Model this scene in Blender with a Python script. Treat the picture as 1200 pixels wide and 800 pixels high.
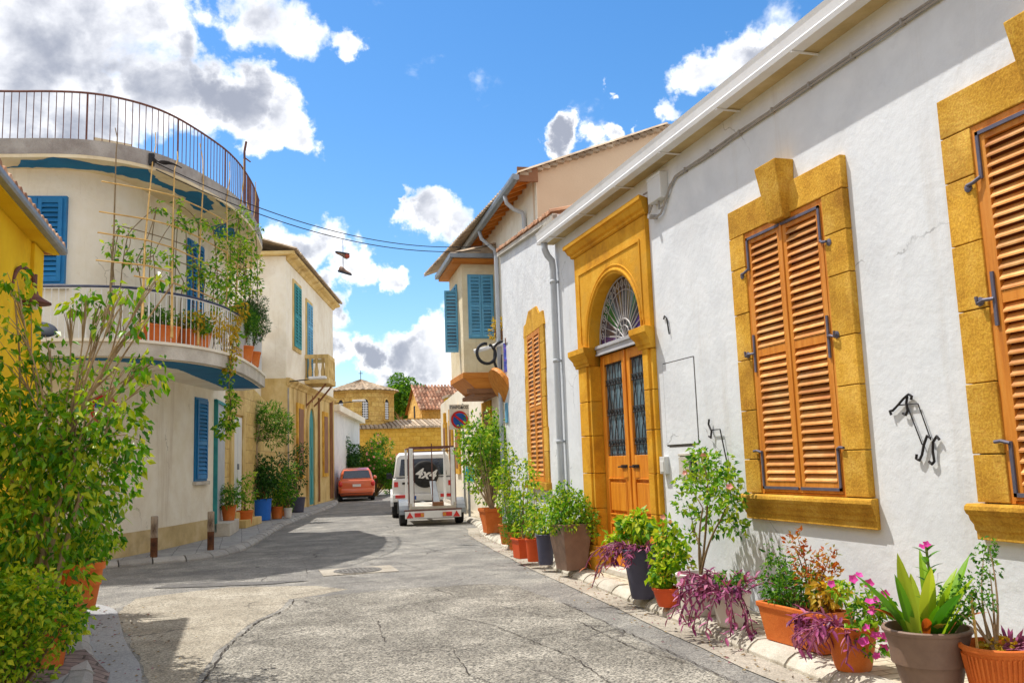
import bpy, math, random
from mathutils import Vector, Matrix, Quaternion
R = math.radians
PI = math.pi
sc = bpy.context.scene
for o in list(bpy.data.objects):
    bpy.data.objects.remove(o)

# ------------------------------------------------------------------ camera
cam_d = bpy.data.cameras.new("camera")
cam = bpy.data.objects.new("camera", cam_d)
sc.collection.objects.link(cam)
cam_d.sensor_width = 36.0
cam_d.lens = 31.05
cam_d.clip_start = 0.05
cam_d.clip_end = 2000
rot = Matrix(((0.9569163642681643, -0.006418943619961884, -0.29029272977221016),
              (-0.28833441227428863, -0.13899710666811557, -0.9473874978256431),
              (-0.03426862259032679, 0.9902719835987971, -0.1348594082927309)))
cam.matrix_world = Matrix.Translation((0, 0, 1.55)) @ rot.to_4x4()
sc.camera = cam

# ------------------------------------------------------------------ sun, sky, exposure
SUNV = Vector((-0.356, 0.30, 1.0)).normalized()          # towards the sun
sun_d = bpy.data.lights.new("sun", 'SUN')
sun_d.energy = 2.5
sun_d.angle = R(0.55)
sun_d.color = (1.0, 0.95, 0.87)
sun = bpy.data.objects.new("sun", sun_d)
sc.collection.objects.link(sun)
sun.rotation_euler = (-SUNV).to_track_quat('-Z', 'Y').to_euler()
sun.location = (0, 0, 40)

sc.view_settings.view_transform = 'Standard'
sc.view_settings.look = 'None'
sc.view_settings.exposure = 1.0
sc.view_settings.gamma = 1.0
sc.view_settings.use_curve_mapping = False
SKY_STRENGTH = 0.15

# cloud masses by direction on the sky: (x, y, z, angular radius, weight)
CLOUDS=[(-0.179, 0.889, 0.421, 0.1159, 1), (-0.235, 0.887, 0.397, 0.1063, 1), (-0.127, 0.897, 0.422, 0.0821, 1), (-0.065, 0.909, 0.412, 0.0386, 1), (-0.036, 0.916, 0.399, 0.0406, 1), (-0.003, 0.921, 0.391, 0.0386, 1), (0.032, 0.927, 0.373, 0.0386, 1), (0.05, 0.933, 0.357, 0.029, 1), (0.011, 0.938, 0.347, 0.0271, 1), (0.053, 0.894, 0.445, 0.0435, 1), (0.096, 0.893, 0.44, 0.0271, 1), (0.026, 0.885, 0.466, 0.0483, 1), (-0.081, 0.92, 0.383, 0.058, 1), (-0.219, 0.925, 0.312, 0.0676, 1), (-0.145, 0.927, 0.345, 0.058, 1), (0.194, 0.94, 0.282, 0.0309, 1), (0.231, 0.934, 0.272, 0.0348, 1), (0.175, 0.941, 0.291, 0.0174, 1), (0.07, 0.968, 0.24, 0.0367, 1), (0.121, 0.968, 0.221, 0.0329, 1), (0.157, 0.965, 0.212, 0.0213, 1), (0.043, 0.972, 0.231, 0.0348, 1), (0.094, 0.978, 0.186, 0.0251, 1), (0.053, 0.98, 0.19, 0.0329, 1), (0.188, 0.974, 0.13, 0.0348, 1), (0.225, 0.964, 0.142, 0.0386, 1), (0.145, 0.982, 0.124, 0.0213, 1), (0.216, 0.971, 0.104, 0.0425, 1), (0.169, 0.981, 0.1, 0.029, 1), (0.494, 0.768, 0.409, 0.0406, 1), (0.475, 0.79, 0.389, 0.0367, 1), (0.45, 0.813, 0.369, 0.0213, 1), (0.326, 0.879, 0.349, 0.0174, 1), (0.37, 0.861, 0.35, 0.0193, 1), (0.399, 0.846, 0.353, 0.0135, 1), (0.09, 0.989, 0.12, 0.029, 1), (0.381, 0.832, 0.403, 0.0097, 0.6), (-0.04, 0.886, 0.463, 0.0338, 0.8)]

world = bpy.data.worlds.new("World")
sc.world = world
world.use_nodes = True
wn = world.node_tree
wn.nodes.clear()
def W(t, **k):
    n = wn.nodes.new(t)
    for a, b in k.items():
        setattr(n, a, b)
    return n
def wl(a, b):
    wn.links.new(a, b)
w_out = W('ShaderNodeOutputWorld')
w_bg = W('ShaderNodeBackground')
w_bg.inputs['Strength'].default_value = SKY_STRENGTH
sky = W('ShaderNodeTexSky', sky_type='NISHITA')
sky.sun_disc = False
sky.sun_elevation = math.asin(SUNV.z)
sky.sun_rotation = math.atan2(SUNV.x, SUNV.y)
sky.air_density = 1.0
sky.dust_density = 0.4
sky.ozone_density = 2.0
hs = W('ShaderNodeHueSaturation')
hs.inputs['Saturation'].default_value = 1.32
hs.inputs['Value'].default_value = 0.66
wl(sky.outputs['Color'], hs.inputs['Color'])
tc = W('ShaderNodeTexCoord')
def wmath(op, a, b=None, clamp=False):
    n = W('ShaderNodeMath', operation=op, use_clamp=clamp)
    for i, v in enumerate((a, b)):
        if v is None:
            continue
        if isinstance(v, (int, float)):
            n.inputs[i].default_value = v
        else:
            wl(v, n.inputs[i])
    return n.outputs[0]
def wnoise(scale, detail, rough, dist=0.0, off=(0, 0, 0)):
    mp = W('ShaderNodeMapping')
    mp.inputs['Location'].default_value = off
    mp.inputs['Scale'].default_value = (1, 1, 1.25)
    wl(tc.outputs['Generated'], mp.inputs['Vector'])
    n = W('ShaderNodeTexNoise')
    n.inputs['Scale'].default_value = scale
    n.inputs['Detail'].default_value = detail
    n.inputs['Roughness'].default_value = rough
    n.inputs['Distortion'].default_value = dist
    wl(mp.outputs[0], n.inputs['Vector'])
    return n.outputs['Fac']
warp = W('ShaderNodeTexNoise')
warp.inputs['Scale'].default_value = 13.0
warp.inputs['Detail'].default_value = 7
warp.inputs['Roughness'].default_value = 0.6
wl(tc.outputs['Generated'], warp.inputs['Vector'])
wsub = W('ShaderNodeVectorMath', operation='SUBTRACT')
wl(warp.outputs['Color'], wsub.inputs[0])
wsub.inputs[1].default_value = (0.5, 0.5, 0.5)
wmul = W('ShaderNodeVectorMath', operation='MULTIPLY_ADD')
wl(wsub.outputs[0], wmul.inputs[0])
wmul.inputs[1].default_value = (0.13, 0.13, 0.13)
wl(tc.outputs['Generated'], wmul.inputs[2])
mask = None
for (x, y, z, r, wgt) in CLOUDS:
    dt = W('ShaderNodeVectorMath', operation='DISTANCE')
    wl(wmul.outputs[0], dt.inputs[0])
    dt.inputs[1].default_value = Vector((x, y, z)).normalized()
    mr = W('ShaderNodeMapRange', interpolation_type='SMOOTHSTEP')
    wl(dt.outputs['Value'], mr.inputs['Value'])
    mr.inputs['From Min'].default_value = r * 1.55
    mr.inputs['From Max'].default_value = r * 0.25
    mr.inputs['To Max'].default_value = wgt
    mask = mr.outputs[0] if mask is None else wmath('MAXIMUM', mask, mr.outputs[0])
# unseen clouds behind and above the camera, cover raised as white fill light
sep = W('ShaderNodeSeparateXYZ')
wl(tc.outputs['Generated'], sep.inputs[0])
back = wmath('MULTIPLY', wmath('LESS_THAN', sep.outputs['Y'], 0.55), 0.85)
mask = wmath('MAXIMUM', mask, back)
n1 = wnoise(9.0, 9, 0.57, 0.2)
n2 = wnoise(9.0, 9, 0.57, 0.2, off=(0.010, -0.012, -0.034))
den = wmath('ADD', mask, wmath('MULTIPLY', wmath('SUBTRACT', n1, 0.5), 2.6))
ramp = W('ShaderNodeMapRange', interpolation_type='SMOOTHSTEP')
wl(den, ramp.inputs['Value'])
ramp.inputs['From Min'].default_value = 0.34
ramp.inputs['From Max'].default_value = 0.84
# shading: thick and lower parts grey, edges facing the sun white
lit = wmath('SUBTRACT', n1, n2)
thick = W('ShaderNodeMapRange', interpolation_type='SMOOTHSTEP')
wl(wmath('SUBTRACT', den, wmath('MULTIPLY', lit, 1.6)), thick.inputs['Value'])
thick.inputs['From Min'].default_value = 0.58
thick.inputs['From Max'].default_value = 1.30
ccol = W('ShaderNodeMix', data_type='RGBA')
wl(thick.outputs[0], ccol.inputs['Factor'])
ccol.inputs['A'].default_value = (4.9, 4.9, 4.95, 1)
ccol.inputs['B'].default_value = (1.45, 1.55, 1.85, 1)
skymix = W('ShaderNodeMix', data_type='RGBA')
wl(wmath('MULTIPLY', ramp.outputs[0], 0.97), skymix.inputs['Factor'])
wl(hs.outputs['Color'], skymix.inputs['A'])
wl(ccol.outputs['Result'], skymix.inputs['B'])
wl(skymix.outputs['Result'], w_bg.inputs['Color'])
wl(w_bg.outputs[0], w_out.inputs['Surface'])

# ------------------------------------------------------------------ materials
def nn(nt, t, **k):
    n = nt.nodes.new(t)
    for a, b in k.items():
        setattr(n, a, b)
    return n
def c4(c):
    return (c[0], c[1], c[2], 1.0)
def base_mat(name):
    m = bpy.data.materials.new(name)
    m.use_nodes = True
    nt = m.node_tree
    return m, nt, nt.nodes['Principled BSDF']
def noise_node(nt, vec, scale, detail=6, rough=0.6, dist=0.0):
    n = nn(nt, 'ShaderNodeTexNoise')
    n.inputs['Scale'].default_value = scale
    n.inputs['Detail'].default_value = detail
    n.inputs['Roughness'].default_value = rough
    n.inputs['Distortion'].default_value = dist
    nt.links.new(vec, n.inputs['Vector'])
    return n.outputs['Fac']
def ramp_node(nt, fac, cols, lo=0.3, hi=0.7):
    r = nn(nt, 'ShaderNodeValToRGB')
    while len(r.color_ramp.elements) < len(cols):
        r.color_ramp.elements.new(0.5)
    for i, c in enumerate(cols):
        e = r.color_ramp.elements[i]
        e.position = lo + (hi - lo) * i / max(1, len(cols) - 1)
        e.color = c4(c)
    nt.links.new(fac, r.inputs['Fac'])
    return r.outputs['Color']
def mixc(nt, fac, a, b, mode='MIX'):
    m = nn(nt, 'ShaderNodeMix', data_type='RGBA', blend_type=mode)
    for s, v in (('Factor', fac), ('A', a), ('B', b)):
        if isinstance(v, (int, float)):
            m.inputs[s].default_value = v
        elif isinstance(v, tuple):
            m.inputs[s].default_value = c4(v)
        else:
            nt.links.new(v, m.inputs[s])
    return m.outputs['Result']
def maprange(nt, v, a, b, c=0.0, d=1.0):
    m = nn(nt, 'ShaderNodeMapRange')
    nt.links.new(v, m.inputs['Value'])
    m.inputs['From Min'].default_value = a
    m.inputs['From Max'].default_value = b
    m.inputs['To Min'].default_value = c
    m.inputs['To Max'].default_value = d
    return m.outputs[0]
def pm(name, cols, scale=3.0, rough=0.8, bump=0.25, bscale=30.0, rand=0.0, stain=None, stain_amt=0.4, stain_lo=0.55,
       streak=False, spec=0.3, metallic=0.0, fine=0.0, fscale=120.0, stretch=None, coat=0.0):
    """Noise-mottled surface: cols = 2..4 base colours, optional stains, per-piece variation and bump."""
    m, nt, b = base_mat(name)
    tcn = nn(nt, 'ShaderNodeTexCoord')
    vec = tcn.outputs['Object']
    if stretch:
        mp = nn(nt, 'ShaderNodeMapping')
        mp.inputs['Scale'].default_value = stretch
        nt.links.new(vec, mp.inputs['Vector'])
        vec = mp.outputs[0]
    col = ramp_node(nt, noise_node(nt, vec, scale, 8, 0.62), cols)
    if fine:
        f = noise_node(nt, vec, fscale, 2, 0.6)
        col = mixc(nt, fine, col, ramp_node(nt, f, [(0.12, 0.12, 0.12), (0.5, 0.5, 0.5), (0.95, 0.95, 0.95)], 0.3, 0.7), 'OVERLAY')
    if stain:
        v2 = vec
        if streak:
            mp2 = nn(nt, 'ShaderNodeMapping')
            mp2.inputs['Scale'].default_value = (1.0, 1.0, 0.16)
            nt.links.new(vec, mp2.inputs['Vector'])
            v2 = mp2.outputs[0]
        s = maprange(nt, noise_node(nt, v2, 1.3, 9, 0.68), stain_lo, stain_lo + 0.16, 0.0, stain_amt)
        col = mixc(nt, s, col, stain)
    if rand:
        g = nn(nt, 'ShaderNodeNewGeometry')
        v = maprange(nt, g.outputs['Random Per Island'], 0, 1, 1 - rand, 1 + rand)
        h = nn(nt, 'ShaderNodeHueSaturation')
        nt.links.new(v, h.inputs['Value'])
        nt.links.new(col, h.inputs['Color'])
        col = h.outputs['Color']
    nt.links.new(col, b.inputs['Base Color'])
    b.inputs['Roughness'].default_value = rough
    b.inputs['Specular IOR Level'].default_value = spec
    b.inputs['Metallic'].default_value = metallic
    b.inputs['Coat Weight'].default_value = coat
    if bump:
        bp = nn(nt, 'ShaderNodeBump')
        bp.inputs['Strength'].default_value = bump
        bp.inputs['Distance'].default_value = 0.02
        nt.links.new(noise_node(nt, vec, bscale, 6, 0.65), bp.inputs['Height'])
        nt.links.new(bp.outputs[0], b.inputs['Normal'])
    return m
def plaster(name, cols, blotch, blotch_amt=0.5, stain=None, stain_amt=0.4, crack=0.5, bump=0.35, cscale=0.55):
    m, nt, b = base_mat(name)
    tcn = nn(nt, 'ShaderNodeTexCoord')
    vec = tcn.outputs['Object']
    col = ramp_node(nt, noise_node(nt, vec, 2.4, 8, 0.6), cols)
    f = maprange(nt, noise_node(nt, vec, 0.75, 7, 0.62, 0.3), 0.47, 0.66, 0.0, blotch_amt)
    col = mixc(nt, f, col, blotch)
    f2 = maprange(nt, noise_node(nt, vec, 5.5, 6, 0.7), 0.60, 0.72, 0.0, blotch_amt * 0.6)
    col = mixc(nt, f2, col, blotch)
    if stain:
        mp = nn(nt, 'ShaderNodeMapping')
        mp.inputs['Scale'].default_value = (2.2, 2.2, 0.16)
        nt.links.new(vec, mp.inputs['Vector'])
        f3 = maprange(nt, noise_node(nt, mp.outputs[0], 1.3, 9, 0.7), 0.57, 0.74, 0.0, stain_amt)
        col = mixc(nt, f3, col, stain)
    # hairline cracks, only here and there
    d = nn(nt, 'ShaderNodeVectorMath', operation='MULTIPLY_ADD')
    nz = nn(nt, 'ShaderNodeTexNoise')
    nz.inputs['Scale'].default_value = 2.6
    nz.inputs['Detail'].default_value = 6
    nt.links.new(vec, nz.inputs['Vector'])
    nt.links.new(nz.outputs['Color'], d.inputs[0])
    d.inputs[1].default_value = (0.5, 0.5, 0.5)
    nt.links.new(vec, d.inputs[2])
    v = nn(nt, 'ShaderNodeTexVoronoi', feature='DISTANCE_TO_EDGE')
    v.inputs['Scale'].default_value = cscale
    nt.links.new(d.outputs[0], v.inputs['Vector'])
    gate = maprange(nt, noise_node(nt, vec, 1.1, 4), 0.53, 0.60, 0, 1)
    c = nn(nt, 'ShaderNodeMath', operation='MULTIPLY')
    nt.links.new(maprange(nt, v.outputs['Distance'], 0.0012, 0.0045, crack, 0), c.inputs[0])
    nt.links.new(gate, c.inputs[1])
    col = mixc(nt, c.outputs[0], col, tuple(q * 0.4 for q in blotch))
    nt.links.new(col, b.inputs['Base Color'])
    b.inputs['Roughness'].default_value = 0.9
    b.inputs['Specular IOR Level'].default_value = 0.15
    hm = nn(nt, 'ShaderNodeMath', operation='MULTIPLY_ADD')
    nt.links.new(noise_node(nt, vec, 2.2, 5, 0.55, 0.6), hm.inputs[0])
    hm.inputs[1].default_value = 2.5
    nt.links.new(noise_node(nt, vec, 16, 5, 0.6), hm.inputs[2])
    bp = nn(nt, 'ShaderNodeBump')
    bp.inputs['Strength'].default_value = bump
    bp.inputs['Distance'].default_value = 0.02
    nt.links.new(hm.outputs[0], bp.inputs['Height'])
    nt.links.new(bp.outputs[0], b.inputs['Normal'])
    return m
def brickm(name, c1, c2, mortar, bw, bh, ms=0.012, rough=0.85, off=0.5, bump=0.5, noise_amt=0.5, stain=None):
    m, nt, b = base_mat(name)
    tcn = nn(nt, 'ShaderNodeTexCoord')
    nz = nn(nt, 'ShaderNodeTexNoise')
    nz.inputs['Scale'].default_value = 3.0
    nt.links.new(tcn.outputs['Object'], nz.inputs['Vector'])
    va = nn(nt, 'ShaderNodeVectorMath', operation='SCALE')
    va.inputs['Scale'].default_value = 0.05
    nt.links.new(nz.outputs['Color'], va.inputs[0])
    vb = nn(nt, 'ShaderNodeVectorMath', operation='ADD')
    nt.links.new(tcn.outputs['UV'], vb.inputs[0])
    nt.links.new(va.outputs[0], vb.inputs[1])
    br = nn(nt, 'ShaderNodeTexBrick')
    br.offset = off
    br.inputs['Color1'].default_value = c4(c1)
    br.inputs['Color2'].default_value = c4(c2)
    br.inputs['Mortar'].default_value = c4(mortar)
    br.inputs['Scale'].default_value = 1.0
    br.inputs['Mortar Size'].default_value = ms
    br.inputs['Brick Width'].default_value = bw
    br.inputs['Row Height'].default_value = bh
    nt.links.new(vb.outputs[0], br.inputs['Vector'])
    f = noise_node(nt, tcn.outputs['Object'], 7, 8, 0.7)
    col = mixc(nt, noise_amt, br.outputs['Color'], ramp_node(nt, f, [(0.25, 0.25, 0.25), (0.5, 0.5, 0.5), (0.8, 0.8, 0.8)]), 'OVERLAY')
    if stain:
        s = maprange(nt, noise_node(nt, tcn.outputs['Object'], 1.1, 8, 0.7), 0.52, 0.72, 0.0, 0.6)
        col = mixc(nt, s, col, stain)
    nt.links.new(col, b.inputs['Base Color'])
    b.inputs['Roughness'].default_value = rough
    b.inputs['Specular IOR Level'].default_value = 0.2
    bp = nn(nt, 'ShaderNodeBump')
    bp.inputs['Strength'].default_value = bump
    bp.inputs['Distance'].default_value = 0.02
    hm = nn(nt, 'ShaderNodeMath', operation='ADD')
    nt.links.new(maprange(nt, br.outputs['Fac'], 0, 1, 1, 0), hm.inputs[0])
    nt.links.new(f, hm.inputs[1])
    nt.links.new(hm.outputs[0], bp.inputs['Height'])
    nt.links.new(bp.outputs[0], b.inputs['Normal'])
    return m
def leafm(name, cols, transl=0.35, rough=0.45):
    m, nt, b = base_mat(name)
    g = nn(nt, 'ShaderNodeNewGeometry')
    col = ramp_node(nt, g.outputs['Random Per Island'], cols, 0.05, 0.95)
    nt.links.new(col, b.inputs['Base Color'])
    b.inputs['Roughness'].default_value = rough
    b.inputs['Specular IOR Level'].default_value = 0.35
    tr = nn(nt, 'ShaderNodeBsdfTranslucent')
    nt.links.new(mixc(nt, 1.0, col, (1.25, 1.2, 0.55), 'MULTIPLY'), tr.inputs['Color'])
    mx = nn(nt, 'ShaderNodeMixShader')
    mx.inputs[0].default_value = transl
    nt.links.new(b.outputs[0], mx.inputs[1])
    nt.links.new(tr.outputs[0], mx.inputs[2])
    nt.links.new(mx.outputs[0], nt.nodes['Material Output'].inputs['Surface'])
    return m
def glassm(name, col, rough=0.08):
    m, nt, b = base_mat(name)
    tcn = nn(nt, 'ShaderNodeTexCoord')
    col2 = ramp_node(nt, noise_node(nt, tcn.outputs['Object'], 2.0, 4), [tuple(v * 0.6 for v in col), col])
    nt.links.new(col2, b.inputs['Base Color'])
    b.inputs['Roughness'].default_value = rough
    b.inputs['Specular IOR Level'].default_value = 0.8
    return m

M = {}
M['white'] = plaster('white plaster', [(0.68, 0.71, 0.75), (0.73, 0.76, 0.795), (0.77, 0.79, 0.82)], (0.57, 0.59, 0.62), 0.55, (0.53, 0.50, 0.46), 0.42, 0.6, 0.22)
M['white2'] = plaster('white plaster older', [(0.66, 0.68, 0.71), (0.72, 0.74, 0.76), (0.76, 0.77, 0.78)], (0.54, 0.55, 0.57), 0.6, (0.50, 0.47, 0.43), 0.45, 0.5, 0.5)
M['cream'] = plaster('cream plaster', [(0.72, 0.60, 0.38), (0.78, 0.67, 0.46), (0.82, 0.73, 0.54)], (0.60, 0.48, 0.30), 0.6, (0.44, 0.36, 0.25), 0.5, 0.5, 0.35)
M['ivory'] = plaster('ivory plaster', [(0.80, 0.73, 0.58), (0.85, 0.79, 0.66), (0.88, 0.83, 0.72)], (0.66, 0.56, 0.42), 0.55, (0.52, 0.42, 0.30), 0.55, 0.55, 0.35)
M['beige'] = pm('beige render', [(0.62, 0.46, 0.31), (0.68, 0.52, 0.36)], 1.0, 0.92, 0.2, 20.0, spec=0.15)
M['yellow'] = pm('yellow ochre plaster', [(0.72, 0.43, 0.01), (0.80, 0.52, 0.015), (0.84, 0.58, 0.03)], 1.4, 0.9, 0.4, 12.0, stain=(0.50, 0.27, 0.02), stain_amt=0.5, spec=0.15)
M['ochre'] = pm('ochre sandstone', [(0.40, 0.185, 0.022), (0.60, 0.325, 0.040), (0.74, 0.45, 0.09)], 2.4, 0.9, 0.4, 30.0, rand=0.17, stain=(0.30, 0.135, 0.02), stain_amt=0.7, stain_lo=0.53, spec=0.15, fine=0.3, fscale=60)
M['ochre_door'] = pm('door sandstone', [(0.46, 0.20, 0.015), (0.68, 0.33, 0.02), (0.80, 0.45, 0.05)], 2.6, 0.85, 0.45, 18.0, rand=0.07, stain=(0.28, 0.12, 0.02), stain_amt=0.55, spec=0.2, fine=0.2)
M['paleochre'] = pm('pale stained sandstone', [(0.52, 0.36, 0.13), (0.66, 0.48, 0.20), (0.74, 0.58, 0.30)], 1.6, 0.9, 0.5, 14.0, stain=(0.30, 0.17, 0.05), stain_amt=0.75, stain_lo=0.5, streak=True, spec=0.15)
M['plinth'] = pm('tan plinth', [(0.44, 0.33, 0.16), (0.56, 0.43, 0.22), (0.66, 0.54, 0.32)], 2.0, 0.9, 0.4, 12, stain=(0.30, 0.22, 0.14), stain_amt=0.7, spec=0.15)
M['oldstone'] = brickm('weathered ashlar', (0.58, 0.40, 0.14), (0.66, 0.48, 0.20), (0.40, 0.26, 0.09), 0.72, 0.36, 0.008, stain=(0.30, 0.17, 0.06))
M['church'] = brickm('church ashlar', (0.52, 0.30, 0.07), (0.66, 0.44, 0.14), (0.42, 0.25, 0.06), 0.62, 0.34, 0.014, stain=(0.35, 0.20, 0.06), noise_amt=0.7)
M['churchwall'] = brickm('church wall blocks', (0.60, 0.33, 0.04), (0.70, 0.42, 0.07), (0.50, 0.28, 0.04), 0.5, 0.3, 0.014, noise_amt=0.5)
M['shutter'] = pm('varnished shutter wood', [(0.48, 0.15, 0.015), (0.64, 0.23, 0.025), (0.70, 0.30, 0.05)], 2.0, 0.5, 0.25, 30.0, rand=0.12, stretch=(8, 8, 0.8), spec=0.4)
M['slat'] = pm('shutter slats', [(0.50, 0.17, 0.035), (0.68, 0.29, 0.07), (0.80, 0.45, 0.16)], 3.0, 0.55, 0.2, 30.0, rand=0.26, spec=0.4, stain=(0.62, 0.44, 0.26), stain_amt=0.45, stain_lo=0.54, stretch=(1, 1, 2))
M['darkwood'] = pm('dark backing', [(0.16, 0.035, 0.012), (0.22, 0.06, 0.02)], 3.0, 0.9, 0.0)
M['doorwood'] = pm('orange door wood', [(0.50, 0.13, 0.008), (0.70, 0.24, 0.015), (0.84, 0.36, 0.04)], 2.6, 0.42, 0.15, 30.0, stretch=(6, 6, 0.7), spec=0.5, rand=0.05)
M['soffit'] = pm('orange soffit boards', [(0.50, 0.16, 0.02), (0.64, 0.25, 0.04)], 2.0, 0.6, 0.2, 20, stretch=(1, 6, 6), rand=0.15)
M['brownwood'] = pm('brown timber', [(0.20, 0.09, 0.04), (0.30, 0.14, 0.07)], 2.0, 0.7, 0.3, 20, rand=0.15)
M['blue'] = pm('sky blue paint', [(0.10, 0.32, 0.50), (0.14, 0.40, 0.60)], 3.0, 0.55, 0.2, 30, rand=0.18, stain=(0.28, 0.48, 0.60), stain_amt=0.5)
M['deepblue'] = pm('deep blue paint', [(0.012, 0.14, 0.36), (0.02, 0.21, 0.46)], 3.0, 0.55, 0.2, 30, rand=0.18, stain=(0.10, 0.30, 0.48), stain_amt=0.5)
M['petrol'] = pm('petrol blue paint', [(0.008, 0.13, 0.29), (0.012, 0.18, 0.38)], 2.0, 0.8, 0.3, 14)
M['teal'] = pm('teal paint', [(0.02, 0.20, 0.22), (0.04, 0.30, 0.30)], 3.0, 0.6, 0.15, 30, rand=0.1)
M['concrete'] = pm('grey concrete', [(0.26, 0.23, 0.21), (0.36, 0.33, 0.30), (0.52, 0.49, 0.45)], 2.6, 0.92, 0.6, 18, stain=(0.16, 0.14, 0.13), stain_amt=0.6, spec=0.15, fine=0.2)
M['concrete_l'] = pm('pale concrete', [(0.44, 0.40, 0.34), (0.56, 0.52, 0.45), (0.66, 0.62, 0.55)], 2.2, 0.92, 0.5, 20, stain=(0.30, 0.26, 0.20), stain_amt=0.5, spec=0.15, fine=0.2)
M['kerb'] = pm('kerb stone', [(0.42, 0.38, 0.31), (0.54, 0.50, 0.42), (0.64, 0.60, 0.52)], 4.0, 0.92, 0.6, 25, rand=0.12, stain=(0.25, 0.21, 0.16), stain_amt=0.5, spec=0.15, fine=0.25)
M['kerb_g'] = pm('grey kerb stone', [(0.30, 0.29, 0.28), (0.42, 0.41, 0.39)], 4.0, 0.92, 0.5, 25, rand=0.12, spec=0.15, fine=0.25)
M['iron'] = pm('wrought iron', [(0.02, 0.02, 0.022), (0.045, 0.04, 0.04)], 8.0, 0.55, 0.1, 40, metallic=0.4)
M['strap'] = pm('grey blue iron strap', [(0.10, 0.10, 0.14), (0.16, 0.15, 0.20)], 8.0, 0.55, 0.15, 40, metallic=0.3)
M['rust'] = pm('rusty railing', [(0.10, 0.04, 0.035), (0.20, 0.09, 0.07)], 9.0, 0.75, 0.2, 40)
M['bluerail'] = pm('dark blue rail', [(0.02, 0.03, 0.07), (0.05, 0.06, 0.11)], 9.0, 0.6, 0.1, 40)
M['whitemetal'] = pm('white painted metal', [(0.74, 0.74, 0.74), (0.82, 0.82, 0.81)], 5.0, 0.45, 0.05, 30, spec=0.5, stain=(0.5, 0.48, 0.45), stain_amt=0.3)
M['greymetal'] = pm('grey metal', [(0.22, 0.24, 0.26), (0.32, 0.34, 0.36)], 5.0, 0.45, 0.05, 30, metallic=0.5)
M['pipegrey'] = pm('grey painted pipe', [(0.40, 0.43, 0.47), (0.50, 0.53, 0.56)], 3.0, 0.5, 0.1, 20)
M['plasticgrey'] = pm('pale grey plastic', [(0.62, 0.62, 0.60), (0.70, 0.70, 0.68)], 3.0, 0.5, 0.05, 30)
M['cable'] = pm('grey cable', [(0.30, 0.28, 0.26), (0.40, 0.37, 0.34)], 20.0, 0.7, 0.1, 40)
M['black'] = pm('black rubber', [(0.012, 0.012, 0.013), (0.03, 0.03, 0.03)], 8.0, 0.7, 0.15, 60)
M['blackplastic'] = pm('black plastic', [(0.012, 0.012, 0.014), (0.022, 0.022, 0.024)], 8.0, 0.4, 0.05, 60)
M['tile'] = pm('clay roof tile', [(0.30, 0.13, 0.07), (0.46, 0.25, 0.14), (0.58, 0.40, 0.26)], 2.5, 0.9, 0.4, 20, rand=0.35, stain=(0.20, 0.15, 0.11), stain_amt=0.5)
M['darktile'] = pm('dark red roof tile', [(0.16, 0.07, 0.04), (0.30, 0.14, 0.08), (0.48, 0.34, 0.24)], 2.5, 0.9, 0.4, 20, rand=0.45, stain=(0.12, 0.08, 0.06), stain_amt=0.5)
M['oldtile'] = pm('weathered roof tile', [(0.26, 0.19, 0.13), (0.38, 0.29, 0.20), (0.52, 0.42, 0.30)], 2.5, 0.9, 0.4, 20, rand=0.3)
M['terra'] = pm('terracotta', [(0.52, 0.11, 0.016), (0.62, 0.155, 0.025), (0.68, 0.20, 0.04)], 3.0, 0.7, 0.2, 25, stain=(0.62, 0.34, 0.20), stain_amt=0.55, fine=0.15)
M['terra_red'] = pm('red plastic pot', [(0.58, 0.07, 0.012), (0.66, 0.10, 0.018)], 3.0, 0.5, 0.05, 25)
M['brownpot'] = pm('brown glazed pot', [(0.16, 0.10, 0.075), (0.23, 0.15, 0.11), (0.28, 0.19, 0.15)], 2.5, 0.55, 0.15, 20, stain=(0.34, 0.20, 0.13), stain_amt=0.5)
M['slatepot'] = pm('slate blue pot', [(0.06, 0.06, 0.10), (0.09, 0.09, 0.14)], 3.0, 0.5, 0.1, 20)
M['whitepot'] = pm('white plastic pot', [(0.68, 0.64, 0.58), (0.76, 0.72, 0.66)], 3.0, 0.6, 0.1, 20, stain=(0.45, 0.38, 0.30), stain_amt=0.4)
M['bluepot'] = pm('bright blue tub', [(0.01, 0.12, 0.55), (0.02, 0.17, 0.65)], 3.0, 0.45, 0.05, 20)
M['soil'] = pm('potting soil', [(0.03, 0.02, 0.012), (0.08, 0.05, 0.03)], 30.0, 0.95, 0.8, 60)
M['bark'] = pm('pale bark', [(0.24, 0.15, 0.08), (0.42, 0.30, 0.18), (0.46, 0.35, 0.21)], 6.0, 0.9, 0.5, 40, stretch=(2, 2, 0.5))
M['twig'] = pm('brown stem', [(0.14, 0.09, 0.04), (0.24, 0.17, 0.08)], 10.0, 0.85, 0.3, 50)
M['greenstem'] = pm('green stem', [(0.10, 0.16, 0.03), (0.18, 0.22, 0.06)], 10.0, 0.7, 0.2, 50)
M['purplestem'] = pm('purple stem', [(0.16, 0.03, 0.08), (0.26, 0.06, 0.12)], 10.0, 0.6, 0.1, 50)
M['bamboo'] = pm('bamboo cane', [(0.42, 0.24, 0.06), (0.58, 0.36, 0.11), (0.66, 0.45, 0.18)], 5.0, 0.6, 0.2, 30, rand=0.2)
M['leaf_ficus'] = leafm('ficus leaves', [(0.045, 0.18, 0.006), (0.12, 0.34, 0.010), (0.28, 0.48, 0.014), (0.56, 0.60, 0.04)], 0.35, 0.35)
M['leaf_lime'] = leafm('lime leaves', [(0.04, 0.18, 0.008), (0.16, 0.36, 0.010), (0.36, 0.52, 0.016), (0.56, 0.60, 0.04)], 0.4)
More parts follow.
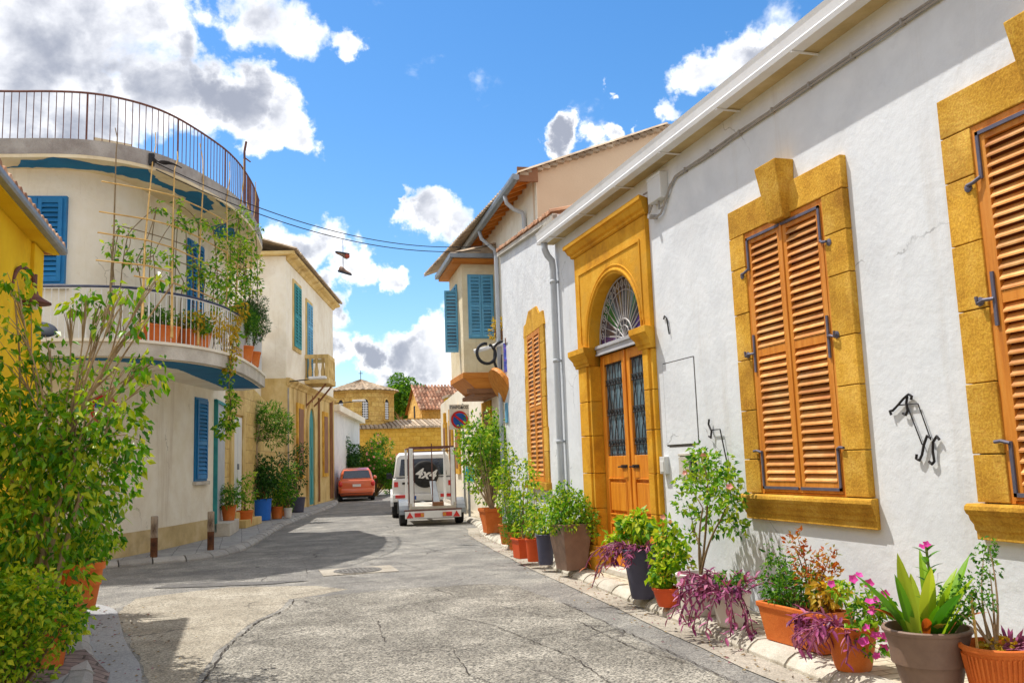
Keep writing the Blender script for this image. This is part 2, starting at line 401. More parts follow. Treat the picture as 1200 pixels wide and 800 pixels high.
M['leaf_dark'] = leafm('dark leaves', [(0.010, 0.05, 0.008), (0.025, 0.11, 0.012), (0.07, 0.20, 0.02)], 0.25)
M['leaf_mid'] = leafm('mid green leaves', [(0.02, 0.10, 0.008), (0.07, 0.24, 0.012), (0.20, 0.38, 0.02)], 0.35)
M['leaf_fresh'] = leafm('fresh leaves', [(0.03, 0.15, 0.008), (0.12, 0.33, 0.012), (0.28, 0.48, 0.025), (0.48, 0.56, 0.05)], 0.4)
M['leaf_purple'] = leafm('purple leaves', [(0.09, 0.012, 0.06), (0.22, 0.03, 0.13), (0.38, 0.08, 0.22), (0.55, 0.20, 0.34)], 0.25)
M['leaf_red'] = leafm('red tinted leaves', [(0.30, 0.06, 0.012), (0.55, 0.12, 0.02), (0.55, 0.25, 0.04), (0.20, 0.24, 0.03)], 0.35)
M['leaf_yellow'] = leafm('yellowed leaves', [(0.50, 0.30, 0.02), (0.65, 0.42, 0.03), (0.30, 0.30, 0.03)], 0.4)
M['petal_pink'] = leafm('magenta petals', [(0.55, 0.02, 0.26), (0.72, 0.05, 0.42), (0.80, 0.16, 0.55)], 0.3)
M['petal_rose'] = leafm('pale pink petals', [(0.70, 0.22, 0.20), (0.80, 0.36, 0.32)], 0.3)
M['tree_far'] = leafm('tree leaves', [(0.03, 0.11, 0.01), (0.09, 0.24, 0.014), (0.20, 0.38, 0.03)], 0.4)
M['carred'] = pm('orange red car paint', [(0.70, 0.13, 0.04), (0.74, 0.15, 0.05)], 1.0, 0.3, 0.0, 10, spec=0.6, coat=0.6)
M['carwhite'] = pm('white car paint', [(0.74, 0.74, 0.73), (0.78, 0.78, 0.77)], 1.0, 0.3, 0.0, 10, spec=0.6, coat=0.5)
M['carglass'] = glassm('car glass', (0.015, 0.025, 0.05))
M['redlamp'] = pm('red lens', [(0.55, 0.01, 0.01), (0.65, 0.02, 0.015)], 9.0, 0.25, 0.0, 10, spec=0.7)
M['amber'] = pm('amber lens', [(0.6, 0.22, 0.02), (0.7, 0.3, 0.03)], 9.0, 0.25, 0.0, 10, spec=0.7)
M['plate'] = pm('plate white', [(0.72, 0.72, 0.70), (0.78, 0.78, 0.76)], 9.0, 0.4, 0.0, 10)
M['wheelrim'] = pm('alloy rim', [(0.40, 0.40, 0.41), (0.5, 0.5, 0.5)], 9.0, 0.35, 0.0, 10, metallic=0.6)
M['doorglass'] = glassm('door glass', (0.16, 0.26, 0.32), 0.12)
M['g_purple'] = glassm('violet glass', (0.10, 0.05, 0.22))
M['g_green'] = glassm('green glass', (0.03, 0.22, 0.05))
M['g_dark'] = glassm('smoky glass', (0.10, 0.09, 0.12))
M['g_amber'] = glassm('amber glass', (0.24, 0.15, 0.05))
M['transom'] = pm('grey painted timber', [(0.38, 0.38, 0.40), (0.48, 0.48, 0.50)], 3.0, 0.6, 0.15, 30)
M['fanbar'] = pm('pale fanlight bars', [(0.34, 0.32, 0.32), (0.48, 0.46, 0.45)], 6.0, 0.5, 0.1, 30)
M['signwhite'] = pm('sign white', [(0.72, 0.71, 0.66), (0.78, 0.77, 0.72)], 4.0, 0.5, 0.0)
M['signred'] = pm('sign red', [(0.50, 0.02, 0.02), (0.58, 0.03, 0.03)], 4.0, 0.45, 0.0)
M['signblue'] = pm('sign blue', [(0.01, 0.08, 0.36), (0.02, 0.11, 0.44)], 4.0, 0.45, 0.0)
M['signtext'] = pm('sign dark lettering', [(0.03, 0.04, 0.06), (0.05, 0.06, 0.08)], 4.0, 0.6, 0.0)
M['turq'] = pm('turquoise plastic', [(0.03, 0.40, 0.48), (0.06, 0.50, 0.58)], 4.0, 0.5, 0.0)
M['flagcol'] = pm('violet blue cloth', [(0.10, 0.03, 0.30), (0.06, 0.12, 0.52), (0.40, 0.06, 0.22)], 6.0, 0.8, 0.0)
M['shoe'] = pm('worn shoe', [(0.10, 0.07, 0.06), (0.28, 0.18, 0.13), (0.40, 0.30, 0.24)], 14.0, 0.8, 0.2, 40)
M['shoered'] = pm('red shoe toe', [(0.34, 0.05, 0.03), (0.44, 0.09, 0.05)], 14.0, 0.6, 0.2, 40)
M['rustpost'] = pm('rusty bollard', [(0.04, 0.02, 0.012), (0.12, 0.045, 0.02), (0.20, 0.10, 0.05)], 6, 0.85, 0.3, 30)
M['postrust'] = pm('flaking bollard', [(0.10, 0.06, 0.04), (0.36, 0.29, 0.22), (0.56, 0.50, 0.42)], 5.5, 0.85, 0.3, 30, stretch=(1, 1, 0.5))
M['darkvoid'] = pm('dark opening', [(0.012, 0.011, 0.012), (0.02, 0.018, 0.02)], 4.0, 0.9, 0.0)
M['earth'] = pm('pale dusty ground', [(0.24, 0.21, 0.17), (0.34, 0.30, 0.24)], 0.6, 0.95, 0.3, 8, fine=0.2)
M['paver'] = brickm('cream pavers', (0.50, 0.44, 0.33), (0.60, 0.54, 0.42), (0.26, 0.22, 0.16), 0.22, 0.11, 0.008, noise_amt=0.6, stain=(0.30, 0.26, 0.14))
M['paver_g'] = brickm('grey pavement slabs', (0.32, 0.32, 0.32), (0.38, 0.38, 0.37), (0.20, 0.20, 0.20), 0.4, 0.4, 0.008, noise_amt=0.5, off=0.0)
M['paver_b'] = brickm('brown paver ramp', (0.20, 0.15, 0.14), (0.27, 0.21, 0.19), (0.10, 0.08, 0.07), 0.24, 0.12, 0.01, noise_amt=0.6)

def asphalt(name, cols, crack=0.0, agg=0.5, cscale=0.55, ascale=90.0, bump=0.5):
    m, nt, b = base_mat(name)
    tcn = nn(nt, 'ShaderNodeTexCoord')
    vec = tcn.outputs['Object']
    col = ramp_node(nt, noise_node(nt, vec, 1.3, 10, 0.70, 0.3), cols, 0.30, 0.72)
    a = nn(nt, 'ShaderNodeTexVoronoi')
    a.inputs['Scale'].default_value = ascale
    nt.links.new(vec, a.inputs['Vector'])
    av = nn(nt, 'ShaderNodeSeparateColor')
    nt.links.new(a.outputs['Color'], av.inputs[0])
    big = noise_node(nt, vec, 25, 3, 0.6)
    fleck = mixc(nt, 0.35, av.outputs[0], big)
    col = mixc(nt, agg, col, ramp_node(nt, fleck, [(0.06, 0.06, 0.06), (0.45, 0.45, 0.45), (0.96, 0.95, 0.92)], 0.15, 0.85), 'OVERLAY')
    # worn stains
    st = maprange(nt, noise_node(nt, vec, 0.45, 8, 0.7), 0.54, 0.68, 0, 0.45)
    col = mixc(nt, st, col, tuple(v * 0.55 for v in cols[0]))
    h = big
    if crack:
        d = nn(nt, 'ShaderNodeVectorMath', operation='MULTIPLY_ADD')
        nz = nn(nt, 'ShaderNodeTexNoise')
        nz.inputs['Scale'].default_value = 2.2
        nz.inputs['Detail'].default_value = 6
        nt.links.new(vec, nz.inputs['Vector'])
        nt.links.new(nz.outputs['Color'], d.inputs[0])
        d.inputs[1].default_value = (0.55, 0.55, 0.55)
        nt.links.new(vec, d.inputs[2])
        v = nn(nt, 'ShaderNodeTexVoronoi', feature='DISTANCE_TO_EDGE')
        v.inputs['Scale'].default_value = cscale
        nt.links.new(d.outputs[0], v.inputs['Vector'])
        gate = maprange(nt, noise_node(nt, vec, 0.7, 4), 0.48, 0.60, 0, 1)
        c = nn(nt, 'ShaderNodeMath', operation='MULTIPLY')
        nt.links.new(maprange(nt, v.outputs['Distance'], 0.002, 0.010, crack, 0), c.inputs[0])
        nt.links.new(gate, c.inputs[1])
        col = mixc(nt, c.outputs[0], col, (0.035, 0.03, 0.03))
    nt.links.new(col, b.inputs['Base Color'])
    b.inputs['Roughness'].default_value = 0.9
    b.inputs['Specular IOR Level'].default_value = 0.25
    bp = nn(nt, 'ShaderNodeBump')
    bp.inputs['Strength'].default_value = bump
    bp.inputs['Distance'].default_value = 0.012
    nt.links.new(fleck, bp.inputs['Height'])
    nt.links.new(bp.outputs[0], b.inputs['Normal'])
    return m
M['road'] = asphalt('worn road', [(0.15, 0.145, 0.138), (0.24, 0.23, 0.212), (0.40, 0.38, 0.335)], 0.85, 0.55, 0.5, 95.0)
M['coarse'] = asphalt('coarse asphalt', [(0.14, 0.13, 0.112), (0.245, 0.23, 0.20), (0.41, 0.385, 0.335)], 0.75, 0.9, 0.35, 80.0, 0.7)
M['tanroad'] = asphalt('tan concrete road', [(0.24, 0.21, 0.165), (0.34, 0.305, 0.245), (0.45, 0.41, 0.34)], 0.7, 0.6, 0.6)
M['gutter'] = asphalt('gutter concrete', [(0.27, 0.24, 0.19), (0.40, 0.36, 0.30), (0.52, 0.48, 0.41)], 0.8, 0.3, 1.2)
M['gutter_g'] = asphalt('grey gutter slab', [(0.30, 0.31, 0.32), (0.38, 0.38, 0.39)], 0.4, 0.25, 1.2)
M['darkpatch'] = asphalt('dark repair patch', [(0.12, 0.115, 0.11), (0.17, 0.165, 0.16)], 0.4, 0.4, 0.6)
M['litter'] = leafm('dry leaf litter', [(0.10, 0.06, 0.025), (0.28, 0.18, 0.07), (0.40, 0.30, 0.14), (0.30, 0.05, 0.16)], 0.1, 0.8)
M['crackline'] = pm('crack fill', [(0.035, 0.03, 0.028), (0.07, 0.06, 0.055)], 12, 0.95, 0.3, 40)
M['manhole'] = pm('cast manhole', [(0.16, 0.15, 0.14), (0.24, 0.23, 0.21)], 12, 0.75, 0.5, 50, metallic=0.2)

# ------------------------------------------------------------------ mesh helpers
Z3 = Vector((0, 0, 1))
class Fr:
    """Wall frame: a along the wall, d out of it, z up."""
    def __init__(s, o, u, n=None):
        s.o = Vector((o[0], o[1], o[2] if len(o) > 2 else 0.0))
        s.u = Vector((u[0], u[1], 0)).normalized()
        s.n = Vector((n[0], n[1], 0)).normalized() if n else Vector((-s.u.y, s.u.x, 0))
    def p(s, a, d, z):
        return s.o + s.u * a + s.n * d + Z3 * z
WORLD = Fr((0, 0), (1, 0), (0, 1))

class MB:
    def __init__(s):
        s.v = []; s.f = []; s.m = []; s.sm = []
        s.mi = 0; s.smooth = False
    def face(s, idx):
        s.f.append(tuple(idx)); s.m.append(s.mi); s.sm.append(s.smooth)
    def add(s, pts, faces):
        b = len(s.v)
        s.v.extend(Vector(p) for p in pts)
        for f in faces:
            s.face([b + i for i in f])
    def hexa(s, p):
        s.add(p, [(0, 3, 2, 1), (4, 5, 6, 7), (0, 1, 5, 4), (1, 2, 6, 5), (2, 3, 7, 6), (3, 0, 4, 7)])
    def fbox(s, fr, a0, a1, d0, d1, z0, z1):
        s.hexa([fr.p(a0, d0, z0), fr.p(a1, d0, z0), fr.p(a1, d1, z0), fr.p(a0, d1, z0),
                fr.p(a0, d0, z1), fr.p(a1, d0, z1), fr.p(a1, d1, z1), fr.p(a0, d1, z1)])
    def box(s, x0, x1, y0, y1, z0, z1):
        s.fbox(WORLD, x0, x1, y0, y1, z0, z1)
    def cbox(s, c, sx, sy, sz, mat=None):
        q = []
        for z in (-1, 1):
            for x, y in ((-1, -1), (1, -1), (1, 1), (-1, 1)):
                v = Vector((x * sx / 2, y * sy / 2, z * sz / 2))
                q.append(Vector(c) + (mat @ v if mat else v))
        s.hexa(q)
    def fprism(s, fr, poly, d0, d1):
        n = len(poly)
        pts = [fr.p(a, d0, z) for a, z in poly] + [fr.p(a, d1, z) for a, z in poly]
        fs = [tuple(range(n)), tuple(range(2 * n - 1, n - 1, -1))]
        for i in range(n):
            j = (i + 1) % n
            fs.append((i, i + n, j + n, j))
        s.add(pts, fs)
    def hprism(s, poly, z0, z1):
        n = len(poly)
        pts = [Vector((x, y, z0)) for x, y in poly] + [Vector((x, y, z1)) for x, y in poly]
        fs = [tuple(range(n - 1, -1, -1)), tuple(range(n, 2 * n))]
        for i in range(n):
            j = (i + 1) % n
            fs.append((i, j, j + n, i + n))
        s.add(pts, fs)
    def sheet(s, poly, z):
        s.add([Vector((x, y, z)) for x, y in poly], [tuple(range(len(poly)))])
    def sweep(s, fr, prof, a0, a1, e0=0.0, e1=0.0):
        """profile [(d, z)] swept along a; e0/e1 widen each end with d (a mitred return)."""
        n = len(prof)
        pts = [fr.p(a0 - e0 * d, d, z) for d, z in prof] + [fr.p(a1 + e1 * d, d, z) for d, z in prof]
        fs = [tuple(range(n)), tuple(range(2 * n - 1, n - 1, -1))]
        for i in range(n):
            j = (i + 1) % n
            fs.append((i, i + n, j + n, j))
        s.add(pts, fs)
    def tube(s, pts, r, n=6, cap=True):
        pts = [Vector(p) for p in pts]
        k = len(pts)
        rs = r if isinstance(r, (list, tuple)) else [r] * k
        t0 = (pts[1] - pts[0]).normalized()
        ref = Vector((0, 0, 1)) if abs(t0.z) < 0.9 else Vector((1, 0, 0))
        nrm = t0.cross(ref).normalized()
        b = len(s.v)
        for i in range(k):
            t = (pts[min(i + 1, k - 1)] - pts[max(i - 1, 0)]).normalized()
            nrm = (nrm - t * nrm.dot(t))
            nrm = nrm.normalized() if nrm.length > 1e-6 else t.orthogonal().normalized()
            bn = t.cross(nrm)
            for j in range(n):
                a = 2 * PI * j / n
                s.v.append(pts[i] + (nrm * math.cos(a) + bn * math.sin(a)) * rs[i])
        for i in range(k - 1):
            for j in range(n):
                j2 = (j + 1) % n
                s.face((b + i * n + j, b + i * n + j2, b + (i + 1) * n + j2, b + (i + 1) * n + j))
        if cap:
            s.face([b + j for j in range(n - 1, -1, -1)])
            s.face([b + (k - 1) * n + j for j in range(n)])
    def lathe(s, prof, c, n=20, ang0=0.0, axis=None, sx=1.0, sy=1.0):
        c = Vector(c)
        b = len(s.v)
        for (r, z) in prof:
            for j in range(n):
                a = 2 * PI * j / n + ang0
                v = Vector((math.cos(a) * r * sx, math.sin(a) * r * sy, z))
                s.v.append(c + (axis @ v if axis else v))
        for i in range(len(prof) - 1):
            for j in range(n):
                j2 = (j + 1) % n
                s.face((b + i * n + j, b + i * n + j2, b + (i + 1) * n + j2, b + (i + 1) * n + j))
        s.face([b + j for j in range(n - 1, -1, -1)])
        e = b + (len(prof) - 1) * n
        s.face([e + j for j in range(n)])
    def wallstrip(s, pts, z0, z1):
        """upright sheet along a plan polyline; z1 may be a list."""
        k = len(pts)
        b = len(s.v)
        zz = z1 if isinstance(z1, (list, tuple)) else [z1] * k
        for (x, y), z in zip(pts, zz):
            s.v.append(Vector((x, y, z0))); s.v.append(Vector((x, y, z)))
        for i in range(k - 1):
            s.face((b + 2 * i, b + 2 * i + 2, b + 2 * i + 3, b + 2 * i + 1))
    def leaf(s, p, d, nrm, L, Wd, fold=0.25):
        d = d.normalized()
        sd = d.cross(nrm)
        if sd.length < 1e-4:
            sd = d.orthogonal()
        sd.normalize()
        up = sd.cross(d)
        b = len(s.v)
        m = p + d * (L * 0.42)
        s.v.extend((p, m + sd * Wd / 2 + up * Wd * fold, p + d * L - up * L * 0.08, m - sd * Wd / 2 + up * Wd * fold))
        s.face((b, b + 1, b + 2)); s.face((b, b + 2, b + 3))
    def blade(s, p, d, L, Wd, droop, seg=5, fold=0.2, side=None):
        """long arching leaf"""
        d = d.normalized()
        sd = d.cross(Z3) if side is None else side
        if sd.length < 1e-3:
            sd = Vector((1, 0, 0))
        sd.normalize()
        b = len(s.v)
        q = p.copy(); dd = d.copy()
        for i in range(seg + 1):
            t = i / seg
            w = Wd * (math.sin(PI * (0.12 + 0.88 * t)) ** 0.8 if t < 1 else 0.03) * 0.5
            up = sd.cross(dd).normalized()
            s.v.append(q + sd * w + up * w * fold); s.v.append(q.copy()); s.v.append(q - sd * w + up * w * fold)
            dd = (dd + Vector((0, 0, -droop / seg))).normalized()
            q = q + dd * (L / seg)
        for i in range(seg):
            a = b + 3 * i
            s.face((a, a + 1, a + 4, a + 3)); s.face((a + 1, a + 2, a + 5, a + 4))
    def build(s, name, mats, parent=None, smooth=None, bevel=0.0, loc=None, seg=2):
        me = bpy.data.meshes.new(name)
        if parent is not None:
            rt = parent
            while rt.parent:
                rt = rt.parent
            off = rt.location.copy()
        else:
            off = Vector(loc) if loc is not None else Vector((0, 0, 0))
        me.from_pydata([tuple(p - off) for p in s.v], [], s.f)
        if not isinstance(mats, (list, tuple)):
            mats = [mats]
        for mt in mats:
            me.materials.append(M[mt])
        me.polygons.foreach_set('material_index', s.m)
        me.polygons.foreach_set('use_smooth', s.sm if smooth is None else [smooth] * len(s.f))
        me.update()
        if any(mt in UVMATS for mt in mats):
            uv = me.uv_layers.new(name='box')
            dat = [0.0] * (2 * len(me.loops))
            for p in me.polygons:
                n = p.normal
                if abs(n.z) > 0.7:
                    t1, t2 = Vector((1, 0, 0)), Vector((0, 1, 0))
                else:
                    t1 = Vector((-n.y, n.x, 0)).normalized(); t2 = Z3
                for li in p.loop_indices:
                    co = s.v[me.loops[li].vertex_index]
                    dat[2 * li] = co.dot(t1); dat[2 * li + 1] = co.dot(t2)
            uv.data.foreach_set('uv', dat)
        o = bpy.data.objects.new(name, me)
        sc.collection.objects.link(o)
        if parent is not None:
            o.parent = parent
        else:
            o.location = off
        if bevel:
            md = o.modifiers.new('bevel', 'BEVEL')
            md.width = bevel; md.segments = seg; md.limit_method = 'ANGLE'; md.angle_limit = R(40)
        return o
UVMATS = {'oldstone', 'church', 'churchwall', 'paver', 'paver_g', 'paver_b'}

def tag(o, label, cat, group=None, kind=None):
    o['label'] = label; o['category'] = cat
    if group: o['group'] = group
    if kind: o['kind'] = kind
    return o
def thing(name, loc, label, cat, group=None):
    o = bpy.data.objects.new(name, None)
    o.empty_display_size = 0.2
    sc.collection.objects.link(o)
    o.location = loc
    return tag(o, label, cat, group)
def structure(o, label=None):
    o['kind'] = 'structure'
    if label: o['label'] = label
    return o
def copy_thing(root, loc, rz, label, group=None):
    r = root.copy(); sc.collection.objects.link(r)
    r.location = loc; r.rotation_euler = (0, 0, rz)
    r['label'] = label
    if group: r['group'] = group
    for ch in list(root.children):
        c = ch.copy(); sc.collection.objects.link(c); c.parent = r
        for g in list(ch.children):
            d = g.copy(); sc.collection.objects.link(d); d.parent = c
    return r
def rv(rng, s=1.0):
    while True:
        v = Vector((rng.uniform(-1, 1), rng.uniform(-1, 1), rng.uniform(-1, 1)))
        if 0.05 < v.length < 1:
            return v * s
def bez(a, b, c, n=8):
    a, b, c = Vector(a), Vector(b), Vector(c)
    return [a * (1 - t) ** 2 + b * 2 * t * (1 - t) + c * t * t for t in [i / n for i in range(n + 1)]]
def arc_pts(cx, cz, rx, rz, a0, a1, n):
    return [(cx + rx * math.cos(a0 + (a1 - a0) * i / n), cz + rz * math.sin(a0 + (a1 - a0) * i / n)) for i in range(n + 1)]
def resample(pts, step):
    out = []
    for i in range(len(pts) - 1):
        a, b = Vector(pts[i]), Vector(pts[i + 1])
        k = max(1, int(round((b - a).length / step)))
        for j in range(k):
            out.append(a.lerp(b, j / k))
    out.append(Vector(pts[-1]))
    return out
def smooth_poly(pts, it=2):
    pts = [Vector((p[0], p[1])) for p in pts]
    for _ in range(it):
        q = [pts[0]]
        for i in range(len(pts) - 1):
            q.append(pts[i].lerp(pts[i + 1], 0.25)); q.append(pts[i].lerp(pts[i + 1], 0.75))
        q.append(pts[-1]); pts = q
    return [(p.x, p.y) for p in pts]
def offset_poly(pts, d):
    """offset to the left of travel by d"""
    out = []
    for i in range(len(pts)):
        a = Vector(pts[max(i - 1, 0)]); b = Vector(pts[min(i + 1, len(pts) - 1)])
        t = (b - a).normalized()
        out.append((pts[i][0] - t.y * d, pts[i][1] + t.x * d))
    return out
def point_on(pts, s):
    """point and tangent at arc length s of a plan polyline"""
    for i in range(len(pts) - 1):
        a, b = Vector(pts[i]), Vector(pts[i + 1])
        l = (b - a).length
        if s <= l or i == len(pts) - 2:
            return a.lerp(b, s / l), (b - a).normalized()
        s -= l

# leaves
def foliage(mb, clusters, n, L, Wd, rng, droop=0.3, fold=0.25, up=0.5):
    for c in clusters:
        cx = Vector(c[:3]); r = c[3]
        rz = c[4] if len(c) > 4 else r
        for _ in range(max(4, int(1.75 * n * (r / 0.3) ** 2))):
            v = rv(rng)
            v *= (v.length ** -0.35)
            p = cx + Vector((v.x * r, v.y * r, v.z * rz))
            d = (v * 0.7 + rv(rng, 0.9) + Vector((0, 0, -droop)))
            nr = (Vector((0, 0, up)) + rv(rng, 0.8) + v * 0.3)
            k = rng.uniform(0.5, 1.35)
            mb.leaf(p, d, nr, L * k, Wd * k, fold)
def limbs(mb, base, targets, r0, rng, n=6, spread=0.5):
    base = Vector(base)
    for t in targets:
        t = Vector(t[:3])
        mid = base.lerp(t, 0.45) + Vector((rng.uniform(-1, 1), rng.uniform(-1, 1), 0)) * (t - base).length * 0.12
        mid.z += (t - base).length * 0.12 * spread
        b0 = base + Vector((rng.uniform(-1, 1), rng.uniform(-1, 1), 0)) * r0 * 1.2
        ps = bez(b0, mid, t, n)
        mb.tube(ps, [r0 * (1 - 0.8 * i / n) for i in range(n + 1)], 5)
def flower(mb, p, d, r, rng, k=5):
    d = d.normalized()
    t1 = d.orthogonal().normalized(); t2 = d.cross(t1)
    b = len(mb.v)
    mb.v.append(p - d * r * 0.25)
    for i in range(k * 2):
        a = 2 * PI * i / (k * 2) + rng.random() * 0.2
        rr = r if i % 2 else r * 0.72
        mb.v.append(p + (t1 * math.cos(a) + t2 * math.sin(a)) * rr + d * (0.08 * r if i % 2 else 0.0))
    for i in range(k * 2):
        mb.face((b, b + 1 + i, b + 1 + (i + 1) % (k * 2)))

# ------------------------------------------------------------------ ground, road, kerbs, pavements
SW = 0.10        # pavement height
m = MB(); m.sheet([(-300, -60), (300, -60), (300, 500), (-300, 500)], 0.0)
structure(m.build('ground', 'earth'))
KR = smooth_poly([(3.55, -3), (3.6, 2), (3.73, 5.375), (3.81, 6.73), (4.085, 10.18), (4.45, 14.8), (4.91, 19.0), (5.35, 20.6), (5.72, 23), (6.0, 26), (6.7, 34), (7.6, 44), (8.0, 50)], 2)
KL = smooth_poly([(-30, 15.2), (-12, 15.8), (-4, 16.3), (-2.27, 16.68), (-1.5, 16.95), (-0.66, 17.0), (-0.07, 18.06), (0.27, 19.9), (0.64, 22.45), (1.32, 26.9), (3.37, 35.7), (4.3, 42), (4.6, 50)], 2)
KN = smooth_poly([(-1.0, -5), (-0.98, 5.0), (-0.98, 7.57), (-1.33, 9.1), (-1.56, 10.6), (-1.72, 11.6), (-2.2, 12.3), (-3.2, 12.6), (-12, 13.0), (-30, 13.4)], 2)
road = [(p[0], p[1]) for p in KR] + [(8.0, 58), (4.6, 58)] + list(reversed(KL)) + list(reversed(KN))
m = MB(); m.sheet(road, 0.004)
structure(m.build('road', 'road'))
def wob(poly, amp, step, rng):
    p = resample([Vector((x, y, 0)) for x, y in poly + [poly[0]]], step)[:-1]
    return [(q.x + rng.uniform(-amp, amp), q.y + rng.uniform(-amp, amp)) for q in p]
rng = random.Random(5)
coarse = [(-0.50, 5.0), (-0.44, 6.35), (-0.28, 7.24), (-0.15, 8.44), (0.14, 9.75), (0.46, 10.45), (0.6, 11.27), (1.16, 11.33), (1.93, 11.46), (2.96, 11.3), (3.3, 10.9), (3.34, 8.6), (3.22, 6.46), (3.16, 4.5), (3.1, -3), (-0.6, -3)]
m = MB(); m.sheet(wob(coarse, 0.035, 0.12, rng), 0.008)
structure(m.build('road_resurfacing', 'coarse'), 'coarse grey asphalt patch with a ragged edge in the foreground')
tan = [(-0.62, 4.0), (-0.62, 7.2), (-1.06, 9.6), (-1.36, 10.9), (-1.3, 12.4), (-0.2, 12.9), (0.9, 12.4), (1.3, 11.8), (0.8, 11.4), (0.55, 11.3), (0.4, 10.5), (0.1, 9.8), (-0.2, 8.45), (-0.33, 7.2), (-0.5, 5.5), (-0.6, 4.0)]
m = MB(); m.sheet(wob(tan, 0.02, 0.15, rng), 0.006)
structure(m.build('road_concrete', 'tanroad'), 'smooth tan concrete beside the left kerb')
m = MB()
gpts = [p for p in KN if p[1] > -4 and p[0] > -2.3]
go = offset_poly(gpts, -0.30)
m.add([Vector((x, y, 0.0105)) for x, y in gpts] + [Vector((x, y, 0.0105)) for x, y in go],
      [(i + len(gpts), i + 1 + len(gpts), i + 1, i) for i in range(len(gpts) - 1)])
structure(m.build('near_gutter', 'gutter_g'))
m = MB()
gpts = [p for p in KR if p[1] < 21]
go = offset_poly(gpts, 0.26)
go = [(x + rng.uniform(-0.02, 0.02), y) for x, y in go]
m.add([Vector((x, y, 0.0115)) for x, y in gpts] + [Vector((x, y, 0.0115)) for x, y in go],
      [(i, i + 1, i + 1 + len(gpts), i + len(gpts)) for i in range(len(gpts) - 1)])
structure(m.build('gutter', 'gutter'))
# repair patches and long cracks across the road
m = MB()
for poly in ([(-1.2, 13.3), (0.3, 12.85), (0.9, 12.95), (0.1, 13.3), (-1.0, 13.65)],):
    m.sheet(wob(poly, 0.03, 0.15, rng), 0.0135)
structure(m.build('road_patch', 'darkpatch'))
def crack(m, pts, w, rng, z=0.0165):
    p = resample([Vector((x, y, 0)) for x, y in pts], 0.07)
    q = [v + Vector((rng.uniform(-1, 1), rng.uniform(-1, 1), 0)) * 0.012 for v in p]
    b = len(m.v)
    for i, v in enumerate(q):
        t = (q[min(i + 1, len(q) - 1)] - q[max(i - 1, 0)]).normalized()
        ww = w * 0.55 * rng.uniform(0.15, 1.5) * (0.3 if i in (0, len(q) - 1) else 1)
        s = Vector((-t.y, t.x, 0)) * ww
        m.v.append(v + s + Z3 * z); m.v.append(v - s + Z3 * z)
    for i in range(len(q) - 1):
        m.face((b + 2 * i, b + 2 * i + 1, b + 2 * i + 3, b + 2 * i + 2))
m = MB()
for pts, w in (([(0.62, 11.3), (1.2, 11.36), (1.95, 11.5), (3.3, 11.15)], .012), ([(-0.4, 6.6), (-0.26, 7.3), (-0.13, 8.5), (0.16, 9.8), (0.5, 10.5), (0.6, 11.2)], .014),
               ([(1.2, 12.7), (2.3, 12.4), (3.6, 12.6), (4.0, 12.2)], .010), ([(2.3, 11.2), (2.45, 10.2), (3.4, 9.95)], .008),
               ([(1.9, 9.6), (2.3, 8.4), (2.5, 6.8), (2.4, 5.4)], .007), ([(0.9, 10.4), (1.3, 9.2), (1.2, 8.0)], .006), ([(2.7, 9.3), (3.1, 8.2), (3.05, 7.0), (3.2, 6.2)], .008),
               ([(-0.2, 12.6), (1.0, 12.95), (2.6, 13.3), (3.9, 13.0)], .009), ([(3.34, 9.4), (3.3, 8.0), (3.25, 6.3), (3.2, 5.0)], .009), ([(-0.3, 11.9), (0.6, 11.6), (1.5, 12.2), (2.9, 12.0), (3.8, 11.4)], .010), ([(0.2, 8.6), (0.9, 7.9), (1.9, 7.6), (3.1, 7.9)], .008), ([(1.7, 7.6), (1.6, 6.6), (1.9, 5.4)], .008), ([(0.4, 16.6), (1.4, 15.4), (2.9, 15.2), (4.2, 15.6)], .009), ([(2.6, 19.5), (3.2, 17.4), (3.4, 15.3)], .008), ([(1.0, 14.6), (2.4, 14.5), (2.55, 13.3)], .007), ([(0.95, 14.6), (0.9, 13.4), (2.5, 13.25)], .007)):
    crack(m, pts, w, rng)
structure(m.build('road_cracks', 'crackline'))
def kerb_stones(name, line, inner, h, mat, step=0.55, smax=None):
    """row of kerb stones with a sloping face; inner = offset sign towards the pavement"""
    m = MB()
    tot = sum((Vector(line[i + 1]) - Vector(line[i])).length for i in range(len(line) - 1))
    s = 0.0
    r = random.Random(9)
    while s < tot - step:
        n = 3
        pts = [point_on(line, s + 0.011 + (step - 0.022) * i / n) for i in range(n + 1)]
        ring = []
        dz = r.uniform(-0.006, 0.006)
        for p, t in pts:
            nv = Vector((-t.y, t.x)) * inner
            prof = [(0, -0.03), (0.0, h * 0.35), (0.035, h * 0.75 + dz), (0.09, h + 0.006 + dz), (0.20, h + 0.008 + dz), (0.20, -0.03)]
            ring.append([Vector((p.x + nv.x * d, p.y + nv.y * d, z)) for d, z in prof])
        b = len(m.v)
        k = len(ring[0])
        for rg in ring:
            m.v.extend(rg)
        for i in range(n):
            for j in range(k):
                j2 = (j + 1) % k
                m.face((b + i * k + j, b + i * k + j2, b + (i + 1) * k + j2, b + (i + 1) * k + j))
        m.face([b + j for j in range(k)]); m.face([b + n * k + j for j in range(k - 1, -1, -1)])
        s += step
    return structure(m.build(name, mat, bevel=0.006))
kerb_stones('kerb', KR, -1, SW, 'kerb')
kerb_stones('far_kerb', KL, 1, SW, 'kerb_g')
kerb_stones('near_kerb', KN, 1, SW, 'kerb_g', 0.7)
def pavement(name, line, side, far, mat):
    """pavement sheet from the kerb's back edge to a far polygon"""
    m = MB()
    a = offset_poly(line, side * 0.18)
    poly = a + far
    m.sheet(poly, SW)
    o = structure(m.build(name, mat))
    return o
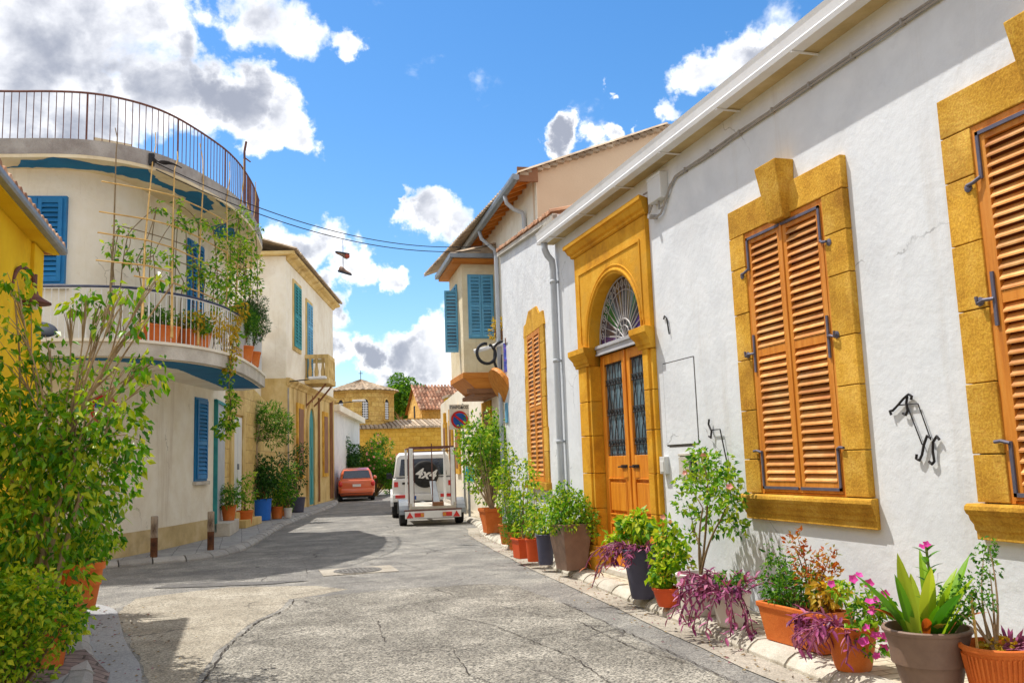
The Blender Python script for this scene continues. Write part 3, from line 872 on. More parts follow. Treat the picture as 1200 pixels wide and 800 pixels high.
pavement('pavement', KR, -1, [(12, 50), (12, -3)], 'paver')
pavement('far_pavement', KL, 1, [(0.5, 50), (-30, 40)], 'paver_g')
pavement('near_pavement', KN, 1, [(-30, -5)], 'paver_g')
m = MB()
m.add([Vector((-1.02, 7.0, 0.13)), Vector((-0.93, 7.0, 0.03)), Vector((-0.98, 7.75, 0.03)), Vector((-1.25, 8.35, 0.13)), Vector((-1.75, 8.2, 0.135)), Vector((-1.6, 7.0, 0.135))], [(0, 1, 2, 3, 4, 5)])
structure(m.build('paved_ramp', 'paver_b'))

# manhole cover in its concrete collar
m = MB(); m.box(1.12, 2.22, 13.35, 14.2, 0.0, 0.013)
mh = MB()
mh.lathe([(0.36, 0.0), (0.36, 0.021), (0.335, 0.021), (0.335, 0.017), (0.32, 0.017), (0.32, 0.023), (0.0, 0.023)], (1.66, 13.75, 0.0), 32)
for i in range(-4, 5):
    for j in range(-4, 5):
        if i * i + j * j < 18:
            mh.box(1.66 + i * 0.065 - 0.02, 1.66 + i * 0.065 + 0.02, 13.75 + j * 0.065 - 0.02, 13.75 + j * 0.065 + 0.02, 0.0235, 0.029)
t = thing('manhole_cover', (1.66, 13.75, 0), 'round cast iron manhole cover set in a square of concrete in the road', 'manhole cover')
mh.build('cover', 'manhole', t); m.build('collar', 'gutter', t)

# ------------------------------------------------------------------ white house on the right
RW = Fr((4.555, 0), (0, 1))
def build_shutter(parent, fr, a0, a1, z0, z1, zm, d, mat_f, mat_s, pitch=0.058, st=0.065, name='shutter', label=None, back='darkwood'):
    """a louvred leaf: stiles, rails and slats in one mesh"""
    m = MB()
    th = 0.035
    m.fbox(fr, a0, a0 + st, d, d + th, z0, z1); m.fbox(fr, a1 - st, a1, d, d + th, z0, z1)
    for za, zb in ((z0, z0 + st * 1.35), (zm - st * 0.55, zm + st * 0.55), (z1 - st * 1.15, z1)):
        m.fbox(fr, a0 + st + .0005, a1 - st - .0005, d + 0.002, d + th - 0.002, za, zb)
    m.mi = 1
    for za, zb in ((z0 + st * 1.35, zm - st * 0.55), (zm + st * 0.55, z1 - st * 1.15)):
        k = max(1, int((zb - za) / pitch))
        p = (zb - za) / k
        for i in range(k):
            zc = za + (i + 0.5) * p
            h = 0.43 * p
            q = []
            for aa in (a0 + st, a1 - st):
                q += [fr.p(aa, d + 0.003, zc + h), fr.p(aa, d + 0.003, zc + h - 0.011), fr.p(aa, d + th + 0.004, zc - h), fr.p(aa, d + th + 0.004, zc - h + 0.011)]
            b = [0, 1, 2, 3, 4, 5, 6, 7]
            m.add(q, [(0, 1, 2, 3), (7, 6, 5, 4), (0, 4, 5, 1), (1, 5, 6, 2), (2, 6, 7, 3), (3, 7, 4, 0)])
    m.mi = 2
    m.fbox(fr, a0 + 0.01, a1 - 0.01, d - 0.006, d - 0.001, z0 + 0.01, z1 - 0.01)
    o = m.build(name, [mat_f, mat_s, back], parent)
    if label: o['label'] = label
    return o
def strap(m, fr, pts, d, w=0.012):
    for (a0, z0), (a1, z1) in zip(pts[:-1], pts[1:]):
        m.fbox(fr, min(a0, a1) - w, max(a0, a1) + w, d, d + 0.012, min(z0, z1) - w, max(z0, z1) + w)

house = thing('white_house', (4.6, 6, 0), 'long single storey white house with ochre stone frames and white gutter, nearest on the right', 'house')
m = MB()
WT = 4.83
m.box(4.555, 9.0, -3.0, 9.4, -0.1, WT)
m.box(4.555, 9.0, 11.34, 12.45, -0.1, WT)
m.box(4.555, 9.0, 9.4, 11.34, 4.2, WT)
m.box(4.85, 9.0, 9.4, 11.34, -0.1, 4.2)
wall = m.build('wall', 'white', house)
m = MB()
for a0, a1, z0, z1, k in ((8.325, 9.05, 1.672, 2.59, 0),):
    for q in ((a0, a1, z0 - .010, z0 + .004), (a0, a1, z1 - .007, z1 + .005), (a0 - .009, a0 + .004, z0, z1), (a1 - .004, a1 + .006, z0, z1)):
        m.fbox(RW, q[0], q[1], -0.002, 0.0015, q[2], q[3])
    m.fbox(RW, a0 + 0.1, a1 - 0.05, -0.002, 0.002, z0 - 0.022, z0 - 0.008)
m.build('access_panel', 'crackline', house)
m = MB()
m.fbox(RW, a0 + 0.006, a1 - 0.006, 0, 0.006, z0 + 0.008, z1 - 0.006)
m.build('panel_cover', 'white', house)
m = MB(); m.fbox(RW, 9.03, 9.15, 0, 0.06, 1.36, 1.55); m.fbox(RW, 9.045, 9.135, 0.06, 0.068, 1.38, 1.50)
m.build('doorbell_box', 'plasticgrey', house, bevel=0.006)
m = MB(); m.fbox(RW, 8.36, 8.76, 0.001, 0.006, 1.30, 1.55)
nm = m.build('meter_niche', 'darkvoid', house)
m = MB(); m.fbox(RW, 8.52, 8.75, 0.006, 0.03, 1.30, 1.54); m.fbox(RW, 8.34, 8.37, 0, 0.02, 1.28, 1.57); m.fbox(RW, 8.34, 8.78, 0, 0.02, 1.55, 1.575)
m.build('meter_box', 'concrete_l', nm, bevel=0.004)
m = MB(); m.fbox(RW, 8.665, 8.995, 0, 0.10, 4.43, 4.73); m.fbox(RW, 8.66, 9.0, 0.09, 0.105, 4.70, 4.735)
m.build('junction_box', 'plasticgrey', house, bevel=0.012)
m = MB()
ps = [RW.p(8.98, .05, 4.44), RW.p(9.06, .07, 4.33), RW.p(8.95, .05, 4.26), RW.p(8.80, .04, 4.28), RW.p(8.69, .03, 4.40), RW.p(8.55, .03, 4.545)]
m.tube(ps, 0.014, 6)
m.tube([RW.p(8.82, .05, 4.43), RW.p(8.80, .06, 4.33), RW.p(8.74, .04, 4.34), RW.p(8.69, .03, 4.40)], 0.011, 6)
r = random.Random(2)
for off in (0, 0.022):
    ps = [RW.p(8.6 - 0.0 * off, .025, 4.50 + off)]
    y = 8.45
    while y > 0:
        ps.append(RW.p(y, .024, 4.585 + off + r.uniform(-.006, .006))); y -= 0.3
    m.tube(ps, 0.011, 5)
for y in [8.2 - 0.55 * i for i in range(14)]:
    m.fbox(RW, y, y + 0.02, 0.0, 0.04, 4.572, 4.622)
m.tube([RW.p(8.98, 0.0, 4.29), RW.p(8.98, 0.11, 4.29)], 0.028, 10)
m.tube([RW.p(9.2, .05, 4.62), RW.p(8.98, .06, 4.60)], 0.012, 5)
m.build('cable_run', 'cable', house)

# eave: soffit, fascia gutter, tiles
m = MB(); m.fbox(RW, -3, 12.5, 0.0, 0.16, WT, WT + 0.03)
m.build('soffit', 'plinth', house)
m = MB()
gp = [(0.155, WT - 0.01), (0.265, WT - 0.01), (0.275, WT + 0.03), (0.262, WT + 0.05), (0.272, WT + 0.12), (0.285, WT + 0.165), (0.268, WT + 0.17), (0.245, WT + 0.05), (0.17, WT + 0.03)]
m.sweep(RW, gp, -3, 12.52)
for y in [1.0 + 1.22 * i for i in range(10)]:
    m.fbox(RW, y, y + 0.022, 0.0, 0.262, WT - 0.024, WT - 0.013)
gut = m.build('gutter', 'whitemetal', house)
m = MB()
r = random.Random(4)
y = -2.9
sl = math.tan(R(17))
while y < 12.4:
    for k in range(9):
        x0 = 4.37 + k * 0.42
        j = r.uniform(-0.01, 0.01)
        z0 = WT + 0.15 + (k * 0.42) * sl + 0.02 + j
        z1 = z0 + 0.46 * sl
        prof = [(-0.085, 0), (-0.055, 0.045), (0, 0.065), (0.055, 0.045), (0.085, 0)]
        pts = [Vector((x0, y + a, z0 + h)) for a, h in prof] + [Vector((x0 + 0.46, y + a * 0.85, z1 + h - 0.02)) for a, h in prof]
        m.add(pts, [(i, i + 5, i + 6, i + 1) for i in range(4)] + [(0, 1, 2, 3, 4)])
    y += 0.2
m.add([Vector((4.36, -3, WT + 0.15)), Vector((8.4, -3, WT + 0.15 + 4.04 * sl)), Vector((8.4, 12.45, WT + 0.15 + 4.04 * sl)), Vector((4.36, 12.45, WT + 0.15))], [(0, 3, 2, 1)])
m.build('roof', 'tile', house)
m = MB()
m.tube([RW.p(12.36, .2, WT), RW.p(12.36, .2, WT - .10), RW.p(12.36, .16, WT - .20), RW.p(12.36, .09, WT - .28), RW.p(12.36, .08, WT - .40)] + [RW.p(12.36, .08, z) for z in (4, 3, 2, 1, .35, .12)], 0.05, 12)
for z in (4.2, 3.0, 1.8, 0.6):
    m.tube([RW.p(12.36, .08, z), RW.p(12.36, .08, z + .05)], 0.057, 12)
    m.fbox(RW, 12.34, 12.38, 0, 0.06, z + .01, z + .04)
m.build('downpipe', 'pipegrey', house, smooth=True)

# shuttered windows with ashlar surrounds
def house_window(y0, label):
    a0, a1 = y0, y0 + 1.71
    b0, b1 = y0 + 0.27, y0 + 1.46           # shutter opening
    m = MB()
    F = 0.055
    zs = [1.19, 1.496, 1.947, 2.418, 2.856, 3.288, 3.60]
    r = random.Random(int(y0 * 10))
    for j0, j1 in ((a0, b0 - 0.0), (b1, a1)):
        zz = zs if j0 > y0 else [1.19, 1.55, 2.05, 2.44, 2.93, 3.27, 3.60]
        for i in range(len(zz) - 1):
            e = r.uniform(-0.003, 0.003)
            m.fbox(RW, j0, j1, -0.02, F + e, zz[i] + .0035, zz[i + 1] - .0035)
    c = (a0 + a1) / 2 - 0.02
    m.fbox(RW, a0, c - 0.001, -0.02, F + .002, 3.6035, 3.87)
    m.fbox(RW, c + 0.001, a1, -0.02, F, 3.6035, 3.87)
    w = m.build('window', 'ochre', house, bevel=0.005)
    w['label'] = label
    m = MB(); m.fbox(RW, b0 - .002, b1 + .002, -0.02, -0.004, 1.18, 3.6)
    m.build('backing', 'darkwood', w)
    m = MB()
    k = [(c - 0.165, 4.07), (c - 0.115, 3.56), (c + 0.115, 3.56), (c + 0.165, 4.07)]
    n = len(k)
    pts = [RW.p(a, 0, z) for a, z in k] + [RW.p(a, 0.19 if z > 3.9 else 0.12, z) for a, z in k]
    m.add(pts, [(0, 1, 2, 3), (7, 6, 5, 4), (0, 4, 5, 1), (1, 5, 6, 2), (2, 6, 7, 3), (3, 7, 4, 0)])
    m.build('keystone', 'ochre', w, bevel=0.01)
    m = MB()
    prof = [(-0.01, 1.185), (0.085, 1.185), (0.100, 1.17), (0.104, 1.145), (0.094, 1.12), (0.082, 1.11), (0.075, 1.08), (0.055, 1.05), (0.053, 1.02), (0.042, 1.005), (0.042, 0.955), (-0.01, 0.955)]
    m.sweep(RW, prof, a0 - 0.03, a1 + 0.03, 0.4, 0.4)
    m.build('sill', 'ochre', w, bevel=0.004)
    # wooden casing + two leaves
    m = MB()
    m.fbox(RW, b0, b0 + .035, 0, .042, 1.19, 3.6); m.fbox(RW, b1 - .035, b1, 0, .042, 1.19, 3.6); m.fbox(RW, b0 + .035, b1 - .035, 0, .04, 3.565, 3.6); m.fbox(RW, b0 + .035, b1 - .035, 0, .03, 1.187, 1.205)
    m.build('casing', 'shutter', w)
    mid = (b0 + b1) / 2
    for s0, s1 in ((b0 + .038, mid - .003), (mid + .003, b1 - .038)):
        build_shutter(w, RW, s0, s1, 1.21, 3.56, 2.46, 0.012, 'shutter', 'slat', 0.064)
    m = MB()
    m.fbox(RW, mid - 0.014, mid + 0.014, 0.048, 0.058, 1.25, 3.54)
    m.build('cover_strip', 'shutter', w)
    # iron straps and hold-backs
    for s, e in ((b0, 1), (b1, -1)):
        x = s + e * 0.055
        m = MB()
        strap(m, RW, [(x, 3.25), (x, 3.535), (mid - e * 0.02, 3.535)], 0.050)
        m.tube([RW.p(x, .06, 3.25), RW.p(x - e * .05, .075, 3.225), RW.p(x - e * .10, .075, 3.22)], 0.012, 6)
        m.lathe([(0.03, 0), (0.03, .012), (0, .02)], RW.p(x - e * .11, .05, 3.21), 10, axis=Matrix.Rotation(R(-90), 3, 'Y'))
        m.build('strap', 'strap', w)
        m = MB()
        strap(m, RW, [(x, 1.56), (x, 1.245), (mid - e * 0.03, 1.245)], 0.050)
        m.tube([RW.p(x, .06, 1.56), RW.p(x - e * .05, .075, 1.575), RW.p(x - e * .10, .075, 1.57)], 0.012, 6)
        m.build('strap', 'strap', w)
        m = MB()
        strap(m, RW, [(x, 2.30), (x, 2.62)], 0.050)
        m.tube([RW.p(x, .06, 2.46), RW.p(x - e * .06, .085, 2.46), RW.p(x - e * .11, .085, 2.445), RW.p(x - e * .115, .085, 2.49)], 0.012, 6)
        m.lathe([(0.03, 0), (0.03, .012), (0, .02)], RW.p(x - e * .11, .05, 2.46), 10, axis=Matrix.Rotation(R(-90), 3, 'Y'))
        m.build('strap', 'strap', w)
    return w
house_window(5.67, 'shuttered window nearest the front door, whole in view')
house_window(2.93, 'shuttered window at the right edge, half cut off by the frame')

# wrought iron shutter catches on the wall
def scroll(m, a, z, s, flip=1):
    pts = []
    for i in range(15):
        t = i / 14
        ang = R(-160) + R(300) * t
        pts.append(None)
    core = [(-.10, .02), (-.125, -.01), (-.10, -.035), (-.06, -.01), (0, .045), (.05, .09), (.075, .115), (.10, .10), (.10, .075)]
    m.tube([RW.p(a + x * s * flip, 0.035, z + y * s) for x, y in core], [0.004, .006, .008, .010, .011, .010, .008, .006, .004], 6)
m = MB()
for pts in ([(5.395, 1.795), (5.405, 1.825), (5.375, 1.825), (5.31, 1.865), (5.25, 1.905), (5.20, 1.93), (5.17, 1.915), (5.18, 1.89)],
            [(5.275, 1.80), (5.245, 1.785), (5.225, 1.815), (5.23, 1.87), (5.215, 1.915)],
            [(5.175, 1.505), (5.185, 1.475), (5.155, 1.462), (5.125, 1.50), (5.10, 1.565), (5.06, 1.63), (5.03, 1.615)],
            [(5.065, 1.455), (5.04, 1.435), (5.015, 1.455), (5.02, 1.52), (5.01, 1.585), (4.97, 1.625), (4.95, 1.60)]):
    k = len(pts)
    m.tube(resample([RW.p(a, .022, z) for a, z in pts], .02), .0095, 6)
m.tube([RW.p(5.32, .02, 1.86), RW.p(5.12, .02, 1.858), RW.p(5.03, .02, 1.60)], .005, 5)
m.tube([RW.p(5.23, .02, 1.86), RW.p(5.115, .02, 1.57)], .005, 5)
o = m.build('shutter_catch', 'iron', house); o['label'] = 'scrolled black iron catch between the two windows'
m = MB()
m.tube([RW.p(8.03, .03, 1.91), RW.p(8.05, .03, 1.86), RW.p(8.00, .03, 1.79), RW.p(8.02, .03, 1.72), RW.p(8.06, .03, 1.74)], 0.010, 6)
m.tube([RW.p(8.00, .03, 1.80), RW.p(7.83, .03, 1.80), RW.p(7.75, .02, 1.45), RW.p(7.72, .02, 1.1)], 0.007, 5)
o = m.build('shutter_catch', 'iron', house); o['label'] = 'thin S-shaped black iron catch beside the rose bush'
m = MB()
m.tube([RW.p(8.94, .012, 3.09), RW.p(8.90, .02, 3.12), RW.p(8.85, .02, 3.08), RW.p(8.82, .015, 2.90)], 0.009, 5)
m.build('wire_stub', 'iron', house)

# doorway
DA, DB, DC, DR, DRZ, DS = 9.46, 11.12, 10.29, 0.83, 0.82, 3.07
F = 0.055
m = MB()
def ring_half(m, a_out, a_in, sgn):
    # one half of the spandrel with the arched opening
    arch = arc_pts(DC, DS, DR, DRZ, PI / 2, PI if sgn < 0 else 0, 12)
    poly = [(DC, 4.38)] + [(a_out, 4.38), (a_out, DS - 0.02), (a_in, DS - 0.02)] + [p for p in reversed(arch)][0:]
    m.fprism(RW, poly, -0.27, F)
m.mi = 0
ring_half(m, 9.2, DA, -1); ring_half(m, 11.54, DB, 1)
r = random.Random(8)
for a_in, a_out in ((DA, 9.2), (DB, 11.54)):
    lo, hi = min(a_in, a_out), max(a_in, a_out)
    z = 0.42
    for h in (0.48, 0.46, 0.5, 0.46, 0.49):
        z1 = min(z + h, 2.80)
        m.fbox(RW, lo, hi, -0.27, F + r.uniform(-.003, .003), z + .003, z1 - .003)
        m.fbox(RW, lo + 0.06, hi - 0.06, F - .01, F + 0.03, z + .004, z1 - .004)
        z = z1
    m.fbox(RW, lo - 0.04, hi + 0.04, -0.27, F + 0.06, 0.05, 0.36)      # plinth
    m.fbox(RW, lo - 0.02, hi + 0.02, -0.27, F + 0.04, 0.36, 0.42)
door = m.build('door', 'ochre_door', house, bevel=0.006)
door['label'] = 'double wooden front door in an ochre stone frame with arched fanlight'
for a_in, a_out in ((DA, 9.2), (DB, 11.54)):
    lo, hi = min(a_in, a_out), max(a_in, a_out)
    m = MB()
    prof = [(-0.27, 2.80), (F + .03, 2.80), (F + .035, 2.84), (F + .05, 2.85), (F + .06, 2.90), (F + .10, 2.95), (F + .11, 2.97), (F + .12, 2.975), (F + .12, 3.05), (-0.27, 3.05)]
    m.sweep(RW, prof, lo, hi, 0.55, 0.55)
    m.build('capital', 'ochre_door', door, bevel=0.004)
m = MB()
prof = [(-0.02, 4.385), (F + .005, 4.385), (F + .03, 4.40), (F + .03, 4.43), (F + .06, 4.45), (F + .085, 4.50), (F + .09, 4.52), (F + .115, 4.525), (F + .12, 4.58), (-0.02, 4.59)]
m.sweep(RW, prof, 9.2, 11.54, 0.75, 0.75)
m.build('cornice', 'ochre_door', door, bevel=0.004)
m = MB()
for q in ((9.36, 11.38, 4.10, 4.125), (9.36, 9.385, 3.15, 4.10), (11.355, 11.38, 3.15, 4.10)):
    m.fbox(RW, q[0], q[1], F, F + .014, q[2], q[3])
ap = arc_pts(DC, DS, DR + 0.05, DRZ + 0.05, 0, PI, 24)
m.tube([RW.p(a, F + .006, z) for a, z in ap], 0.018, 6)
ap = arc_pts(DC, DS, DR + 0.11, DRZ + 0.11, 0, PI, 24)
m.tube([RW.p(a, F + .002, z) for a, z in ap], 0.010, 6)
m.build('moulding', 'ochre_door', door)
m = MB()
m.fbox(RW, DA, DB, -0.20, -0.05, 2.93, 3.06); m.fbox(RW, DA, DB, -0.20, -0.03, 3.02, 3.065); m.fbox(RW, DA, DB, -0.20, -0.035, 2.93, 2.955)
m.build('transom', 'transom', door, bevel=0.005)
m = MB(); m.fbox(RW, DA - .2, DB + .2, -0.28, 0.10, SW, SW + 0.07)
m.build('doorstep', 'concrete_l', door, bevel=0.008)
# fanlight: coloured sectors, radiating bars, half wheel
m = MB()
gl = ['g_purple', 'g_dark', 'g_green', 'g_dark', 'g_amber', 'g_dark', 'g_green', 'g_purple', 'g_purple']
N = 18
for i in range(N):
    t0, t1 = PI * i / N, PI * (i + 1) / N
    m.mi = (0, 1, 1, 2, 2, 4, 1, 3, 1, 1, 3, 4, 2, 1, 1, 0, 0, 0)[i] if i < 18 else 0
    m.add([RW.p(DC + DR * k * math.cos(t), -0.13, DS + DRZ * k * math.sin(t)) for k, t in ((.2, t0), (1.02, t0), (1.02, t1), (.2, t1))], [(0, 1, 2, 3)])
m.mi = 1
m.add([RW.p(DC + DR * .3 * math.cos(PI * i / 12), -0.133, DS - .02 + DRZ * .3 * math.sin(PI * i / 12)) for i in range(13)], [tuple(range(13))])
fan = m.build('fanlight', ['g_purple', 'g_dark', 'g_green', 'g_amber', 'doorglass'], door)
m = MB()
for i in range(N + 1):
    t = PI * i / N
    for dt, k1 in ((0, .98), (0.06, .72)):
        m.tube([RW.p(DC + DR * .30 * math.cos(t + dt), -.11, DS + DRZ * .30 * math.sin(t + dt)), RW.p(DC + DR * k1 * math.cos(t), -.11, DS + DRZ * k1 * math.sin(t))], 0.0055, 5)
    if i % 1 == 0 and 0 < i < N:
        c = (DC + DR * .87 * math.cos(t), DS + DRZ * .87 * math.sin(t))
        m.tube([RW.p(c[0] + .045 * math.cos(q * PI / 4), -.105, c[1] + .045 * math.sin(q * PI / 4)) for q in range(9)], 0.006, 4)
for k, rr in ((.30, .012), (.20, .010), (.97, .010), (.76, .005)):
    m.tube([RW.p(a, -.105, z) for a, z in arc_pts(DC, DS, DR * k, DRZ * k, 0, PI, 20)], rr, 5)
for i in range(7):
    t = PI * (i + .5) / 7
    m.tube([RW.p(DC, -.105, DS), RW.p(DC + DR * .29 * math.cos(t), -.105, DS + DRZ * .29 * math.sin(t))], 0.009, 4)
m.build('fanlight_bars', 'fanbar', door)
# door leaves
mid = DC
for a0, a1 in ((DA + .01, mid - .004), (mid + .004, DB - .01)):
    m = MB()
    d0, d1 = -0.15, -0.095
    m.fbox(RW, a0, a0 + .12, d0, d1, .18, 2.93); m.fbox(RW, a1 - .12, a1, d0, d1, .18, 2.93)
    for za, zb in ((.18, .42), (.72, .82), (1.30, 1.58), (2.80, 2.93)):
        m.fbox(RW, a0 + .12, a1 - .12, d0, d1 - .003, za, zb)
    for za, zb in ((.42, .72), (.82, 1.30)):
        m.fbox(RW, a0 + .12, a1 - .12, d0, d0 + .02, za, zb)
        m.fbox(RW, a0 + .17, a1 - .17, d0 + .02, d1 + .004, za + .06, zb - .06)
        for q in ((a0 + .12, a1 - .12, za, za + .02), (a0 + .12, a1 - .12, zb - .02, zb), (a0 + .12, a0 + .14, za + .02, zb - .02), (a1 - .14, a1 - .12, za + .02, zb - .02)):
            m.fbox(RW, q[0], q[1], d0, d1 + .01, q[2], q[3])
    if a0 < mid - .1:
        m.fbox(RW, a1 - .02, a1 + .03, d1, d1 + .02, .19, 2.92)
    m.build('door_leaf', 'doorwood', door, bevel=0.006)
    m = MB(); m.fbox(RW, a0 + .115, a1 - .115, -0.135, -0.13, 1.57, 2.81)
    m.build('pane', 'doorglass', door)
    m = MB()
    g0, g1 = a0 + .13, a1 - .13
    gc = (g0 + g1) / 2
    for k in range(3):
        x = g0 + (g1 - g0) * (k + .5) / 3
        for s in (-1, 1):
            m.tube([RW.p(x + s * .05 * math.sin(PI * (z - 1.58) / 0.205 * 0.5), -.112, z) for z in [1.58 + 1.22 * i / 36 for i in range(37)]], 0.0065, 4)
    for z in (1.75, 2.15, 2.55):
        for k in range(6):
            c = g0 + (g1 - g0) * (k + .5) / 6
            m.tube([RW.p(c + .03 * math.cos(q * PI / 4), -.11, z + .03 * math.sin(q * PI / 4)) for q in range(9)], 0.006, 4)
        m.tube([RW.p(g0, -.11, z - .035), RW.p(g1, -.11, z - .035)], 0.006, 4); m.tube([RW.p(g0, -.11, z + .035), RW.p(g1, -.11, z + .035)], 0.006, 4)
    for q in (1.60, 2.785):
        m.tube([RW.p(g0, -.11, q), RW.p(g1, -.11, q)], 0.007, 4)
    m.build('grille', 'iron', door)
    hx = a1 - .17 if a0 < mid - .1 else a0 + .17
    m = MB()
    m.fbox(RW, hx - .09, hx + .09, -.094, -.082, 1.425, 1.465)
    m.tube([RW.p(hx - .06, -.085, 1.445), RW.p(hx - .06, -.04, 1.445), RW.p(hx + .08, -.04, 1.44)], 0.010, 6)
    m.build('handle', 'iron', door)

# ------------------------------------------------------------------ second white house (beyond the downpipe)
F2 = Fr((4.62, 12.47), (0.58, 5.15))
h2 = thing('plastered_house', (4.9, 15, 0), 'narrow rough white plastered house beyond the grey downpipe, tiles along its sloping top', 'house')
L2 = 5.18
m = MB()
m.fprism(F2, [(0, -0.1), (L2, -0.1), (L2, 5.95), (4.0, 5.86), (1.2, 5.48), (0, 5.32)], -5.0, 0)
m.build('wall', 'white2', h2)
m = MB()
r = random.Random(6)
for a in [0.1 + 0.17 * i for i in range(30)]:
    if a > L2 - .05: break
    z = 5.32 + (a / L2) * 0.63 + 0.02
    for k in range(6):
        d = 0.10 - k * 0.36
        zz = z + k * 0.085 + r.uniform(-.012, .012)
        prof = [(-0.075, 0), (-0.05, 0.045), (0, 0.065), (0.05, 0.045), (0.075, 0)]
        pts = [F2.p(a + q, d, zz + h) for q, h in prof] + [F2.p(a + q, d - .42, zz + h + .085) for q, h in prof]
        m.add(pts, [(i, i + 5, i + 6, i + 1) for i in range(4)] + [(0, 1, 2, 3, 4)])
m.build('roof', 'tile', h2)
m = MB()
m.sweep(Fr(F2.p(0, 0, 0), (F2.u.x, F2.u.y)), [(0, 5.2), (0.07, 5.2), (0.09, 5.30), (0, 5.31)], 0.0, 1.0)
m.fprism(F2, [(0.0, 5.25), (L2, 5.87), (L2, 5.95), (0.0, 5.33)], 0, 0.07)
m.build('coping', 'concrete_l', h2)
m = MB()
F = 0.03
poly_l = [(1.14, 1.2), (1.42, 1.2), (1.42, 3.75), (1.14, 3.8)]
zs = [1.2, 1.7, 2.1, 2.6, 3.05, 3.5, 3.78]
r = random.Random(12)
for lo, hi in ((1.20, 1.46), (2.55, 2.80)):
    for i in range(len(zs) - 1):
        m.fbox(F2, lo - r.uniform(0, .08) * (lo < 2), hi + r.uniform(0, .08) * (hi > 2), -.02, F, zs[i] + .003, zs[i + 1] - .003)
m.fprism(F2, [(1.10, 3.782), (2.86, 3.782), (2.8, 4.0), (2.6, 4.02), (2.35, 4.2), (1.7, 4.18), (1.5, 4.03), (1.2, 4.02)], -.02, F)
m.fbox(F2, 1.1, 2.9, -.02, .09, 1.08, 1.2)
w = m.build('window', 'ochre', h2, bevel=.004)
for s0, s1 in ((1.47, 2.0), (2.006, 2.54)):
    build_shutter(w, F2, s0, s1, 1.21, 3.77, 2.45, 0.0, 'shutter', 'slat', 0.075)
# clutter at the far corner of that house
m = MB(); m.tube([F2.p(L2 + .06, .08, z) for z in (5.9, 5.4, 4, 2.5, .12)], .045, 8)
m.build('downpipe', 'pipegrey', h2)

# ------------------------------------------------------------------ cream two-storey house with a bay
F3 = Fr((6.13, 17.75), (0.07, 1.0))
h3 = thing('bay_house', (7, 22, 0), 'two storey cream house with a jutting bay, blue shutters and orange timber eaves', 'house')
m = MB()
m.hprism([(6.145, 17.76), (6.87, 28.1), (12.5, 28.1), (12.5, 17.76)], -.1, 7.86)
m.fprism(Fr((6.13, 17.75), (1, 0), (0, -1)), [(0, 0), (6.4, 0), (6.4, 7.86), (3.2, 9.1), (0, 7.86)], -.3, 0)
m.build('wall', 'beige', h3)
m = MB()
m.fprism(F3, [(0.002, -0.1), (10.4, -0.1), (10.4, 7.9), (0.002, 7.9)], 0.0, 0.012)
m.build('street_wall', 'ivory', h3)
# roof with tiles, verge, soffit, gutter
m = MB()
r = random.Random(3)
FV = Fr((6.13, 17.75), (1, 0), (0, -1))
for side in (0,):
    for k in range(22):                                  # verge tiles along the near gable
        a = -0.42 + k * 0.17
        z = 7.70 + (a + 0.42) * 0.385
        m.fbox(FV, a, a + .2, -.30, .13, z + .02 + r.uniform(-.01, .01), z + .085 + r.uniform(0, .02))
    m.add([FV.p(-.45, .1, 7.72), FV.p(3.2, .1, 9.13), FV.p(3.2, -10.6, 9.13), FV.p(-.45, -10.6, 7.72)], [(0, 1, 2, 3)])
    m.add([FV.p(3.2, .1, 9.13), FV.p(6.9, .1, 7.7), FV.p(6.9, -10.6, 7.7), FV.p(3.2, -10.6, 9.13)], [(0, 1, 2, 3)])
    for j in range(52):
        d = .12 - j * 0.205
        prof = [(-0.08, 0), (0, 0.06), (0.08, 0)]
        pts = [FV.p(-.47, d + q, 7.74 + h) for q, h in prof] + [FV.p(3.2, d + q, 9.15 + h) for q, h in prof]
        m.add(pts, [(0, 3, 4, 1), (1, 4, 5, 2), (0, 1, 2)])
rf = m.build('roof', 'oldtile', h3)
m = MB()
m.add([F3.p(-.12, .44, 7.66), F3.p(9.6, .44, 7.66), F3.p(9.6, .0, 7.84), F3.p(-.12, .0, 7.84)], [(0, 1, 2, 3)])
for i in range(22):
    a = -.08 + i * .45
    m.hexa([F3.p(a, .02, 7.75), F3.p(a + .07, .02, 7.75), F3.p(a + .07, .43, 7.585), F3.p(a, .43, 7.585), F3.p(a, .02, 7.83), F3.p(a + .07, .02, 7.83), F3.p(a + .07, .43, 7.655), F3.p(a, .43, 7.655)])
m.build('eave_boards', 'soffit', rf)
m = MB()
m.fprism(F3, [(-.14, 7.58), (-.09, 7.58), (-.09, 7.9), (-.14, 7.9)], 0.0, .46)
m.build('barge_end', 'brownwood', rf)
m = MB()
prof = [(.44, 7.60), (.50, 7.58), (.56, 7.60), (.585, 7.66), (.585, 7.72), (.565, 7.72), (.44, 7.70)]
m.sweep(F3, prof, -.2, 9.6)
m.build('gutter', 'greymetal', h3)
m = MB(); m.tube([F3.p(1.0, .5, 7.6), F3.p(1.0, .46, 7.42), F3.p(1.0, .30, 7.28), F3.p(.98, .10, 7.2), F3.p(.97, .07, 7.05), F3.p(.97, .07, 5)], .05, 8)
m.build('downpipe', 'pipegrey', h3, smooth=True); m = MB()
m.tube([F3.p(4.15, .5, 7.6), F3.p(4.15, .45, 7.4), F3.p(4.12, .12, 7.1), F3.p(4.1, .08, 6.9), F3.p(4.1, .08, .12)], .05, 8)
m.build('downpipe', 'pipegrey', h3, smooth=True)
w = MB(); w.fbox(F3, 2.5, 3.42, .012, .035, 4.95, 6.75)
w = w.build('window', 'blue', h3)
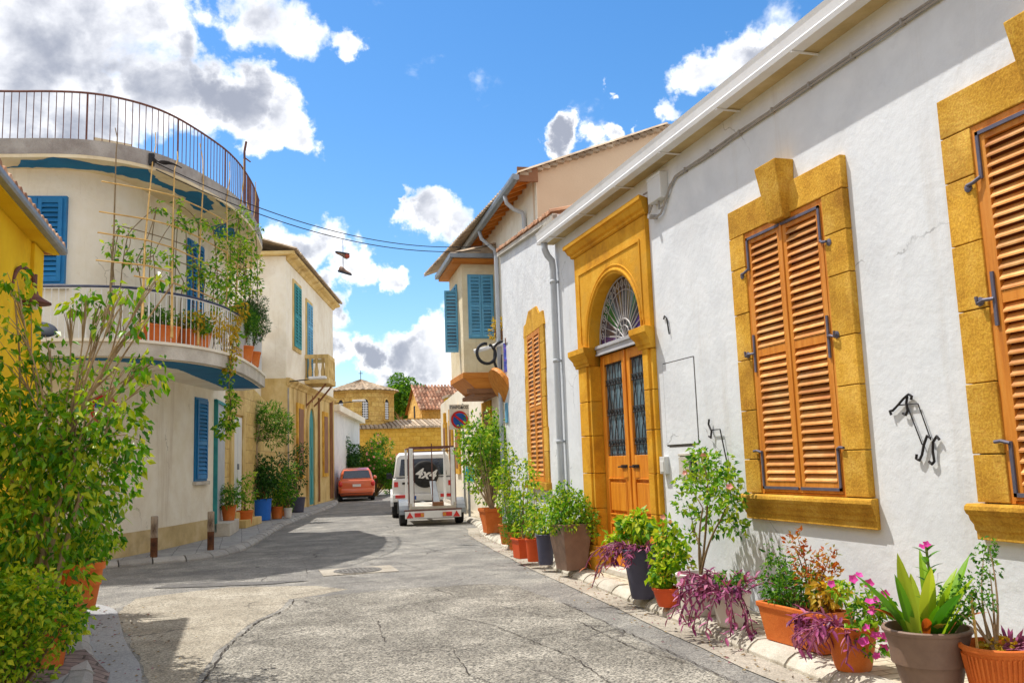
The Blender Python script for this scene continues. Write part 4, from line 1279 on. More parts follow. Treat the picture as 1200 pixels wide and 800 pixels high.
for s0, s1 in ((2.53, 2.94), (2.955, 3.38)):
    build_shutter(w, F3, s0, s1, 4.98, 6.72, 5.8, .036, 'blue', 'blue', .09, .06)
# bay: near face at a=4.7
B0, B1, BD = 4.75, 6.9, 0.90
bay = MB()
bay.fbox(F3, B0, B1, -.1, BD, 3.92, 6.86)
bay = bay.build('bay', 'cream', h3)
m = MB()
m.fbox(F3, B0 - .34, B1 + .3, -.1, BD + .28, 6.98, 7.03)
m.add([F3.p(B0 - .36, BD + .30, 7.02), F3.p(B0 - .36, -.1, 7.34), F3.p(B1 + .3, -.1, 7.34), F3.p(B1 + .3, BD + .30, 7.02), F3.p(B0 - .36, -.1, 7.02)], [(0, 3, 2, 1), (0, 1, 4)])
for j in range(12):
    a = B0 - .3 + j * .22
    pts = [F3.p(a + q, BD + .34, 7.03 + h) for q, h in ((-.09, 0), (0, .06), (.09, 0))] + [F3.p(a + q, -.1, 7.35 + h) for q, h in ((-.09, 0), (0, .06), (.09, 0))]
    m.add(pts, [(0, 3, 4, 1), (1, 4, 5, 2), (0, 1, 2)])
m.build('bay_roof', 'oldtile', bay)
m = MB()
m.fbox(F3, B0 - .33, B1 + .28, -.05, BD + .27, 6.865, 6.975)
for j in range(4):
    m.fbox(F3, B0 - .30 + j * .09, B0 - .26 + j * .09, -.05, BD + .26, 6.845, 6.865)
m.build('bay_eave', 'soffit', bay)
m = MB()
m.sweep(F3, [(BD + .28, 6.93), (BD + .37, 6.93), (BD + .38, 7.04), (BD + .28, 7.04)], B0 - .42, B1 + .3)
m.fbox(F3, B0 - .44, B0 - .345, -.05, BD + .38, 6.93, 7.045)
m.build('bay_gutter', 'greymetal', bay)
m = MB()                                                   # timber underside, stepping in
m.fbox(F3, B0 - .03, B1, -.1, BD + .04, 3.78, 3.92)
m.hexa([F3.p(B0 + .1, -.1, 3.40), F3.p(B1 - .1, -.1, 3.40), F3.p(B1 - .1, .5, 3.40), F3.p(B0 + .1, .5, 3.40), F3.p(B0, -.1, 3.78), F3.p(B1, -.1, 3.78), F3.p(B1, BD, 3.78), F3.p(B0, BD, 3.78)])
m.build('bay_underside', 'soffit', bay)
m = MB(); m.fbox(F3, B0 + .1, B1 - .1, -.1, .62, 3.30, 3.40); m.fbox(F3, B0 + .05, B0 + .2, -.1, .8, 3.38, 3.5)
m.build('bay_beam', 'brownwood', bay)
FB = Fr(F3.p(B0, BD, 0), (-F3.n.x, -F3.n.y), (-F3.u.x, -F3.u.y))      # near face of the bay, a from the outer edge inwards
w = MB(); w.fbox(FB, .15, .85, 0, .03, 4.83, 6.56)
w = w.build('window', 'blue', bay)
for s0, s1 in ((.18, .495), (.505, .82)):
    build_shutter(bay, FB, s0, s1, 4.86, 6.53, 5.7, .031, 'blue', 'blue', .085, .055, name='shutter')
FO = Fr(F3.p(B0, BD, 0), (F3.u.x, F3.u.y), (F3.n.x, F3.n.y))
for s0 in (.75,):
    build_shutter(bay, FO, s0, s0 + .42, 4.75, 6.45, 5.6, .01, 'blue', 'blue', .085, .055)
    build_shutter(bay, FO, s0 + .45, s0 + .9, 4.75, 6.45, 5.6, .01, 'blue', 'blue', .085, .055)
FS = Fr(FO.p(.70, .02, 0), (FO.n.x, FO.n.y), (-FO.u.x, -FO.u.y))
build_shutter(bay, FS, 0, .36, 4.55, 6.25, 5.4, .0, 'blue', 'blue', .085, .055)
w = MB(); w.fbox(F3, 5.6, 6.9, .012, .06, 1.0, 3.25)
w = w.build('window', 'ochre', h3, bevel=.01); w['label'] = 'ochre framed ground floor window under the bay'
m = MB(); m.fbox(F3, 5.82, 6.68, .061, .075, 1.2, 3.0); m.build('pane', 'brownwood', w)
# far white annex with ochre frames, then ochre block
h4 = thing('annex', (8.0, 33, 0), 'small white building with ochre window frames beyond the bay, half behind the sign', 'building')
F4 = Fr((7.0, 28.6), (0.13, 1.0))
m = MB(); m.fprism(F4, [(0, -0.1), (9, -0.1), (9, 4.1), (0, 4.1)], -5, 0); m.build('wall', 'ivory', h4)
for a in (1.2, 3.6, 6.0):
    w = MB(); w.fbox(F4, a, a + 1.2, 0, .08, 1.2, 3.2); w.fbox(F4, a + .4, a + .8, 0, .1, 3.2, 3.6)
    w = w.build('window', 'ochre', h4)
    m = MB(); m.fbox(F4, a + .25, a + .95, .081, .09, 1.4, 3.0); m.build('shutter', 'brownwood', w)
h5 = thing('ochre_block', (10, 44, 0), 'plain ochre walled building just left of the white annex', 'building')
m = MB(); m.box(9.35, 16, 41, 42.2, -.1, 4.7); m.build('wall', 'yellow', h5)
m = MB(); m.box(9.28, 16.1, 40.9, 42.3, 4.7, 4.82); m.build('roof', 'oldtile', h5)
m = MB(); m.box(9.6, 10.5, 40.95, 41.05, 2.6, 3.9); m.build('window', 'brownwood', h5)

# ------------------------------------------------------------------ church at the end of the street
ch = thing('church', (8.5, 64, 0), 'ochre stone church with octagonal tiled drum and tiled nave at the end of the street', 'church')
m = MB()
m.box(5.0, 18.0, 62.0, 78.0, -.1, 4.15)
m.build('lower_wall', 'churchwall', ch)
m = MB()
r = random.Random(7)
x = 4.85
while x < 18.1:
    m.hexa([Vector((x, 61.75, 4.16)), Vector((x + .26, 61.75, 4.16)), Vector((x + .26, 64.5, 4.75)), Vector((x, 64.5, 4.75)), Vector((x + .03, 61.75, 4.30 + r.uniform(0, .03))), Vector((x + .23, 61.75, 4.30)), Vector((x + .23, 64.5, 4.9)), Vector((x + .03, 64.5, 4.9))])
    x += .3
m.build('lower_roof', 'oldtile', ch)
m = MB()
cx, cy, cr = 8.2, 64.9, 2.45
a0 = PI / 8
m.lathe([(cr, 4.2), (cr, 6.75), (cr + .12, 6.76), (cr + .12, 6.95), (cr * .5, 6.96)], (cx, cy, 0), 8, a0)
drum = m.build('drum', 'church', ch)
m = MB()
K = 40
for k in range(K):
    t0, t1 = 2 * PI * k / K, 2 * PI * (k + 1) / K
    tm = (t0 + t1) / 2
    for j in range(5):
        r0, r1 = (cr + .3) * (1 - j / 5), (cr + .3) * (1 - (j + 1.15) / 5)
        r1 = max(r1, .02)
        z0, z1 = 6.93 + .9 * (j / 5), 6.93 + .9 * (j + 1.1) / 5
        def pc(rr, t, z): return Vector((cx + rr * math.cos(t), cy + rr * math.sin(t), z))
        m.add([pc(r0, t0, z0), pc(r0, tm, z0 + .10), pc(r0, t1, z0), pc(r1, t1, z1), pc(r1, tm, z1 + .08), pc(r1, t0, z1)], [(0, 1, 4, 5), (1, 2, 3, 4), (0, 2, 1)])
m.build('drum_roof', 'oldtile', drum)
m = MB(); m.tube([(cx, cy, 7.8), (cx, cy, 8.55)], .025, 5); m.tube([(cx - .16, cy, 8.35), (cx + .16, cy, 8.35)], .022, 5)
m.build('cross', 'iron', drum)
for ang in (-PI / 2, -PI / 2 + PI / 4, -PI / 2 - PI / 4):
    ap = cr * math.cos(PI / 8)
    n = Vector((math.cos(ang), math.sin(ang)))
    fw = Fr((cx + n.x * ap, cy + n.y * ap), (-n.y, n.x), (n.x, n.y))
    m = MB()
    arch = arc_pts(0, 6.0, .22, .3, 0, PI, 8)
    m.fprism(fw, [(-.22, 4.85), (.22, 4.85)] + arch, -.05, .015)
    wn_ = m.build('window', 'darkvoid', drum)
    m = MB()
    oa = arc_pts(0, 6.0, .36, .46, 0, PI, 8); ia = arc_pts(0, 6.0, .22, .30, 0, PI, 8)
    for i in range(8):
        m.fprism(fw, [oa[i], oa[i + 1], ia[i + 1], ia[i]], -.02, .05)
    m.fbox(fw, -.28, -.22, -.02, .045, 4.85, 6.0); m.fbox(fw, .22, .28, -.02, .045, 4.85, 6.0)
    m.fbox(fw, -.36, .36, -.02, .09, 4.74, 4.85)
    m.mi = 1
    for i in range(-1, 2):
        m.fbox(fw, i * .11 - .02, i * .11 + .02, .015, .03, 4.87, 6.1)
    for z in [4.95 + .17 * i for i in range(7)]:
        m.fbox(fw, -.2, .2, .016, .032, z, z + .05)
    m.build('window_grille', ['church', 'whitemetal'], drum)
# nave: gable facing the street on its left, roof slope to the camera
m = MB()
FN = Fr((13.0, 66.5), (0, 1), (-1, 0))
m.box(13.0, 18.5, 66.5, 72.5, 4.1, 5.75)
m.fprism(FN, [(0, 5.75), (6, 5.75), (3, 7.6)], -5.4, 0)
nave = m.build('nave', 'church', ch)
m = MB()
r = random.Random(15)
x = 12.85
while x < 18.1:
    for k in range(8):
        y0 = 66.1 + k * .43; z0 = 5.70 + k * .265
        prof = [(-.12, 0), (-.06, .09), (0, .12), (.06, .09), (.12, 0)]
        j = r.uniform(-.02, .02)
        pts = [Vector((x + q, y0, z0 + h + j)) for q, h in prof] + [Vector((x + q * .85, y0 + .5, z0 + .30 + h + j - .03)) for q, h in prof]
        m.add(pts, [(i, i + 5, i + 6, i + 1) for i in range(4)] + [(0, 1, 2, 3, 4)])
    x += .27
m.add([Vector((12.8, 66.05, 5.68)), Vector((18.1, 66.05, 5.68)), Vector((18.1, 69.5, 7.75)), Vector((12.8, 69.5, 7.75))], [(0, 1, 2, 3)])
m.add([Vector((12.8, 69.5, 7.75)), Vector((18.1, 69.5, 7.75)), Vector((18.1, 72.9, 5.68)), Vector((12.8, 72.9, 5.68))], [(0, 1, 2, 3)])
m.build('nave_roof', 'darktile', nave)
m = MB(); m.fbox(FN, 2.7, 3.3, .0, .02, 4.9, 6.2)
m.build('window', 'darkvoid', nave)
m = MB(); m.box(11.6, 13.2, 64.8, 66.5, 4.1, 5.0); m.build('apse', 'church', ch)

# ------------------------------------------------------------------ left side: curved corner house
WALL = smooth_poly([(-14, 17.2), (-6, 17.15), (-4.1, 17.02), (-3.1, 16.85), (-2.5, 17.0), (-2.08, 17.42), (-1.75, 18.2), (-1.4, 19.0), (-0.98, 20.3), (-0.6, 21.5), (-0.45, 23.8)], 2)
SLAB = smooth_poly([(-14, 16.9), (-6, 16.7), (-4.0, 16.4), (-3.2, 16.2), (-2.5, 16.15), (-1.85, 16.4), (-1.3, 16.85), (-0.75, 17.75), (-0.15, 19.0), (0.25, 20.8), (0.42, 22.3)], 2)
BALC = smooth_poly([(-8, 15.6), (-4.2, 15.35), (-3.1, 15.15), (-2.3, 15.03), (-1.7, 15.1), (-1.3, 15.4), (-0.78, 15.85), (-0.17, 17.0), (0.2, 18.9), (0.46, 20.8)], 2)
cb = thing('corner_house', (-2, 19, 0), 'two storey cream house with a rounded balcony corner and a wavy blue painted eave', 'house')
m = MB()
n0 = WALL
back = [(-5.5, 24.5), (-14, 24.5)]
m.hprism([(p[0], p[1]) for p in n0] + [(-0.45, 24.4)] + back, -0.1, 7.0)
m.build('wall', 'ivory', cb, smooth=False)
m = MB()
off = offset_poly(WALL, -0.012)
m.wallstrip(off, SW - .02, [SW + .42] * len(off))
m.build('plinth', 'plinth', cb)
m = MB()
m.hprism([(p[0], p[1]) for p in SLAB] + [(0.2, 24.6), (-14, 24.6)], 7.0, 7.06)
m.build('soffit', 'cream', cb)
m = MB()
inn = offset_poly(SLAB, 0.22)
for lo, hi, o2, mt in ((7.063, 7.34, 0.0, 0),):
    a = SLAB
    b = len(m.v)
    for (x, y), (xi, yi) in zip(a, inn):
        m.v += [Vector((x, y, lo)), Vector((x, y, hi)), Vector((xi, yi, hi)), Vector((xi, yi, lo))]
    for i in range(len(a) - 1):
        for j in range(4):
            j2 = (j + 1) % 4
            m.face((b + 4 * i + j, b + 4 * i + j2, b + 4 * (i + 1) + j2, b + 4 * (i + 1) + j))
    m.face((b, b + 1, b + 2, b + 3)); e = b + 4 * (len(a) - 1); m.face((e + 3, e + 2, e + 1, e))
m.hprism([(p[0], p[1]) for p in inn] + [(0.2, 24.6), (-14, 24.6)], 7.063, 7.2)
slab = m.build('roof_slab', 'concrete', cb)
m = MB(); m.hprism([(-2.55, 16.3), (-1.95, 16.55), (-2.0, 16.85), (-2.6, 16.6)], 7.34, 7.44); m.build('coping_block', 'cream', slab)
m = MB()
wave = [(-4.15, 16.99), (-3.85, 16.81), (-3.74, 16.48), (-3.32, 16.33), (-3.22, 16.24), (-2.95, 16.2), (-2.9, 16.27), (-2.48, 16.48), (-1.95, 16.5), (-1.66, 16.6), (-1.6, 17.03), (-1.28, 17.62), (-1.07, 17.81), (-0.85, 17.72), (-0.77, 17.95), (-0.62, 18.44), (-0.65, 18.96), (-0.83, 19.26), (-1.0, 18.94), (-1.18, 18.14), (-1.49, 17.58), (-1.87, 17.22), (-2.31, 16.9), (-2.61, 16.78), (-3.18, 16.78), (-3.68, 16.86)]
far_w = [(-9, 16.9), (-9, 17.05)]
for q in (wave, [(-0.60, 18.15), (-0.38, 18.62), (-0.28, 18.95), (-0.45, 18.7)], [(-0.74, 20.29), (-0.42, 20.0), (-0.12, 20.9), (-0.22, 21.6), (-0.6, 21.4)], [(-9, 16.95), (-5.2, 16.75), (-4.1, 16.97), (-5.5, 17.1)]):
    q = wob(q, .035, .09, random.Random(len(q)))
    m.sheet([(p[0], p[1]) for p in reversed(q)], 6.995)
m.build('painted_wave', 'petrol', cb)
# roof railing
def railing(parent, line, z0, z1, pitch, mat, r_bar=.008, r_top=.022, every=12, mid=None, name='railing'):
    m = MB()
    tot = sum((Vector(line[i + 1]) - Vector(line[i])).length for i in range(len(line) - 1))
    top = []
    s = 0.0; i = 0
    while s <= tot:
        p, t = point_on(line, s)
        top.append((p.x, p.y, z1))
        m.tube([(p.x, p.y, z0), (p.x, p.y, z1)], r_bar * (2.2 if i % every == 0 else 1), 5, cap=False)
        s += pitch; i += 1
    m.tube(top, r_top, 6)
    for z in (mid or []):
        m.tube([(x, y, z) for x, y, _ in top], r_bar * 1.6, 5)
    return m.build(name, mat, parent)
railing(cb, offset_poly([p for p in SLAB if p[0] > -6.5], 0.08), 7.34, 8.22, 0.125, 'rust', .008, .02, 14)
m = MB()
m.tube([(0.0, 21.2, 7.2), (-.02, 21.2, 9.1), (.02, 21.2, 9.35)], .03, 6); m.tube([(-.02, 21.2, 8.95), (.12, 21.2, 8.85)], .018, 5)
m.tube([(0.12, 21.6, 7.2), (0.12, 21.6, 8.55)], .018, 5)
m.build('roof_post', 'rust', cb)
# balcony
m = MB()
bi = offset_poly(BALC, 0.0)
inner = [p for p in WALL if p[0] > -8.2]
m.hprism([(p[0], p[1]) for p in BALC] + [(0.1, 21.5), (-0.62, 21.4)] + [(p[0] , p[1] + .1) for p in reversed(inner) if p[1] < 21], 3.42, 3.65)
bal = m.build('balcony', 'concrete_l', cb)
m = MB()
b2 = offset_poly(BALC, 0.10)
m.hprism([(p[0], p[1]) for p in b2] + [(0.0, 21.45), (-0.62, 21.4)] + [(p[0], p[1] + .1) for p in reversed(inner) if p[1] < 21], 3.405, 3.42)
m.build('balcony_soffit', 'ivory', bal)
m = MB()
bl_ = [p for p in b2 if p[0] > -4.5]
inner_ = [(-4.5, 15.58), (-2.89, 15.32), (-2.31, 15.46), (-1.9, 15.7), (-1.53, 16.07), (-1.12, 16.85), (-.84, 18.44), (-.61, 19.54), (-.4, 20.8)]
m.sheet(list(reversed(wob(bl_ + list(reversed(inner_)), .012, .1, random.Random(5)))), 3.398)
m.build('painted_band', 'petrol', bal)
m = MB()
bo = offset_poly(BALC, -0.03)
b = len(m.v)
for (x, y), (xi, yi) in zip(bo, offset_poly(BALC, 0.15)):
    m.v += [Vector((x, y, 3.652)), Vector((x, y, 3.70)), Vector((xi, yi, 3.70)), Vector((xi, yi, 3.652))]
for i in range(len(bo) - 1):
    for j in range(4):
        m.face((b + 4 * i + j, b + 4 * i + (j + 1) % 4, b + 4 * (i + 1) + (j + 1) % 4, b + 4 * (i + 1) + j))
m.build('balcony_edge', 'ivory', bal)
rl = railing(bal, offset_poly([p for p in BALC if p[0] > -6.0 and p[1] < 20.9], 0.07), 3.70, 4.52, 0.105, 'whitemetal', .007, .014, 20)
m = MB()
ln = offset_poly([p for p in BALC if p[0] > -6.0 and p[1] < 20.9], 0.07)
m.tube([(x, y, 4.545) for x, y in ln], .024, 6)
m.build('handrail', 'bluerail', bal)
# blue shutters and doors
def curve_frame(s):
    p, t = point_on(WALL, s)
    return Fr((p.x, p.y), (t.x, t.y), (t.y, -t.x))
def s_at(x=None, y=None):
    s = 0.0
    best = (1e9, 0)
    for i in range(len(WALL) - 1):
        a, b = Vector(WALL[i]), Vector(WALL[i + 1])
        l = (b - a).length
        for k in range(10):
            q = a.lerp(b, k / 10)
            e = abs(q.x - x) if x is not None else abs(q.y - y)
            if e < best[0]:
                best = (e, s + l * k / 10)
        s += l
    return best[1]
def blue_opening(x, y, w, z0, z1, leaves=2, label=None, zm=None, mat='deepblue'):
    fr = curve_frame(s_at(x=x) if y is None else s_at(y=y))
    m = MB(); m.fbox(fr, -w / 2 - .05, w / 2 + .05, -.15, .035, z0 - .05, z1 + .05)
    wd = m.build('window', mat, cb)
    if label: wd['label'] = label
    k = w / leaves
    for i in range(leaves):
        build_shutter(wd, fr, -w / 2 + i * k + .006, -w / 2 + (i + 1) * k - .006, z0, z1, zm or (z0 * .55 + z1 * .45), .036, mat, mat, .08, .07, back=mat)
    m = MB(); m.fbox(fr, -w / 2 - .1, w / 2 + .1, -.1, .09, z0 - .13, z0 - .055)
    m.build('sill', 'concrete_l', wd, bevel=.008)
    return wd
blue_opening(-3.50, None, .86, 4.95, 6.45, 2, 'blue louvred window beside the yellow house')
blue_opening(None, 20.1, .8, 3.75, 6.5, 2, 'blue balcony door behind the trellis')
blue_opening(None, 20.55, .62, 1.42, 3.12, 1, 'small blue shuttered window on the ground floor')
fr = curve_frame(s_at(y=22.3))
m = MB(); m.fbox(fr, -.75, .95, -.1, .012, .4, 3.15)
dr = m.build('door', 'pipegrey', cb); dr['label'] = 'pale grey street door between blue posts'
m = MB(); m.fbox(fr, -.85, -.75, -.1, .07, .2, 3.2); m.fbox(fr, -.85, .95, -.1, .05, 3.15, 3.22)
m.build('door_frame', 'teal', dr)
m = MB(); m.fbox(fr, -.85, 1.0, -.1, .36, SW, .40)
m.build('doorstep', 'concrete_l', dr, bevel=.012)

# low stone house between the corner house and the tall cream house
F6 = Fr((-0.45, 23.8), (1.87, 8.2), (8.2, -1.87))
h6 = thing('stone_house', (0.2, 28, 0), 'low ochre ashlar house with a white door behind the topiary tree', 'house')
m = MB()
L6 = 8.41
m.fprism(F6, [(0, -.1), (L6, -.1), (L6, 3.25), (7.4, 3.32), (6.0, 3.5), (4.6, 3.75), (3.4, 3.92), (0, 3.95)], -4.5, 0.0)
m.build('wall', 'oldstone', h6)
m = MB(); m.fbox(F6, .75, 1.75, -.1, .02, .5, 3.0); d6 = m.build('door', 'whitemetal', h6)
m = MB(); m.fbox(F6, .85, 1.18, .02, .03, .7, 2.85); m.fbox(F6, 1.26, 1.65, .02, .03, .7, 2.85); m.build('door_leaf', 'plasticgrey', d6)
m = MB(); m.fbox(F6, 1.19, 1.24, .03, .08, 1.6, 1.75); m.build('handle', 'greymetal', d6)
m = MB(); m.fbox(F6, .45, .75, -.05, .06, .3, 3.05); m.fbox(F6, 1.75, 2.05, -.05, .06, .3, 3.05); m.fbox(F6, .45, 2.05, -.05, .06, 3.05, 3.35); m.build('door_surround', 'paleochre', d6, bevel=.01)
m = MB(); m.fbox(F6, .4, 2.3, -.1, .45, SW, .30); m.fbox(F6, .4, 2.3, -.1, .2, .30, .5); m.build('doorstep', 'paleochre', d6, bevel=.012)
# terrace screen with upright bars
m = MB()
m.fprism(F6, [(4.2, 3.6), (L6, 3.2), (L6, 5.6), (4.2, 5.6)], -1.0, -.9)
for i in range(24):
    a = 4.25 + i * .175
    m.fbox(F6, a, a + .05, -.9, -.84, 3.3, 5.5)
m.build('terrace_screen', 'ivory', h6)

# tall cream house
F7 = Fr((1.42, 32.0), (2.62, 10.2), (10.2, -2.62))
h7 = thing('tall_house', (1.5, 36, 0), 'tall narrow two storey cream house with teal shutters and a stone balcony', 'house')
L7 = 10.53
m = MB(); m.fprism(F7, [(0, 4.75), (L7, 4.75), (L7, 9.15), (0, 9.15)], -5, 0); m.build('wall', 'ivory', h7)
m = MB(); m.fprism(F7, [(0, -.1), (L7, -.1), (L7, 4.748), (0, 4.748)], -5, .02); m.build('ground_floor_wall', 'paleochre', h7)
m = MB(); m.sweep(F7, [(-.02, 4.5), (.05, 4.5), (.08, 4.58), (.16, 4.66), (.18, 4.74), (-.02, 4.78)], 0, L7, 1, 0); m.build('cornice', 'paleochre', h7)
m = MB()
m.sweep(F7, [(-.02, 9.0), (.06, 9.0), (.12, 9.1), (.30, 9.16), (.34, 9.24), (-.02, 9.28)], 0, L7, 1, .5)
m.fbox(F7, -.3, 0, -5, .34, 9.16, 9.28)
m.build('eave_cornice', 'paleochre', h7)
m = MB()
m.add([F7.p(-.4, .45, 9.29), F7.p(L7 + .2, .45, 9.29), F7.p(L7 + .2, -2.5, 10.2), F7.p(-.4, -2.5, 10.2)], [(0, 1, 2, 3)])
m.add([F7.p(-.4, -2.5, 10.2), F7.p(L7 + .2, -2.5, 10.2), F7.p(L7 + .2, -5.5, 9.29), F7.p(-.4, -5.5, 9.29)], [(0, 1, 2, 3)])
for j in range(44):
    a = -.35 + j * .25
    pts = [F7.p(a + q, .47, 9.30 + h) for q, h in ((-.1, 0), (0, .07), (.1, 0))] + [F7.p(a + q, -2.5, 10.21 + h) for q, h in ((-.1, 0), (0, .07), (.1, 0))]
    m.add(pts, [(0, 3, 4, 1), (1, 4, 5, 2), (0, 1, 2)])
m.build('roof', 'oldtile', h7)
m = MB(); m.fbox(F7, 1.1, 2.6, 0, .05, 5.9, 8.55); w = m.build('window', 'paleochre', h7)
for s0 in (1.22, 1.855):
    build_shutter(w, F7, s0, s0 + .625, 6.05, 8.4, 7.2, .051, 'teal', 'teal', .11, .09, back='teal')
m = MB(); m.fbox(F7, 3.65, 4.95, 0, .05, 5.085, 8.3); w = m.build('balcony_door', 'paleochre', h7)
for s0 in (3.76, 4.31):
    build_shutter(w, F7, s0, s0 + .53, 5.1, 8.15, 7.2, .051, 'blue', 'blue', .11, .09, back='blue')
m = MB()
m.fbox(F7, 3.45, 5.15, 0, .95, 4.85, 5.08)
bl = m.build('balcony', 'paleochre', h7, bevel=.02)
m = MB()
m.fbox(F7, 3.48, 5.12, .80, .92, 5.85, 6.0); m.fbox(F7, 3.48, 3.62, 0, .80, 5.85, 6.0); m.fbox(F7, 4.98, 5.12, 0, .80, 5.85, 6.0)
for a, d in [(3.55, .86), (5.05, .86)]:
    m.fbox(F7, a - .09, a + .09, d - .07, d + .07, 5.08, 5.85)
bp_ = [(.05, 0), (.07, .08), (.085, .25), (.05, .45), (.04, .6), (.06, .77)]
for a in [3.80 + .25 * i for i in range(5)]:
    m.lathe(bp_, F7.p(a, .86, 5.08), 8)
for d in (.2, .45, .7):
    m.lathe(bp_, F7.p(3.55, d, 5.08), 8)
m.build('balustrade', 'paleochre', bl)
for a in (3.6, 4.95):
    m = MB()
    m.tube([F7.p(a, .02, 4.0), F7.p(a, .35, 4.3), F7.p(a, .8, 4.84)], .04, 6); m.tube([F7.p(a, .02, 4.8), F7.p(a, .02, 3.9)], .03, 5)
    m.build('bracket', 'brownwood', bl)
# arched teal door + windows at street level
m = MB()
arch = arc_pts(4.5, 3.2, .62, .75, 0, PI, 10)
m.fprism(F7, [(3.88, .15), (5.12, .15)] + arch, .02, .035)
d7 = m.build('door', 'teal', h7); d7['label'] = 'arched teal street door of the tall house'
m = MB()
oa = arc_pts(4.5, 3.2, .85, 1.0, 0, PI, 10); ia = arc_pts(4.5, 3.2, .62, .75, 0, PI, 10)
for i in range(10):
    m.fprism(F7, [oa[i], oa[i + 1], ia[i + 1], ia[i]], .02, .10)
m.fbox(F7, 3.65, 3.88, .02, .10, SW, 3.2); m.fbox(F7, 5.12, 5.35, .02, .10, SW, 3.2)
m.build('door_surround', 'paleochre', d7, bevel=.01)
m = MB(); m.fbox(F7, 4.48, 4.52, .036, .05, .2, 3.2)
for a in (4.0, 4.6):
    for z in (.4, 1.5):
        m.fbox(F7, a, a + .4, .036, .055, z, z + .9)
m.build('door_panel', 'teal', d7)
for a0, mt in ((1.7, 'brownwood'), (7.3, 'brownwood')):
    m = MB(); m.fbox(F7, a0, a0 + 1.3, .02, .08, 1.2, 4.0); w = m.build('window', 'ochre', h7)
    m = MB(); m.fbox(F7, a0 + .2, a0 + 1.1, .081, .095, 1.35, 3.8); m.build('shutter', mt, w)
for a, z0, z1 in ((6.2, .2, 4.5), (9.2, .2, 4.5), (9.6, .2, 4.6)):
    m = MB(); m.tube([F7.p(a, .08, z0), F7.p(a, .08, z1)], .045, 6)
    m.build('downpipe', 'brownwood', h7)
m = MB(); m.tube([F7.p(.02, .08, 4.4), F7.p(.02, .08, .2)], .03, 6); m.build('pipe', 'concrete', h7)
# white low building further on
h8 = thing('white_building', (4.6, 48, 0), 'low white building in the distance behind the red car', 'building')
F8 = Fr((4.15, 43.0), (2.1, 7.4), (7.4, -2.1))
m = MB(); m.fprism(F8, [(0, -.1), (7.8, -.1), (7.8, 4.0), (0, 4.25)], -4, 0); m.build('wall', 'white2', h8)
m = MB(); m.fprism(F8, [(-.2, 4.25), (8, 4.0), (8, 4.3), (-.2, 4.55)], -4, .3); m.build('roof', 'ivory', h8)

# yellow house on the near left
hy = thing('yellow_house', (-3, 8, 0), 'bright yellow ochre house with a tiled eave at the left edge', 'house')
m = MB(); m.box(-8, -2.34, -4, 11.5, -.1, 4.235); m.build('wall', 'yellow', hy)
m = MB(); m.box(-2.345, -2.30, 11.02, 11.503, -.1, 4.22); m.build('pilaster', 'yellow', hy, bevel=.006)
FY = Fr((-2.34, 0), (0, 1), (1, 0))
m = MB()
r = random.Random(21)
y = -4.0
sl = .34
while y < 11.75:
    for k in range(7):
        x0 = -2.10 - k * .42; z0 = 4.33 + k * .42 * sl + r.uniform(-.012, .012)
        prof = [(-.085, 0), (-.055, .045), (0, .065), (.055, .045), (.085, 0)]
        pts = [Vector((x0, y + q, z0 + h)) for q, h in prof] + [Vector((x0 - .47, y + q * .85, z0 + .47 * sl + h - .02)) for q, h in prof]
        m.add(pts, [(i + 1, i + 6, i + 5, i) for i in range(4)] + [(4, 3, 2, 1, 0)])
    y += .2
m.add([Vector((-2.1, -4, 4.33)), Vector((-6, -4, 4.33 + 3.9 * sl)), Vector((-6, 11.72, 4.33 + 3.9 * sl)), Vector((-2.1, 11.72, 4.33))], [(0, 3, 2, 1)])
m.add([Vector((-2.2, 11.5, 4.2)), Vector((-6, 11.5, 4.2)), Vector((-6, 11.5, 4.3 + 3.9 * sl))], [(0, 1, 2)])
rf = m.build('roof', 'tile', hy)
m = MB()
m.sweep(FY, [(.17, 4.255), (.235, 4.255), (.25, 4.28), (.25, 4.325), (.24, 4.325), (.17, 4.32)], -4, 11.75)
m.build('gutter', 'greymetal', hy)
m = MB(); m.fbox(FY, -4, 11.7, -.1, .17, 4.24, 4.26); m.build('soffit', 'yellow', hy)

# ------------------------------------------------------------------ vehicles
def loft(m, secs):
    """secs: list of closed rings (same length); joins them and caps the ends"""
    k = len(secs[0])
    b = len(m.v)
    for sct in secs:
        m.v.extend(Vector(p) for p in sct)
    for i in range(len(secs) - 1):
        for j in range(k):
            j2 = (j + 1) % k
            m.face((b + i * k + j, b + i * k + j2, b + (i + 1) * k + j2, b + (i + 1) * k + j))
    m.face([b + j for j in range(k - 1, -1, -1)])
    e = b + (len(secs) - 1) * k
    m.face([e + j for j in range(k)])
def ring(y, prof):
    """prof = [(half width, z)] bottom to top -> closed ring at y"""
    return [(w, y, z) for w, z in prof] + [(-w, y, z) for w, z in reversed(prof)]
def wheel(parent, x, y, r, w, side):
    m = MB()
    ax = Matrix.Rotation(R(90), 3, 'Y')
    m.lathe([(r * .62, -w / 2), (r * .93, -w / 2), (r, -w * .36), (r, w * .36), (r * .93, w / 2), (r * .62, w / 2)], (x, y, r), 22, axis=ax)
    o = m.build('wheel', 'black', parent, smooth=False)
    m = MB()
    m.lathe([(r * .62, -w * .42), (r * .58, 0), (r * .2, w * .1 * side), (r * .62, w * .42)], (x, y, r), 14, axis=ax)
    m.build('rim', 'wheelrim', o)
    return o

